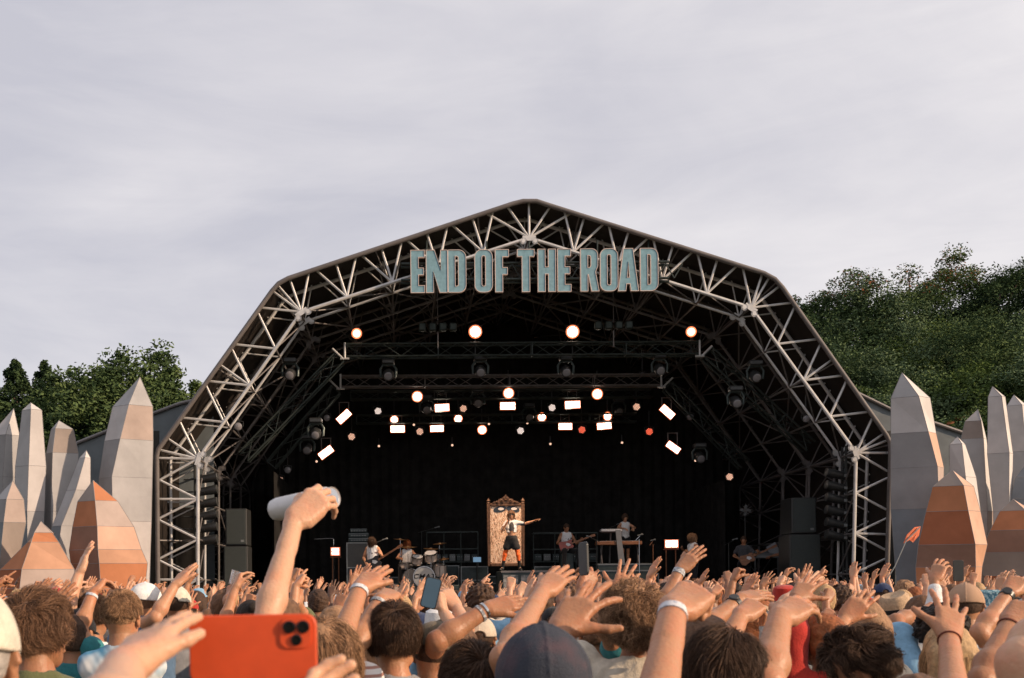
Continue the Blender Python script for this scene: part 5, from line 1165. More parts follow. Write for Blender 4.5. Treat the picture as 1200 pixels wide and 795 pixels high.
crystal([(1172, 1194, 1210, 599), (1160, 1196, 1222, 622), (1149.5, 1198, 1236, 648), (1153, 1198, 1232, 675), (1155, 1198, 1230, 690)], (1187, 585), 27.0, [('taupe', 'peach'), ('orange', 'salmon'), ('brown', 'salmon'), ('taupe', 'pinkish'), ('burnt', 'salmon')], 'low wide orange and brown crystal at the front right picture edge')
# black screens behind the crystals next to the stage legs
for px0, px1, py, lb in ((175, 186, 505, 'dark side screen standing between the tallest left crystal and the stage leg'), (1037, 1048, 505, 'dark side screen standing between the tallest right crystal and the stage leg')):
    a, b = at(px0, py, 28.9), at(px1, py, 28.9); m = MB(Vector((a.x, 28.9, 0))); m.box(((a.x+b.x)/2, 28.95, a.z/2), (b.x-a.x, .05, a.z)); o = m.build('side_screen', mat('dark_screen', (.035, .038, .036), rough=.8)); tag(o, lb, 'screen')

# ------------------------------------------------------------------ trees
def leafmat(nm, c, c2): 
    m = mat('leaves_'+nm, c, rough=.8, vs_=.7, col2=c2, spec=.08, var_lo=.35, var_hi=.7, detail=5.0); b = m.node_tree.nodes['Principled BSDF']; return m
LEAF = {'dark': leafmat('dark', (.036, .062, .026), (.078, .118, .046)), 'mid': leafmat('mid', (.060, .098, .036), (.125, .170, .064)), 'light': leafmat('light', (.05, .085, .02), (.11, .15, .04)), 'rust': leafmat('rust', (.20, .075, .035), (.33, .15, .07)), 'needle': leafmat('needle', (.012, .026, .014), (.03, .05, .022)), 'far': leafmat('far', (.085, .130, .068), (.145, .195, .098))}
BARK = mat('bark', (.09, .065, .05), rough=.9, var=.3, vs_=4, bump=.8, bs=12, stretch=(1, 1, .3))
def tree_mesh(h, w, nb, per, seed, ls=.11, crown0=.25, lean=0, conif=False, top=.0):
    rs = np.random.RandomState(seed); C, Rr = [], []
    if conif:
        for i in range(nb):
            t = (i+rs.rand())/nb; z = h*(crown0+(1-crown0)*t); rad = w/2*(1-t)**.62; a = rs.rand()*6.28; rr = rad*(.35+.6*rs.rand()); C.append((math.cos(a)*rr, math.sin(a)*rr, z-rr*.25)); Rr.append((max(rad*.32, .12), max(rad*.32, .12), .16+.1*rad))
    else:
        k = 0
        while len(C) < nb:
            p = rs.normal(size=3); p /= np.linalg.norm(p); r = rs.rand()**.16
            p = p*r*(.86+.28*math.sin(p[0]*3+seed)*math.cos(p[1]*2.5+seed*2)); z = h*(crown0+(1-crown0)*.5)+p[2]*h*(1-crown0)*.47
            f = 1-.25*max(p[2], 0)**2
            C.append((p[0]*w/2*f+lean*p[2], p[1]*w/2*f, z)); s = w*(.06+.085*rs.rand()); Rr.append((s, s, s*.60))
    C, Rr = np.array(C), np.array(Rr); n = nb*per; ci = np.repeat(np.arange(nb), per)
    d = rs.normal(size=(n, 3)); d /= np.linalg.norm(d, axis=1)[:, None]; P_ = C[ci]+d*Rr[ci]*(rs.rand(n)**.40)[:, None]*(1+.35*(rs.rand(n) > .9))[:, None]
    a = rs.normal(size=(n, 3)); a[:, 2] *= .5; a /= np.linalg.norm(a, axis=1)[:, None]; b = np.cross(a, rs.normal(size=(n, 3))); b /= np.linalg.norm(b, axis=1)[:, None]
    s = ls*(.6+.8*rs.rand(n))[:, None]; c_ = np.cross(a, b)*.25
    V = np.stack([P_-a*s, P_+b*s*.55-c_*s, P_+a*s, P_-b*s*.55-c_*s], 1).reshape(-1, 3); Q = np.arange(n*4).reshape(n, 4)
    return V, Q, ci, C
def make_tree(loc, h, w, label, mts=('dark', 'mid'), nb=220, per=70, seed=0, ls=.11, group=None, cat='tree', name='broadleaf_tree', **k):
    V, Q, ci, C = tree_mesh(h, w, nb, per, seed, ls, **k); e = empty(name, loc, label, cat, group)
    rs = np.random.RandomState(seed+5); cm = rs.randint(0, len(mts), nb) if len(mts) < 3 else rs.randint(0, 2, nb); cm[rs.rand(nb) < .05] = 0; w *= 1
    lm = cm[ci]; lz = V[::4, 2]/h
    if len(mts) > 2: lm = np.where(rs.rand(len(ci)) < np.clip((lz-.86)*4, 0, .16), 2, lm)  # reddish shoots, with low orange sunlight, coloured into the top leaves
    me = npmesh('crown', V, Q.ravel(), np.full(len(Q), 4), [LEAF[x] for x in mts], lm, False); link('crown', me, e)
    m = MB((0, 0, 0)); c0 = h*.9 if k.get('conif') else h*.6; pts = [Vector((.15*math.sin(z*.9+seed), .1*math.cos(z*.7), z)) for z in np.linspace(-.3, c0, 9)]; r0 = .022*h+.06; m.path(pts, [r0*(1-.85*i/8) for i in range(9)], 9)
    for i in range(10):
        j = rs.randint(0, len(C)); t = Vector(C[j]); z = min(max(t.z-.28*h, h*.14), c0*.95); q = Vector((.15*math.sin(z*.9+seed), .1*math.cos(z*.7), z)); m.path([q, q.lerp(t, .5)+Vector((0, 0, .05*h)), t], [r0*.35, r0*.22, r0*.06], 6)
    m.build('trunk', BARK, e, smooth=True).location = (0, 0, 0); return e
def hillz(x, y): return 15*min(max((y-52)/60, 0), 1)**1.2*min(max((x-8)/60, 0), 1)**.9+2.2*min(max((y-70)/200, 0), 1)
def put_tree(px, top, wpx, d, label, **k):
    p = at(px, top, d); z0 = hillz(p.x, d); h = p.z-z0; k['nb'] = int(k['nb']*(2.0 if k.get('conif') else 1.7)); return make_tree((p.x, d, z0), h, wpx/F*d*(4.2 if k.get('conif') else 1.85), label, **k)
LG = 'trees behind the left crystals'
put_tree(18, 424, 40, 60, 'pointed spruce at the far left above the crystals', mts=('needle', 'dark'), nb=260, per=55, seed=1, ls=.09, crown0=.12, conif=True, name='spruce_tree', group=LG)
put_tree(52, 425, 30, 64, 'slimmer spruce half hidden between the pointed spruce and the broad crown', mts=('needle', 'dark'), nb=200, per=50, seed=2, ls=.09, crown0=.12, conif=True, name='spruce_tree', group=LG)
put_tree(78, 426, 70, 58, 'dark broadleaf tree left of the highest crown behind the left crystals', mts=('dark', 'mid'), nb=230, per=75, seed=3, group=LG, crown0=.12)
put_tree(140, 400, 100, 56, 'highest dark broadleaf tree behind the tallest left crystal', mts=('dark', 'mid'), nb=330, per=85, seed=4, group=LG, crown0=.12)
put_tree(190, 410, 66, 58, 'broadleaf tree right of the highest crown near the tarpaulin wing', mts=('dark', 'mid'), nb=230, per=75, seed=5, group=LG, crown0=.12)
put_tree(222, 428, 46, 60, 'small broadleaf tree farthest right of the left row, next to the roof edge', mts=('mid', 'light'), nb=150, per=70, seed=6, group=LG, crown0=.12)
put_tree(112, 430, 60, 62, 'dark tree in the gap between the two largest left crowns', mts=('dark', 'needle'), nb=200, per=70, seed=7, group=LG, crown0=.1)
put_tree(165, 455, 90, 54, 'low dark tree directly behind the tarpaulin wing on the left', mts=('dark', 'needle'), nb=200, per=80, seed=8, group=LG, crown0=.05)
put_tree(20, 465, 80, 57, 'low dark tree behind the leftmost grey crystals', mts=('dark', 'needle'), nb=200, per=80, seed=9, group=LG, crown0=.05); put_tree(85, 475, 80, 55, 'low dark tree behind the crystal with a brownish face', mts=('dark', 'needle'), nb=200, per=80, seed=10, group=LG, crown0=.05)
RG = 'trees of the wood on the right'
back = [(928, 322, 84, 92), (972, 308, 88, 90), (1022, 302, 90, 88), (1070, 306, 92, 90), (1118, 300, 90, 92), (1162, 296, 92, 90), (1205, 290, 96, 92), (1250, 292, 90, 92)]
lb = ['reddish topped tree farthest left of the wood skyline, by the roof edge', 'reddish topped tree second from the left on the wood skyline', 'highest reddish sprigged crown left on the wood skyline', 'reddish topped tree in the middle of the wood skyline', 'tree left of the dip before the two highest crowns of the wood', 'dark high crown second from the right on the wood skyline', 'highest crown at the right picture edge of the wood', 'tree beyond the right picture edge on the wood skyline']
for i, (px, top, w, d) in enumerate(back[:7]): put_tree(px, top, w, d, lb[i], mts=[('far', 'dark', 'rust'), ('mid', 'far', 'rust'), ('dark', 'far', 'rust'), ('far', 'mid', 'rust'), ('mid', 'dark', 'rust'), ('dark', 'needle', 'dark'), ('dark', 'mid', 'dark')][i], nb=190, per=220, seed=20+i, ls=.105, crown0=.1, group=RG)
front = [(950, 388, 96, 78, 'far'), (1010, 366, 110, 76, 'far'), (1075, 372, 110, 78, 'far'), (1140, 360, 110, 76, 'far'), (1200, 352, 110, 78, 'far'), (965, 440, 90, 66, 'far'), (1020, 426, 100, 64, 'far'), (1085, 420, 100, 66, 'far'), (1150, 408, 110, 66, 'light'), (1205, 420, 90, 64, 'far'), (1040, 474, 80, 56, 'dark'), (1180, 455, 90, 54, 'far'), (1105, 450, 70, 58, 'far')]
lf = ['mid slope tree beside the roof edge', 'mid slope tree above the right tarpaulin wing', 'mid slope tree in the centre of the wood', 'mid slope tree right of the wood centre', 'mid slope tree at the right picture edge', 'lower slope tree touching the roof edge', 'lower slope tree over the stage corner', 'lower slope tree above the tallest right crystal', 'yellowish lower slope tree above the white crystals', 'lower slope tree at the right picture edge', 'dark low tree behind the tallest right crystal', 'low tree behind the slim white crystal towers', 'low tree between the tallest right crystal and the white ones']
for i, (px, top, w, d, mt_) in enumerate(front): put_tree(px, top, w, d, lf[i], mts=[('far', 'mid'), ('dark', 'far'), ('far', 'light'), ('dark', 'mid'), ('far', 'mid'), ('dark', 'far'), ('far', 'light'), ('mid', 'far'), ('light', 'mid'), ('far', 'dark'), ('dark', 'needle'), ('far', 'light'), ('dark', 'far')][i], nb=120, per=250, seed=40+i, ls=.095, crown0=.08, group=RG)
p = at(1122, 470, 40); make_tree((p.x, 40, 0), p.z, 1.6, 'small shrub tree with pinkish blossom beside the tallest right crystal', mts=('light', 'mid', 'rust'), nb=70, per=55, seed=60, ls=.08, crown0=.3)
# ------------------------------------------------------------------ musicians
def A_(s, E, W, **k): return dict(s=s, E=E, W=W, **k)
TANK = CL['white']; PRINT = mat('printed_white_cloth', (.70, .69, .68), rough=.9, vs_=9, col2=(.10, .06, .07), var_lo=.60, var_hi=.66)
TIGHT = mat('orange_red_tights', (.80, .13, .02), rough=.7, var=.15, vs_=30); LEATH = mat('black_leather', (.015, .015, .016), rough=.3)
def stage_loc(px, d, z): return Vector((at(px, 690, d).x, d, z))
wide = [((.10, 0, .88), (.20, -.02, .48), (.27, -.04, .09), (.33, .10, .035)), ((-.10, 0, .88), (-.19, .04, .47), (-.23, -.03, .09), (-.27, .11, .035))]
sg = person('person singing in cropped white top, black skirt and orange tights, one arm flung out', stage_loc(600, 31.7, ZR), PI-.12, .965, .9, .92, SK[0],
    [A_('L', (-.40, .06, 1.33), (-.63, .10, 1.40), f=(-1, .05, .28), n=(0, -.3, 1), pose='open', r=.9, sleeve=.75), A_('R', (.27, .10, 1.12), (.11, .22, 1.37), f=(-.35, -.1, .6), n=(.6, .7, .1), pose='fist', r=.9, sleeve=.7)],
    head=(8, 4, 0), hair=dict(kind='longcurly', m=HR['brown']), top=dict(m=CL['charcoal'], hem=1.17, sleeve=0), bottom=[dict(m=TIGHT, hem=.30, o=.004, top=.95, tight=1, name='tights'), dict(m=CL['black'], skirt=1, hem=.62, top=1.04)],
    shoes=dict(m=LEATH, boot=1), h=.011, hh=.006, legs=wide, seed=3)
_s = Sdf(); torso(_s, .965, .9, .92, .024)
for a_ in (A_('L', (-.40, .06, 1.33), (-.63, .10, 1.40)), A_('R', (.27, .10, 1.12), (.11, .22, 1.37))):
    Sh, E, Wr = arm_pts(a_, .965, .9); _s.cone(Sh, Sh+(E-Sh)*.72, .060, .062, k=.03)
_s.cut((0, 0, 1.09), (0, 0, -1)); _s.ell((0, .17, 1.20), (.085, .12, .24), sub=True); _s.ell((0, .02, 1.50), (.08, .09, .085), sub=True)
quads('open_shirt', [_s.mesh(.011, noise=[(.004, 30, 5)])+(0,)], [CL['white']], sg)
m = MB((0, 0, 0)); 
for sx in (-1, 1): m.lathe(np.array((sx*.033, .108, 1.582)), (0, 1, 0), [(0, .024), (.005, .024)], 14)
m.tube((-.06, .11, 1.588), (.06, .11, 1.588), .004); gl = m.build('sunglasses', PLASTIC, sg); gl.location = (0, 0, 0)
mc = stage_loc(600, 31.7, ZR)+Matrix.Rotation(PI-.12, 3, 'Z') @ Vector((.07, .27, 1.42)); m = MB(mc); m.lathe(mc-Vector((0, 0, .12)), Vector((.05, .12, 1)), [(0, .012), (.12, .017), (.125, .025), (.16, .026), (.18, .014)], 12); o = m.build('microphone', PLASTIC, smooth=True); tag(o, 'black microphone held to the mouth of the singer', 'microphone')
def guitar(c, nd, label, body_m, s=1.0, up=(0, 0, 1)):
    """c: body centre, nd: direction of the neck"""
    c = Vector(c); x = Vector(nd).normalized(); y = Vector((0, -1, .15)); y = (y-x*y.dot(x)).normalized(); z = x.cross(y); e = empty('guitar', c, label, 'guitar')
    pr = [(-.22, 0), (-.21, .10), (-.13, .16), (-.03, .13), (.05, .11), (.14, .14), (.20, .10), (.17, .04), (.17, -.03), (.21, -.09), (.14, -.13), (.05, -.11), (-.04, -.13), (-.14, -.16), (-.21, -.10)]
    m = MB(c); m.prism([c+(x*a+z*b)*s-y*.02 for a, b in pr], y*.045); m.build('body', body_m, e)
    m = MB(c); m.prism([c+(x*a+z*b)*s+y*.028 for a, b in ((-.02, -.02), (.03, .05), (.12, .04), (.09, -.03), (.02, -.07))], y*.004); m.build('pickguard', WHITEP, e)
    m = MB(c); R = Matrix((x, z, y)).transposed(); m.box(c+x*.46*s+y*.035, (.60*s, .048, .022), R); m.box(c+x*.82*s+y*.03, (.15*s, .075, .018), R); m.build('neck', WOOD, e); return e
# bassist, head down, long dark hair
bl = stage_loc(437, 31.4, ZD)
person('person with long dark hair bowed over a bass in a printed white sleeveless top', bl, PI-.3, 1.0, 1, 1, SK[0], [A_('R', (.27, -.02, 1.15), (.14, .22, 1.02), f=(-.6, .4, -.5), n=(0, 1, .3), pose='relax'), A_('L', (-.31, .06, 1.17), (-.34, .30, 1.22), f=(-.1, .8, .5), n=(-.8, .2, .5), pose='grip')], head=(10, -32, 0), hoff=(0, .06, 1.60),
    hair=dict(kind='long', m=HR['dark brown'], strands=[dict(n=1500, length=.26, lift=.4, mess=.8, width=.007)]), top=dict(m=PRINT, tank=1, sleeve=0, hem=.88), bottom=dict(m=CL['black']), shoes=dict(m=LEATH), h=.013, hh=.007, seed=11)
guitar(bl+Vector((.03, -.24, 1.0)), (.75, -.25, .45), 'dark bass guitar held by the long haired player at left', PLASTIC, 1.1)
sit = [((.095, 0, .50), (.20, .42, .52), (.22, .40, .09), (.24, .56, .035)), ((-.095, 0, .50), (-.22, .42, .52), (-.25, .40, .09), (-.27, .56, .035))]
def seat_person(label, loc, rz, S, arms, legs=sit, **k):
    """a seated body: torso lowered"""
    L = [tuple((p[0], p[1], p[2]+.40) for p in q) for q in legs]
    return person(label, Vector(loc)-Vector((0, 0, .40*S)), rz, S, arms=arms, legs=L, **k)
dl = Vector((at(477.5, 690, DK+.75).x, DK+.75, ZK))
dr = seat_person('person drumming in a pale sleeveless top with long reddish hair', dl, PI, 1.0, [A_('R', (.30, .10, 1.22), (.20, .36, 1.20), f=(-.3, .9, .1), n=(0, -.1, 1), pose='fist'), A_('L', (-.32, .08, 1.20), (-.30, .36, 1.16), f=(0, .9, 0), n=(0, 0, 1), pose='fist')],
    skin=SK[0], hair=dict(kind='long', m=HR['ginger'], strands=[dict(n=1500, length=.24, lift=.4, mess=.8, width=.007)]), top=dict(m=TANK, tank=1, sleeve=0, hem=.9), bottom=dict(m=CL['black'], hem=.12, top=1.0), shoes=dict(m=LEATH), h=.013, hh=.007, seed=12)
for sx, lb in ((-1, 'left'), (1, 'right')): m = MB(dl+Vector((sx*.28, -.42, .78))); m.tube(m.o, m.o+Vector((sx*.03, -.36, .05)), .008); o = m.build('drumstick', WOOD); tag(o, 'thin wooden drumstick in the %s hand of the drummer as seen' % lb, 'drumstick')
gl_ = stage_loc(664, 33.9, ZD); ZS = at(664, 666, 33.9).z-ZD
m = MB(gl_); m.box(gl_+Vector((0, 0, (ZS+.45)/2)), (.4, .36, ZS+.45), bev=.02); o = m.build('stool_box', CASEM); tag(o, 'dark box seat under the seated guitarist', 'seat')
seat_person('person seated with dark hair in a printed white sleeveless top playing guitar', gl_+Vector((0, 0, ZS)), PI+.2, 1.0, [A_('R', (.27, -.02, 1.15), (.12, .24, 1.08), f=(-.6, .4, -.4), n=(0, 1, .3), pose='relax'), A_('L', (-.31, .06, 1.14), (-.40, .28, 1.22), f=(-.1, .8, .5), n=(-.8, .2, .5), pose='grip')], skin=SK[1], head=(5, -22, 0), hoff=(0, .04, 1.62),
    hair=dict(kind='short', m=HR['dark brown']), top=dict(m=PRINT, tank=1, sleeve=0, hem=.9), bottom=dict(m=CL['black'], top=1.0), shoes=dict(m=LEATH), h=.013, hh=.007, seed=14)
guitar(gl_+Vector((-.03, -.28, ZS+.68)), (.9, -.1, .32), 'pale electric guitar on the lap of the seated guitarist', mat('guitar_red', (.30, .06, .04), rough=.25))
kl = stage_loc(733, 34.25, RZ)
person('person with curly dark hair in a white tank top standing behind the keyboards', kl, PI+.15, .86, 1, 1, SK[0], [A_('R', (.26, .12, 1.10), (.14, .38, 1.06), f=(-.2, .9, -.2), n=(0, 0, 1), pose='relax'), A_('L', (-.27, .12, 1.10), (-.10, .38, 1.06), f=(.1, .9, -.2), n=(0, 0, 1), pose='relax')], head=(0, -12, 0),
    hair=dict(kind='curly', m=HR['dark brown']), top=dict(m=TANK, tank=1, sleeve=0, hem=.9), bottom=dict(m=CL['black'], hem=.55), shoes=dict(m=LEATH), h=.013, hh=.007, seed=15)
ql = stage_loc(812, 31.6, ZD)
person('person with shoulder length fair hair in a white tank top turned sideways with a guitar', ql, PI/2+.35, 1.0, 1.02, 1.0, SK[1], [A_('R', (.26, -.02, 1.14), (.16, .24, 1.06), f=(-.5, .6, -.3), n=(.3, .7, .3), pose='relax'), A_('L', (-.30, .10, 1.15), (-.34, .34, 1.20), f=(-.1, .8, .5), n=(-.8, .2, .5), pose='grip', r=1.05)], head=(10, -14, 0),
    hair=dict(kind='bob', m=HR['light brown'], strands=[dict(n=1500, length=.2, lift=.4, mess=.8, width=.006)]), top=dict(m=TANK, tank=1, sleeve=0, hem=.86), bottom=dict(m=CL['black'], hem=.5), shoes=dict(m=LEATH), h=.013, hh=.007, seed=16)
guitar(ql+Vector((-.24, -.10, 1.05)), (-.35, -.85, .35), 'dark guitar of the standing fair haired player', PLASTIC)
fl = stage_loc(872, 32.6, ZD)
person('person in dark clothes playing guitar in the shade beside the mixing desk', fl, PI-.3, .98, 1, 1, SK[1], [A_('R', (.27, -.02, 1.15), (.12, .24, 1.05), f=(-.6, .4, -.4), n=(0, 1, .3), pose='relax'), A_('L', (-.31, .06, 1.14), (-.40, .28, 1.22), f=(-.1, .8, .5), n=(-.8, .2, .5), pose='grip')], head=(0, -15, 0),
    hair=dict(kind='short', m=HR['dark brown']), top=dict(m=CL['charcoal']), bottom=dict(m=CL['black']), shoes=dict(m=LEATH), h=.014, hh=.008, seed=17)
guitar(fl+Vector((.02, -.27, 1.05)), (.85, -.15, .4), 'brown guitar held in the shade beside the mixing desk', WOOD)
tl = stage_loc(923, 33.1, ZD)
person('person in black with a pale cap leaning over the mixing desk', tl, PI/2-.05, .99, 1, 1, SK[1], [A_('R', (.22, .20, 1.20), (.16, .44, 1.14), f=(0, 1, -.1), n=(0, 0, 1), pose='relax'), A_('L', (-.22, .20, 1.20), (-.14, .46, 1.14), f=(0, 1, -.1), n=(0, 0, 1), pose='relax')], head=(0, -18, 0), hoff=(0, .06, 1.62),
    hair=dict(kind='crop', m=HR['dark brown']), cap=dict(kind='cap', m=CL['grey'], hole=False), top=dict(m=CL['black']), bottom=dict(m=CL['black']), shoes=dict(m=LEATH), h=.014, hh=.008, seed=18)

# ------------------------------------------------------------------ the people close to the camera
NEAR = []
def NP(label, px, hy, d, arms=(), S=None, rz=0, head=(0, 0, 0), **k):
    if kk_ := k.pop('push', 1.14 if d < 5 else 1.0): d *= kk_
    p = at(px, hy, d); S = S or p.z/1.635; loc = Vector((p.x, d, 0)); R = Matrix.Rotation(-rz, 3, 'Z'); out_ = []
    for a in arms:
        s, e, w_, t, n, pose = a[:6]; kk = a[6] if len(a) > 6 else {}
        E, W_, T_ = [R @ (at(q[0], q[1], q[2]*kk_)-loc) for q in (e, w_, t)]
        n = R @ Vector(n); dct = dict(s=s, E=tuple(E), W=tuple(W_), f=tuple(T_-W_), n=tuple(n), pose=pose); dct.update(kk); out_.append(dct)
    k.setdefault('h', .009); k.setdefault('hh', .0036 if d < 3 else .0042); k.setdefault('bottom', dict(m=CL['denim blue'])); k.setdefault('shoes', dict(m=CL['charcoal']))
    NEAR.append((p.x, d)); return person(label, loc, rz, S, arms=out_, head=head, **k)
TIE = mat('tie_dye_cloth', (.10, .30, .46), rough=.9, vs_=4.5, col2=(.75, .75, .73), var_lo=.44, var_hi=.56, detail=2); TIE2 = mat('tie_dye_pale', (.20, .36, .44), rough=.9, vs_=7, col2=(.66, .70, .70), var_lo=.36, var_hi=.5, detail=3)
FLOR = mat('floral_cloth', (.025, .022, .025), rough=.9, vs_=26, col2=(.60, .27, .17), var_lo=.56, var_hi=.60, detail=2); LEOP = mat('leopard_cloth', (.03, .022, .018), rough=.8, vs_=42, col2=(.42, .28, .18), var_lo=.46, var_hi=.50, detail=1)
STRIP = mat('striped_cloth', (.62, .58, .54), rough=.9); _t = STRIP.node_tree; _w = N(_t, 'ShaderNodeTexWave', Scale=14.0, Distortion=.4); _w.bands_direction = 'Z'; _r = N(_t, 'ShaderNodeValToRGB'); _r.color_ramp.interpolation = 'CONSTANT'; _r.color_ramp.elements[0].color = (.62, .58, .54, 1); _r.color_ramp.elements[1].color = (.32, .16, .12, 1); _r.color_ramp.elements[1].position = .7
_c = N(_t, 'ShaderNodeTexCoord'); _t.links.new(_c.outputs['Object'], _w.inputs[0]); _t.links.new(_w.outputs['Fac'], _r.inputs[0]); _t.links.new(_r.outputs[0], _t.nodes['Principled BSDF'].inputs['Base Color'])
CAPN = mat('cloth_cap_navy', (.035, .040, .055), rough=.9, vs_=9, col2=(.085, .05, .06), var_lo=.5, var_hi=.7, bump=.4, bs=300); CAPB = cloth('cap_beige', (.55, .46, .36), bs=300); CAPG = cloth('cap_olive_brown', (.13, .10, .065), bs=300)
BANDW = mat('wristband_white', (.62, .62, .64), rough=.5, vs_=120, col2=(.35, .38, .45), var_lo=.5, var_hi=.6); BANDG = mat('wristband_grey', (.22, .23, .25), rough=.5, vs_=90, col2=(.55, .55, .56), var_lo=.5, var_hi=.58); HT = mat('hair_tie', (.16, .05, .03), rough=.8)
st = lambda **k: [dict(n=10400, **k)]
# 1 man with tousled brown hair at the left
NP('person with tousled wavy brown hair seen from behind at the lower left', 44, 742, 3.15, head=(-28, 0, 0), skin=SK[1], hair=dict(kind='strand', m=HR['brown'], strands=[dict(n=12000, length=.11, lift=.30, mess=1.25, curl=.004, width=.0024)]), top=dict(m=CL['olive green']), seed=101)
NP('person whose white cap shows at the left picture edge', -52, 775, 1.75, push=1.0, head=(10, 0, 0), skin=SK[1], hair=dict(kind='short', m=HR['grey']), cap=dict(kind='cap', m=CL['cream'], hole=False), top=dict(m=CL['white']), seed=102)
NP('person with short faded brown hair in a blue and white tie dye shirt', 143, 724, 5.3, head=(-10, 0, 0), skin=SK[2], hair=dict(kind='strand', m=HR['light brown'], strands=[dict(n=10000, length=.035, lift=.16, mess=.7, width=.0024, low=-.05), dict(n=2500, length=.012, lift=.03, mess=.4, width=.0024, low=-.5)]), top=dict(m=TIE), seed=103, q=1.0)
NP('person with dark hair in a pale shirt just left of the tie dye shirt', 108, 724, 5.9, head=(8, -5, 0), skin=SK[1], hair=dict(kind='strand', m=HR['dark brown'], strands=st(length=.05, lift=.15)), top=dict(m=TIE2), seed=104)
NP('person in a bright red cap among the hands at the left', 66, 712, 7.0, skin=SK[0], hair=dict(kind='short', m=HR['dark brown']), cap=dict(kind='cap', m=CL['red']), top=dict(m=CL['charcoal']), h=.013, hh=.006, seed=105)
NP('person in a black cap below the raised bare arm at the left', 90, 742, 4.9, head=(-15, -8, 0), skin=SK[2], hair=dict(kind='short', m=HR['black']), cap=dict(kind='cap', m=CL['black']), top=dict(m=CL['grey']), h=.012, hh=.006, seed=106)
NP('person in a white cap right behind the tie dye shirt', 171, 707, 6.8, head=(-30, 0, 0), skin=SK[0], hair=dict(kind='short', m=HR['brown']), cap=dict(kind='cap', m=CL['white']), top=dict(m=CL['denim blue']), h=.012, hh=.006, seed=107, arms=[('L', (182, 724, 6.6), (205, 686, 6.7), (224, 662, 6.8), (-.5, -.6, .3), 'flat')])
NP('person in a grey white cap seen from behind left of the orange phone', 207, 709, 7.4, skin=SK[1], hair=dict(kind='short', m=HR['dark brown']), cap=dict(kind='cap', m=CL['cream']), top=dict(m=CL['grey']), h=.012, hh=.006, seed=108)
NP('person in a teal cap at the bottom edge left of the orange phone', 122, 842, 2.45, skin=SK[2], hair=dict(kind='short', m=HR['brown']), cap=dict(kind='cap', m=mat('cloth_cap_teal', (.05, .11, .15), rough=.9, vs_=8, var=.3), hole=False), top=dict(m=CL['denim blue']), seed=109)
NP('person with one bare arm held straight up in front of the left orange crystal', 60, 735, 5.9, skin=SK[3], hair=dict(kind='short', m=HR['brown']), top=dict(m=CL['brown'], sleeve=.9), h=.012, hh=.005, seed=110, arms=[('R', (75, 726, 5.75), (93, 672, 5.85), (103, 642, 5.9), (-.8, -.5, .1), 'flat')])
NP('person with a wristband and cupped hand raised beside the tie dye shirt', 84, 748, 5.5, skin=SK[2], hair=dict(kind='short', m=HR['dark brown']), top=dict(m=CL['teal']), h=.012, hh=.005, seed=111, arms=[('R', (93, 738, 5.5), (109, 695, 5.6), (127, 672, 5.7), (-.7, -.5, .4), 'droop')], extras=[('band', 0, .014, 0, BANDW, 'wristband', .02)])
# can holder (his head is behind the phone)
NP('person holding a white drinks can high above the crowd', 292, 790, 2.45, push=1.0, skin=SK[3], hair=dict(kind='short', m=HR['brown']), top=dict(m=CL['navy blue']), seed=112, S=.96, arms=[('R', (308, 742, 2.55), (345, 611, 2.76), (392, 566, 2.83), (-.3, -1, .25), 'relax', dict(r=.76, hs=1.04)), ('L', (225, 830, 2.4), (240, 850, 2.6), (250, 840, 2.7), (0, -1, 0), 'relax')])
# phone holder, right under the camera
NP('person filming with an orange phone, fingers spread over its left end', 330, 690, .62, push=1.0, S=.90, skin=SK[3], hair=dict(kind='short', m=HR['brown']), top=dict(m=CL['grey']), seed=113, hh=.003, arms=[('L', (120, 860, .98), (146, 782, 1.16), (204, 720, 1.27), (-.45, -1, .35), 'flat', dict(r=.80, hs=.80)), ('R', (420, 905, .95), (400, 850, 1.15), (330, 812, 1.34), (.2, -1, -.2), 'relax')])
# grey haired woman right of the phone with both arms clapping
NP('person with greying hair and a white wristband, both hands clapping right of the orange phone', 384, 776, 2.85, head=(-38, 0, 0), skin=SK[2], hair=dict(kind='bob', m=HR['light brown'], strands=[dict(n=10000, length=.20, lift=.25, mess=.6, width=.0024)]), top=dict(m=STRIP), seed=114, arms=[('L', (392, 770, 3.0), (422, 690, 3.2), (462, 648, 3.36), (-.35, -1, .5), 'flat', dict(hs=.93)), ('R', (412, 765, 3.25), (446, 704, 3.40), (486, 676, 3.6), (-.25, -.9, .6), 'relax', dict(hs=.95))], extras=[('band', 0, .016, 0, BANDW, 'wristband', .015), ('band', 1, .014, 0, BANDG, 'wristband', .02)])
NP('person with neat brown hair seen from behind, left of the brown cap', 462, 750, 3.35, head=(-6, -4, 0), skin=SK[2], th=.92, hair=dict(kind='strand', m=HR['dark brown'], strands=[dict(n=15000, length=.085, lift=.20, mess=.45, width=.0024, grav=.5)]), top=dict(m=CL['grey'], neck=.06), seed=115)
NP('person in a brown cap tilted right beside the neat brown hair', 511, 766, 3.45, head=(-22, -6, 8), skin=SK[2], hair=dict(kind='short', m=HR['dark brown']), cap=dict(kind='cap', m=CAPG, hole=False), top=dict(m=STRIP), seed=116)
NP('person in a beige cap seen from behind with its strap opening', 560, 749, 4.6, head=(0, 4, 0), skin=SK[1], hair=dict(kind='short', m=HR['dark brown']), cap=dict(kind='cap', m=CAPB), top=dict(m=CL['cream']), seed=117)
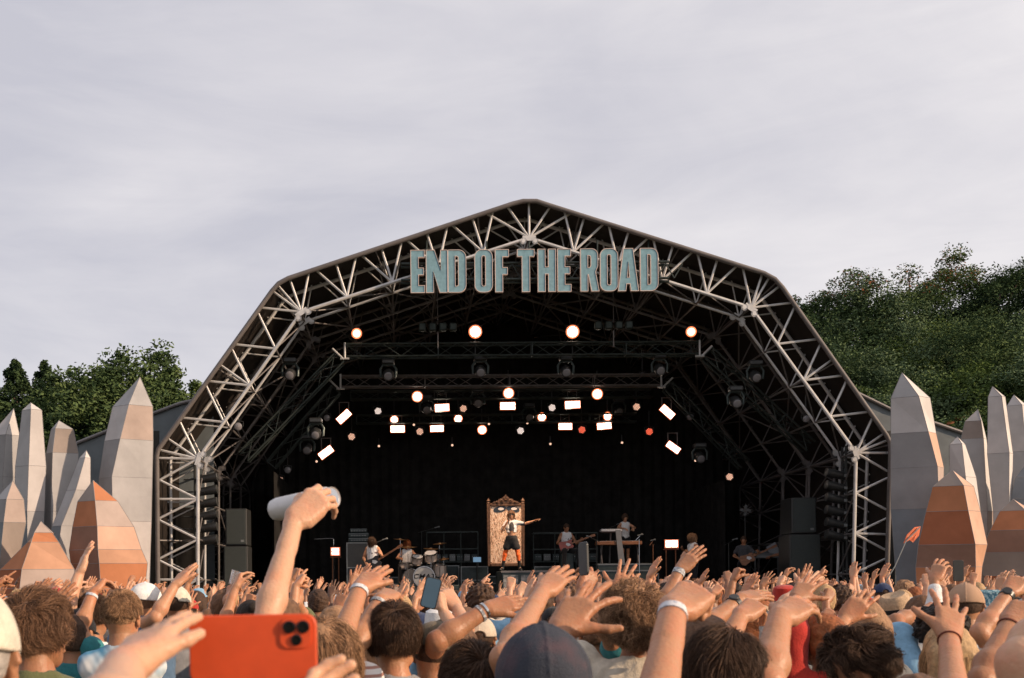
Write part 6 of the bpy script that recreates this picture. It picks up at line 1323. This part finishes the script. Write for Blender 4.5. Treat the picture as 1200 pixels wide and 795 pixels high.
NP('person with dark hair at the bottom edge, one arm raised behind the navy cap', 556, 806, 2.75, skin=SK[2], hair=dict(kind='strand', m=HR['dark brown'], strands=[dict(n=10000, length=.10, lift=.3, mess=.9, width=.0024)]), top=dict(m=CL['black'], sleeve=.3), seed=118, arms=[('R', (590, 772, 2.62), (636, 694, 2.95), (682, 648, 3.1), (-.5, -1, .3), 'flat', dict(hs=1.0))])
NP('person with bracelets on a bare arm stretched right above the beige cap', 536, 762, 3.7, S=.94, skin=SK[1], hair=dict(kind='short', m=HR['brown']), top=dict(m=CL['sky blue'], sleeve=.5), seed=146, arms=[('L', (512, 752, 3.35), (571, 714, 3.4), (628, 700, 3.45), (-.2, -.8, .8), 'flat')], extras=[('band', 0, .008, 0, CHROME, 'bracelet', .01), ('band', 0, .010, 0, BANDG, 'wristband', .03)])
NP('person in a large navy and maroon cap at the bottom centre', 637, 808, 2.05, push=1.0, head=(0, 2, 0), skin=SK[1], hair=dict(kind='crop', m=HR['dark brown']), cap=dict(kind='cap', m=CAPN, hole=False), top=dict(m=CL['black']), seed=119, hh=.0034, arms=[('L', (606, 850, 2.30), (657, 740, 2.46), (698, 684, 2.54), (-.5, -1, .3), 'splay')])
NP('person with a big curly brown head of hair holding up a phone', 744, 733, 3.95, head=(5, 0, 0), skin=SK[1], hair=dict(kind='curly', m=HR['light brown'], strands=[dict(n=18000, curl=.012, length=.09, lift=.62, mess=1.2, width=.003, low=-.6, fringe=.6)]), top=dict(m=CL['cream']), seed=120, arms=[('L', (662, 752, 4.0), (683, 695, 4.15), (698, 660, 4.2), (.6, -.8, .2), 'grip')])
NP('person with a white wristband, loose fist raised right of the curly hair', 768, 900, 1.45, S=.92, skin=SK[2], hair=dict(kind='short', m=HR['brown']), top=dict(m=CL['charcoal']), seed=121, hh=.003, arms=[('R', (758, 880, 1.72), (789, 716, 1.98), (848, 668, 2.1), (-.5, -1, .55), 'fist', dict(hs=1.12, r=1.02))], extras=[('band', 0, .017, 0, BANDW, 'wristband', .012)])
NP('person in a dark floral shirt with a black watch, arm stretched right', 800, 752, 3.7, head=(-20, 0, 0), skin=SK[1], hair=dict(kind='short', m=HR['brown']), top=dict(m=FLOR, sleeve=.8), seed=122, arms=[('R', (818, 742, 3.7), (868, 702, 3.85), (912, 692, 3.95), (-.2, -.6, .9), 'flat')], extras=[('watch', 0, PLASTIC, PLASTIC, .05)])
NP('person with glossy dark brown hair at the bottom, flat hand raised beyond', 852, 799, 2.30, head=(-14, -6, 0), skin=SK[2], hair=dict(kind='strand', m=HR['dark brown'], strands=[dict(n=18000, length=.13, lift=.28, mess=.5, width=.0024, grav=.35, whorl=(.02, .01, .1))]), top=dict(m=CL['denim blue']), seed=123, arms=[('R', (898, 800, 2.25), (914, 724, 2.4), (968, 690, 2.5), (-.3, -.7, .8), 'wave', dict(r=1.0))])
NP('person hidden behind the glossy dark hair with a curled hand raised', 828, 770, 3.3, S=.96, skin=SK[2], hair=dict(kind='short', m=HR['brown']), top=dict(m=CL['white']), seed=124, arms=[('R', (846, 768, 3.1), (868, 722, 3.2), (908, 692, 3.3), (-.4, -.8, .7), 'droop')])
NP('person in a leopard print headscarf behind the curled hands', 886, 727, 5.6, skin=SK[2], hair=dict(kind='long', m=HR['ginger']), cap=dict(kind='bandana', m=LEOP), top=dict(m=CL['brown']), seed=125)
NP('person with white hair between the leopard headscarf and the red sleeve', 914, 744, 5.0, head=(0, 0, 0), skin=SK[3], hair=dict(kind='long', m=HR['grey']), top=dict(m=CL['cream']), seed=126)
NP('person in a crumpled bright red jacket behind the flat hand', 968, 770, 3.9, S=.95, skin=SK[1], hair=dict(kind='short', m=HR['ginger']), top=dict(m=CL['red'], sleeve=1.0), seed=127, arms=[('L', (930, 745, 3.9), (934, 702, 4.0), (958, 668, 4.1), (-.5, -.9, .3), 'open', dict(sleeve=1.5))])
NP('person with dark tousled hair turned left at the lower right', 1006, 784, 3.0, head=(82, -18, 0), skin=SK[2], hair=dict(kind='strand', m=HR['dark brown'], strands=[dict(n=15000, length=.10, lift=.30, mess=1.0, curl=.003, width=.0028, fringe=.3, low=-.25, whorl=(0, .075, .06), grav=.1)]), top=dict(m=CL['charcoal']), seed=128)
NP('person raising an open palm with a thin hair tie on the wrist at lower right', 1078, 850, 2.15, S=.90, skin=SK[2], hair=dict(kind='short', m=HR['brown']), top=dict(m=CL['black']), seed=145, arms=[('R', (1120, 842, 2.35), (1112, 746, 2.62), (1114, 698, 2.7), (-.1, -1, .1), 'open')], extras=[('band', 0, .004, 0, HT, 'hair_tie', .02)])
NP('person with straight blond hair behind the raised palm', 1112, 766, 3.7, head=(0, 0, 0), skin=SK[3], hair=dict(kind='long', m=HR['blond'], strands=[dict(n=16000, length=.24, lift=.10, mess=.35, width=.0024, grav=.9)]), top=dict(m=CL['white']), seed=129)
NP('person in a light blue shirt with dark curls, arm reaching left', 1104, 742, 4.7, head=(20, 0, 0), skin=SK[1], hair=dict(kind='curly', m=HR['black']), top=dict(m=CL['sky blue'], sleeve=.7), seed=130, arms=[('L', (1050, 728, 4.9), (1085, 716, 5.1), (1120, 700, 5.2), (-.2, -.6, .9), 'wave')])
NP('person in a tan cap and pale blue tie dye shirt at the right', 1133, 711, 5.9, head=(-25, 0, 0), skin=SK[2], hair=dict(kind='short', m=HR['dark brown']), cap=dict(kind='cap', m=mat('cloth_cap_tan', (.40, .25, .16), rough=.9), hole=False), top=dict(m=TIE2), seed=131)
NP('person in a straw hat with a black band at the right', 1053, 722, 6.8, head=(-10, 12, -14), skin=SK[1], hair=dict(kind='short', m=HR['brown']), cap=dict(kind='straw', m=mat('straw', (.46, .32, .20), rough=.8, var=.2, vs_=60, bump=.5, bs=200)), top=dict(m=CL['white']), h=.012, hh=.005, seed=132)
NP('person in a blue patterned bucket hat near the right edge', 1158, 715, 7.2, skin=SK[1], hair=dict(kind='short', m=HR['brown']), cap=dict(kind='bucket', m=mat('cloth_hat_blue_pattern', (.06, .16, .22), rough=.9, vs_=60, col2=(.35, .48, .5), var_lo=.5, var_hi=.55)), top=dict(m=CL['charcoal']), h=.012, hh=.005, seed=133)
NP('person in a white long sleeve with one hand high before the right orange crystal', 1080, 722, 6.4, skin=SK[2], hair=dict(kind='short', m=HR['brown']), top=dict(m=CL['white'], sleeve=1.0), seed=134, h=.012, hh=.005, arms=[('R', (1096, 716, 6.2), (1095, 680, 6.25), (1104, 656, 6.3), (-.7, -.7, .1), 'wave', dict(sleeve=1.7, r=.82))])
NP('person with rings on the fingers of a hand held over light brown hair', 1014, 736, 4.3, head=(0, 0, 0), skin=SK[2], hair=dict(kind='long', m=HR['light brown'], strands=[dict(n=12000, length=.2, lift=.1, mess=.4, width=.0024)]), top=dict(m=CL['cream']), seed=135, arms=[('L', (972, 762, 3.9), (990, 726, 4.0), (1014, 698, 4.0), (-.2, -1, .3), 'wave')])
NP('person off the right edge with a black watch on a raised forearm', 1236, 742, 4.1, skin=SK[2], hair=dict(kind='short', m=HR['brown']), top=dict(m=CL['white']), seed=136, arms=[('L', (1148, 742, 4.1), (1182, 695, 4.2), (1202, 668, 4.25), (-.6, -.9, .3), 'relax')], extras=[('watch', 0, PLASTIC, PLASTIC, .02)])
NP('person off the right edge with a thin cord bracelet and bent arm', 1250, 800, 2.7, S=.96, skin=SK[1], hair=dict(kind='short', m=HR['brown']), top=dict(m=CL['black'], sleeve=.2), seed=137, arms=[('L', (1150, 800, 2.65), (1184, 731, 2.78), (1222, 690, 2.85), (-.6, -.9, .4), 'wave')], extras=[('band', 0, .005, 0, HT, 'bracelet', .015)])
NP('person whose bare upper arm fills the lower right corner', 1330, 820, 1.9, push=1.0, S=.95, skin=SK[3], hair=dict(kind='short', m=HR['brown']), top=dict(m=CL['pink'], sleeve=.15), seed=138, arms=[('L', (1200, 778, 1.95), (1262, 700, 2.05), (1290, 660, 2.1), (-.6, -.9, .4), 'wave', dict(r=1.1))])
NP('person with a grey printed wristband, hand raised below the standing guitarist', 752, 728, 5.9, S=.97, skin=SK[1], hair=dict(kind='short', m=HR['dark brown']), top=dict(m=CL['charcoal']), seed=139, h=.012, hh=.004, arms=[('R', (776, 712, 5.5), (797, 668, 5.6), (826, 638, 5.65), (-.55, -.8, .5), 'flat')], extras=[('band', 0, .03, 0, BANDG, 'wristband', .02)])
NP('person with one open hand raised in front of the right loudspeakers', 900, 738, 6.3, S=.97, skin=SK[3], hair=dict(kind='short', m=HR['brown']), top=dict(m=CL['white']), seed=140, h=.012, hh=.0045, arms=[('R', (915, 712, 6.1), (939, 690, 6.2), (966, 668, 6.3), (-.3, -1, .5), 'open')])
NP('person with spread fingers raised just left of the curly hair', 700, 742, 5.3, S=.96, skin=SK[2], hair=dict(kind='short', m=HR['brown']), top=dict(m=CL['teal']), seed=141, h=.012, hh=.0045, arms=[('R', (708, 738, 5.0), (722, 697, 5.1), (740, 660, 5.15), (-.2, -1, .1), 'open')])
NP('person holding up a phone in front of the drum kit', 545, 745, 4.9, S=.96, skin=SK[3], hair=dict(kind='short', m=HR['brown']), top=dict(m=CL['navy blue']), seed=142, h=.012, hh=.004, arms=[('L', (540, 752, 4.4), (520, 718, 4.5), (517, 692, 4.55), (.9, -.3, .1), 'grip'), ('R', (545, 735, 4.5), (535, 712, 4.6), (522, 694, 4.62), (.3, -.8, .4), 'relax')])
NP('person pointing one finger up below the glowing square lamp', 342, 716, 7.6, skin=SK[2], hair=dict(kind='short', m=HR['black']), top=dict(m=CL['olive green']), seed=143, h=.013, hh=.005, arms=[('R', (347, 706, 7.3), (351, 690, 7.4), (356, 668, 7.5), (-.2, -1, .1), 'point')])
NP('person holding a clear cup up below the left loudspeakers', 262, 712, 7.8, skin=SK[1], hair=dict(kind='short', m=HR['brown']), top=dict(m=CL['maroon']), seed=144, h=.013, hh=.005, arms=[('R', (268, 706, 7.6), (270, 697, 7.7), (273, 683, 7.8), (-.4, -.9, .3), 'grip')])
# things held up
def rounded_slab(c, w, h, t, r, R, mt, name, parent=None, n=6):
    m = MB(c); pts = []
    for cx, cz, a0 in ((w/2-r, h/2-r, 0), (-w/2+r, h/2-r, 90), (-w/2+r, -h/2+r, 180), (w/2-r, -h/2+r, 270)):
        for i in range(n+1): a = math.radians(a0+90*i/n); pts.append((cx+r*math.cos(a), cz+r*math.sin(a)))
    for k, (s, y) in enumerate(((.97, -t/2), (1, -t/2+.0015), (1, t/2-.0015), (.97, t/2))):
        for x, z in pts: q = R @ Vector((x*(1-(1-s)*.6), y, z*(1-(1-s)*1.2))); m.v.append(tuple(q+c-m.o))
    L_ = len(pts)
    for k in range(3):
        for i in range(L_): m.f.append((k*L_+i, (k*L_)+(i+1) % L_, (k+1)*L_+(i+1) % L_, (k+1)*L_+i)); m.m.append(0)
    m.f.append(tuple(range(L_))[::-1]); m.f.append(tuple(range(3*L_, 4*L_))); m.m += [0, 0]
    o = m.build(name, mt, parent, smooth=False); 
    if parent is not None: o.location = c-parent.location
    return o
OR_ = mat('orange_phone_case', (.60, .072, .016), rough=.5, var=.06, vs_=30, spec=.4)
def phone(c, w, h, ang, label, case_m, yaw=0, screen=True, lens=False):
    R = Matrix.Rotation(yaw, 3, 'Z') @ Matrix.Rotation(-math.radians(ang), 3, 'Y'); b = rounded_slab(c, w, h, .009, .013, R, case_m, 'mobile_phone'); tag(b, label, 'phone')
    if screen: rounded_slab(c+R @ Vector((0, -.0055, 0)), w-.008, h-.008, .0012, .010, R, mat('phone_screen', (.03, .05, .07), rough=.15, emit=(.06, .10, .13), es=.5), 'screen', b)
    if lens:
        LG_ = mat('lens_glass', (.006, .006, .007), rough=.08); 
        isl = rounded_slab(c+R @ Vector((w/2-.024, -.0055, h/2-.022)), .036, .036, .003, .010, R, OR_, 'camera_island', b)
        for dx, dz, r in ((-.031, -.015, .0075), (-.015, -.015, .0075), (-.023, -.030, .0065)):
            q = c+R @ Vector((w/2+dx, -.007, h/2+dz)); m = MB(q); m.lathe(q, R @ Vector((0, -1, 0)), [(0, r), (.0025, r), (.003, r*.8), (.0015, r*.7)], 20); o = m.build('camera_lens', LG_, isl, smooth=True); o.location = q-c-isl.location
    return b
PC = at(297, 760.5, 1.30); phone(PC, 149/F*1.30, 80/F*1.30, .6, 'bright orange phone with two dark lenses held up level at the lower left', OR_, screen=False, lens=True)
phone(at(505, 695, 4.5), .066, .125, -14, 'dark phone held upright in front of the drum kit lettering', PLASTIC); phone(at(684, 655, 4.18), .060, .125, 3, 'black phone seen nearly edge on right of the seated guitarist', PLASTIC, yaw=-1.2, screen=False); phone(at(1123, 669, 8.0), .075, .15, 0, 'small black phone held up before the right orange crystal', PLASTIC, screen=False)

a, b = at(321, 598, 2.98), at(391, 583, 2.85); c = (a+b)/2; m = MB(c); d = (b-a).normalized(); Ln = (b-a).length; r = .0305
m.lathe(a, d, [(0, .024), (.003, .027), (.010, r-.002), (.018, r), (Ln-.022, r), (Ln-.010, r-.004), (Ln-.004, .027), (Ln, .0265), (Ln-.004, .024)], 28); o = m.build('drinks_can', mat('can_white', (.66, .64, .63), rough=.35, metal=.1, var=.06, vs_=20), smooth=True); tag(o, 'tall white drinks can held sideways in the highest hand', 'can')
m = MB(c); m.lathe(a+d*(Ln-.0035), d, [(0, .0238), (.0005, .0238)], 24); e = m.build('lid', CHROME, o); e.location = (0, 0, 0); m = MB(c); m.lathe(a+d*(Ln-.002), d, [(0, .008), (.001, .008)], 12); e2 = m.build('ring_pull', CHROME, e); e2.location = (0, 0, 0)
CLEAR = mat('clear_plastic', (.8, .85, .9), rough=.08, var=0, trans=.9, spec=.5, alpha=.45); c = at(272, 676, 7.75); m = MB(c); m.lathe(c+Vector((-.0, 0, -.055)), (.35, 0, 1), [(0, .026), (.10, .036), (.10, .034), (.003, .024)], 20, close=False); m.lathe(c+Vector((-.0, 0, -.055)), (.35, 0, 1), [(0, .026), (.002, .026)], 20); o = m.build('plastic_cup', CLEAR, smooth=True); tag(o, 'clear plastic cup held up below the left loudspeakers', 'cup')
# rust orange pennant on a bent cane
a, b = at(1033, 690, 12), at(1062, 634, 12.2); m = MB(a-Vector((0, 0, .6))); m.path([a-Vector((.1, 0, .6)), a, a.lerp(b, .5)+Vector((.01, 0, -.02)), b, at(1078, 618, 12.3)], .006, 6); pn = m.build('pennant', GREYP, smooth=True); tag(pn, 'small rust orange pennant on a thin cane before the tallest right crystal', 'flag')
q = [at(1059, 637, 12.2), at(1063, 627, 12.25), at(1072, 618, 12.3), at(1079, 617, 12.35), at(1077, 628, 12.3), at(1070, 636, 12.2), at(1066, 633, 12.25)]; m = MB(pn.location); m.prism(q, (0, .012, 0)); e = m.build('cloth', mat('pennant_cloth', (.50, .12, .05), rough=.8, vs_=20, col2=(.7, .45, .3), var_lo=.6, var_hi=.7), pn); e.location = (0, 0, 0)
# ------------------------------------------------------------------ the crowd: a set of built people, then copies with their own clothes, hair and skin
rs = random.Random(42)
def armset(kind, r):
    j = lambda s: r.uniform(-s, s)*1.25
    def arm(s, hi):
        sx = 1 if s == 'R' else -1
        if hi == 2: E = np.array((sx*.25+.03+j(.05), .17+j(.06), 1.56+j(.04))); Wv = nrm((.10+j(.18)+sx*-.02, .18+j(.12), 1)); pose = r.choice(['wave', 'open', 'flat', 'flat', 'relax', 'droop', 'fist', 'point', 'wave'])
        elif hi == 1: E = np.array((sx*.27+j(.04), .22+j(.05), 1.44+j(.04))); Wv = nrm((.15+j(.2), .25+j(.1), 1)); pose = r.choice(['wave', 'open', 'flat', 'droop', 'relax', 'fist'])
        elif hi == 0: E = np.array((sx*.25+j(.03), .22+j(.04), 1.27+j(.03))); Wv = nrm((.18+j(.25), .40+j(.1), .9)); pose = r.choice(['wave', 'flat', 'relax', 'droop', 'open'])
        else: return A_(s, (sx*.25, -.02, 1.14), (sx*.27, .10, .90), f=(0, .2, -1), n=(sx, 0, 0), pose='relax')
        W_ = E+Wv*.26; f = nrm(Wv+np.array((.18+j(.35), .15+j(.25), 0))); n = nrm((j(.8)-.3, -1+j(.5), .2+j(.3)))
        return A_(s, tuple(E), tuple(W_), f=tuple(f), n=tuple(n), pose=pose)
    return [arm('L', kind[0]), arm('R', kind[1])]
kinds = [(2, 2), (2, -1), (-1, 2), (1, 2), (2, 1), (2, 2), (1, 1), (-1, 1), (1, -1), (0, 0), (-1, 0), (0, 1), (2, 0), (-1, -1), (1, 1), (0, 2)]
hairk = ['short', 'long', 'crop', 'bob', 'curly', 'bun', 'short', 'pony', 'short', 'long', 'short', 'curly', 'cap', 'bucket', 'short', 'cap']
VAR = []
for lod in (0, 1):
    for i, (k, hk) in enumerate(zip(kinds, hairk)):
        r = random.Random(100+i); fem = hk in ('long', 'bob', 'bun', 'pony'); armsx = armset(k, r)
        cap = dict(kind=hk, m=CL['white'], hole=True) if hk in ('cap', 'bucket') else None; hr = dict(kind='crop' if cap and hk == 'cap' else 'short' if cap else hk, m=[HR['brown'][0]])
        b = person('x', (0, 0, 0), 0, 1.0, .92 if fem else 1.0, .93 if fem else 1.0, SK[i % 4], armsx, (r.uniform(-18, 18), r.uniform(-5, 10), 0), hair=hr, cap=cap, top=dict(m=CL['white'], sleeve=r.choice([.35, .55, .7])), bottom=dict(m=CL['denim blue'], hem=r.choice([.1, .1, .5])), shoes=dict(m=CL['charcoal']), h=.016 if lod == 0 else .024, hh=.0052 if lod == 0 else .0075, seed=200+i)
        tip = max([.9]+[a['W'][2]+.17*max(nrm(a['f'])[2], .3) for a in armsx if a['W'][2] > 1.3]); VAR.append([b, k, hk, tip, lod, False])
zones = [(60, 'before the leftmost crystals'), (130, 'before the left orange crystals'), (182, 'before the tallest left crystal'), (236, 'below the left stage leg'), (300, 'below the left loudspeakers'), (372, 'above the orange phone'), (408, 'below the glowing square lamp'), (455, 'below the bassist'), (500, 'below the drum kit'), (545, 'right of the drum kit'), (585, 'just left of the singer'), (640, 'below the singer'), (690, 'below the seated guitarist'), (728, 'below the small keyboard'), (765, 'below the keyboard player'), (805, 'below the four panel lamp'), (850, 'below the standing guitarist'), (905, 'below the mixing desk'), (965, 'below the right loudspeakers'), (1045, 'below the right stage leg'), (1105, 'before the tallest right crystal'), (1160, 'before the white crystals'), (2000, 'by the right edge')]
hairw = {'short': 'short haired', 'crop': 'close cropped', 'long': 'long haired', 'bob': 'bob cut', 'curly': 'curly haired', 'bun': 'bun wearing', 'pony': 'ponytailed', 'cap': 'capped', 'bucket': 'sun hatted'}
def armw(k):
    up = [x for x in k if x >= 0]
    if not up: return 'hands down'
    if len(up) == 2: return 'both hands high' if min(k) >= 1 else 'hands half raised'
    s = 'left' if k[0] >= 0 else 'right'
    return '%s hand %s' % (s, 'high' if max(k) == 2 else 'raised' if max(k) == 1 else 'half raised')
cnames = list(CL); hn = list(HR); placed = list(NEAR); out_list = []
def override(o, m):
    for s in o.material_slots: s.link = 'OBJECT'; s.material = m
def put(x, y, S, var, rz, shirt, hair_, skin_, trs, capc):
    b = var[0]
    if var[5]: c = copy_tree(b)
    else: c = b; var[5] = True
    c.location = (x, y, 0); c.rotation_euler = (0, 0, rz); c.scale = (S, S, S)
    override(c, skin_)
    for ch in c.children:
        n = ch.name.split('.')[0]
        if n == 'shirt': override(ch, CL[shirt])
        elif n in ('trousers', 'shorts'): override(ch, CL[trs])
        elif n == 'hair': override(ch, HR[hair_][0])
        elif n in ('cap', 'hat'):
            override(ch, CL[capc])
            for g in ch.children: override(g, CL[capc])
    return c
y = 5.3; cand = []
while y < 26.9:
    sp = .84 if y < 12 else 1.45 if y < 20 else 1.55; x0, x1 = -.36*y-.5, .556*y+.5; x = x0+rs.uniform(0, sp)
    while x < x1:
        cand.append((x+rs.uniform(-.18, .18), y+rs.uniform(-.22, .22))); x += sp*rs.uniform(.85, 1.15)
    y += .80 if y < 12 else .98
recs = []
for x, y in cand:
    if any((x-a)**2+(y-b)**2 < .40**2 for a, b in placed): continue
    placed.append((x, y)); lod = 0 if y < 11.5 else 1; lim = 1.78+.024*y+.02; S = rs.uniform(.93, 1.03)
    if y < 8: S = rs.uniform(.92, .99)
    ok = [v for v in VAR if v[4] == lod and v[3]*S < lim and (v[1] != (-1, -1) or rs.random() < .5)]
    if y < 6.5: ok = [v for v in ok if v[1] in ((0, 0), (-1, 0), (-1, -1), (0, 1), (-1, 1), (1, -1))] or ok
    fresh = [v for v in ok if not v[5]]; v = rs.choice(fresh or ok)
    sh = rs.choices(cnames, [8, 9, 4, 5, 4, 4, 3, 2, 2, 3, 2, 3, 2, 5, 4, 1, 2, 2])[0]; ha = rs.choices(hn, [8, 4, 8, 4, 2, 1, 5])[0]; ski = rs.choices(SK, [6, 7, 7, 5, 2, 1])[0]; tr = rs.choice(['denim blue', 'black', 'navy blue', 'cream', 'charcoal', 'olive green']); cc = rs.choice(['white', 'cream', 'black', 'navy blue', 'grey', 'red', 'sky blue', 'mustard yellow'])
    b = put(x, y, S, v, rs.uniform(-.3, .25), sh, ha, ski, tr, cc)
    px = VX+F*(x/y); z = next(w for lim_, w in zones if px < lim_); dep = 'near' if y < 8 else 'mid row' if y < 13 else 'far' if y < 20 else 'rearmost'
    dep = {'near': 'close', 'mid row': 'mid crowd', 'far': 'far crowd', 'rearmost': 'barrier rows'}[dep]
    hw = (('%s capped' % cc) if v[2] == 'cap' else ('%s hatted' % cc) if v[2] == 'bucket' else '%s %s' % (ha, hairw[v[2]]))
    recs.append([b, '%s person, %s top, %s, %s %s' % (hw, sh, armw(v[1]), dep, z), px, '%s person, %s top, %s, %s' % (hw, sh, armw(v[1]), z)])
# CROWD_MASS: past the three hundred separate people, the small gaps among the far rows are filled by one mass
mv, mq, mm_, nb_ = [], [], [], 0; LOWV = []
mats_ = [SK[0], SK[1], SK[2], SK[3]]+[CL[c] for c in ('white', 'black', 'navy blue', 'grey', 'sky blue', 'red', 'olive green', 'cream')]+[HR[h][0] for h in ('dark brown', 'brown', 'black', 'light brown')]
for i in range(8):
    r = random.Random(500+i); armsx = armset(kinds[[0, 3, 5, 4, 2, 7, 0, 1][i]], r)
    b = person('x', (0, 0, 0), 0, 1.0, 1.0, 1.0, SK[0], armsx, (r.uniform(-15, 15), 0, 0), hair=dict(kind='short', m=[HR['brown'][0]]), top=dict(m=CL['white']), bottom=dict(m=CL['black']), h=.036, hh=.0105, seed=500+i)
    P_ = []
    for o in [b]+list(b.children):
        me = o.data; v = np.empty(len(me.vertices)*3, np.float32); me.vertices.foreach_get('co', v); q = np.empty(len(me.loops), np.int32); me.loops.foreach_get('vertex_index', q)
        if len(q) != 4*len(me.polygons): continue
        P_.append((o.name.split('.')[0], v.reshape(-1, 3), q.reshape(-1, 4)))
    LOWV.append(P_)
    for o in list(b.children): bpy.data.objects.remove(o)
    bpy.data.objects.remove(b)
cnt = 0
for _ in range(3000):
    if cnt >= 120: break
    y = rs.uniform(14, 27); x = rs.uniform(-.35*y, .545*y)
    if any((x-a)**2+(y-b)**2 < .46**2 for a, b in placed): continue
    placed.append((x, y)); cnt += 1; a = rs.uniform(-.35, .25); c, s_ = math.cos(a), math.sin(a); S = rs.uniform(.92, 1.03); R = np.array(((c, -s_, 0), (s_, c, 0), (0, 0, 1)))*S
    sk, cl_, hr_, tr_ = rs.randrange(4), 4+rs.randrange(8), 12+rs.randrange(4), 4+rs.choice([1, 2, 3])
    for n, v, q in rs.choice(LOWV):
        mv.append(v @ R.T+np.array((x, y, 0))); mq.append(q+nb_); nb_ += len(v); mm_.append(np.full(len(q), {'person': sk, 'shirt': cl_, 'hair': hr_}.get(n, tr_)))
Q_ = np.concatenate(mq); me = npmesh('crowd', np.concatenate(mv), Q_.ravel(), np.full(len(Q_), 4), mats_, np.concatenate(mm_), True); cw = link('crowd', me); tag(cw, 'mass of small raised hands and heads filling the far rows before the stage', 'crowd', kind='stuff')
for v in VAR:
    if not v[5]:
        for ch in list(v[0].children_recursive): bpy.data.objects.remove(ch)
        bpy.data.objects.remove(v[0])
from collections import defaultdict
dd = defaultdict(list); sh_ = defaultdict(int)
for r_ in recs: sh_[r_[3]] += 1
for r_ in recs:
    if sh_[r_[3]] == 1: r_[1] = r_[3]
    for a_, b_ in ((' half raised', ' low'), ('both hands', 'hands'), ('close cropped', 'cropped'), ('before the ', 'by '), ('below the ', 'below ')):
        if len(r_[1].split()) > 15: r_[1] = r_[1].replace(a_, b_)
for r_ in recs: dd[r_[1]].append(r_)
for k, l in dd.items():
    l.sort(key=lambda r_: r_[2])
    for i, r_ in enumerate(l): tag(r_[0], k if len(l) == 1 else ('left ' if i == 0 else 'right ' if i == len(l)-1 else 'middle ')+k, 'person', 'people in the crowd')
print('CROWD', len(recs), 'near', len(NEAR))
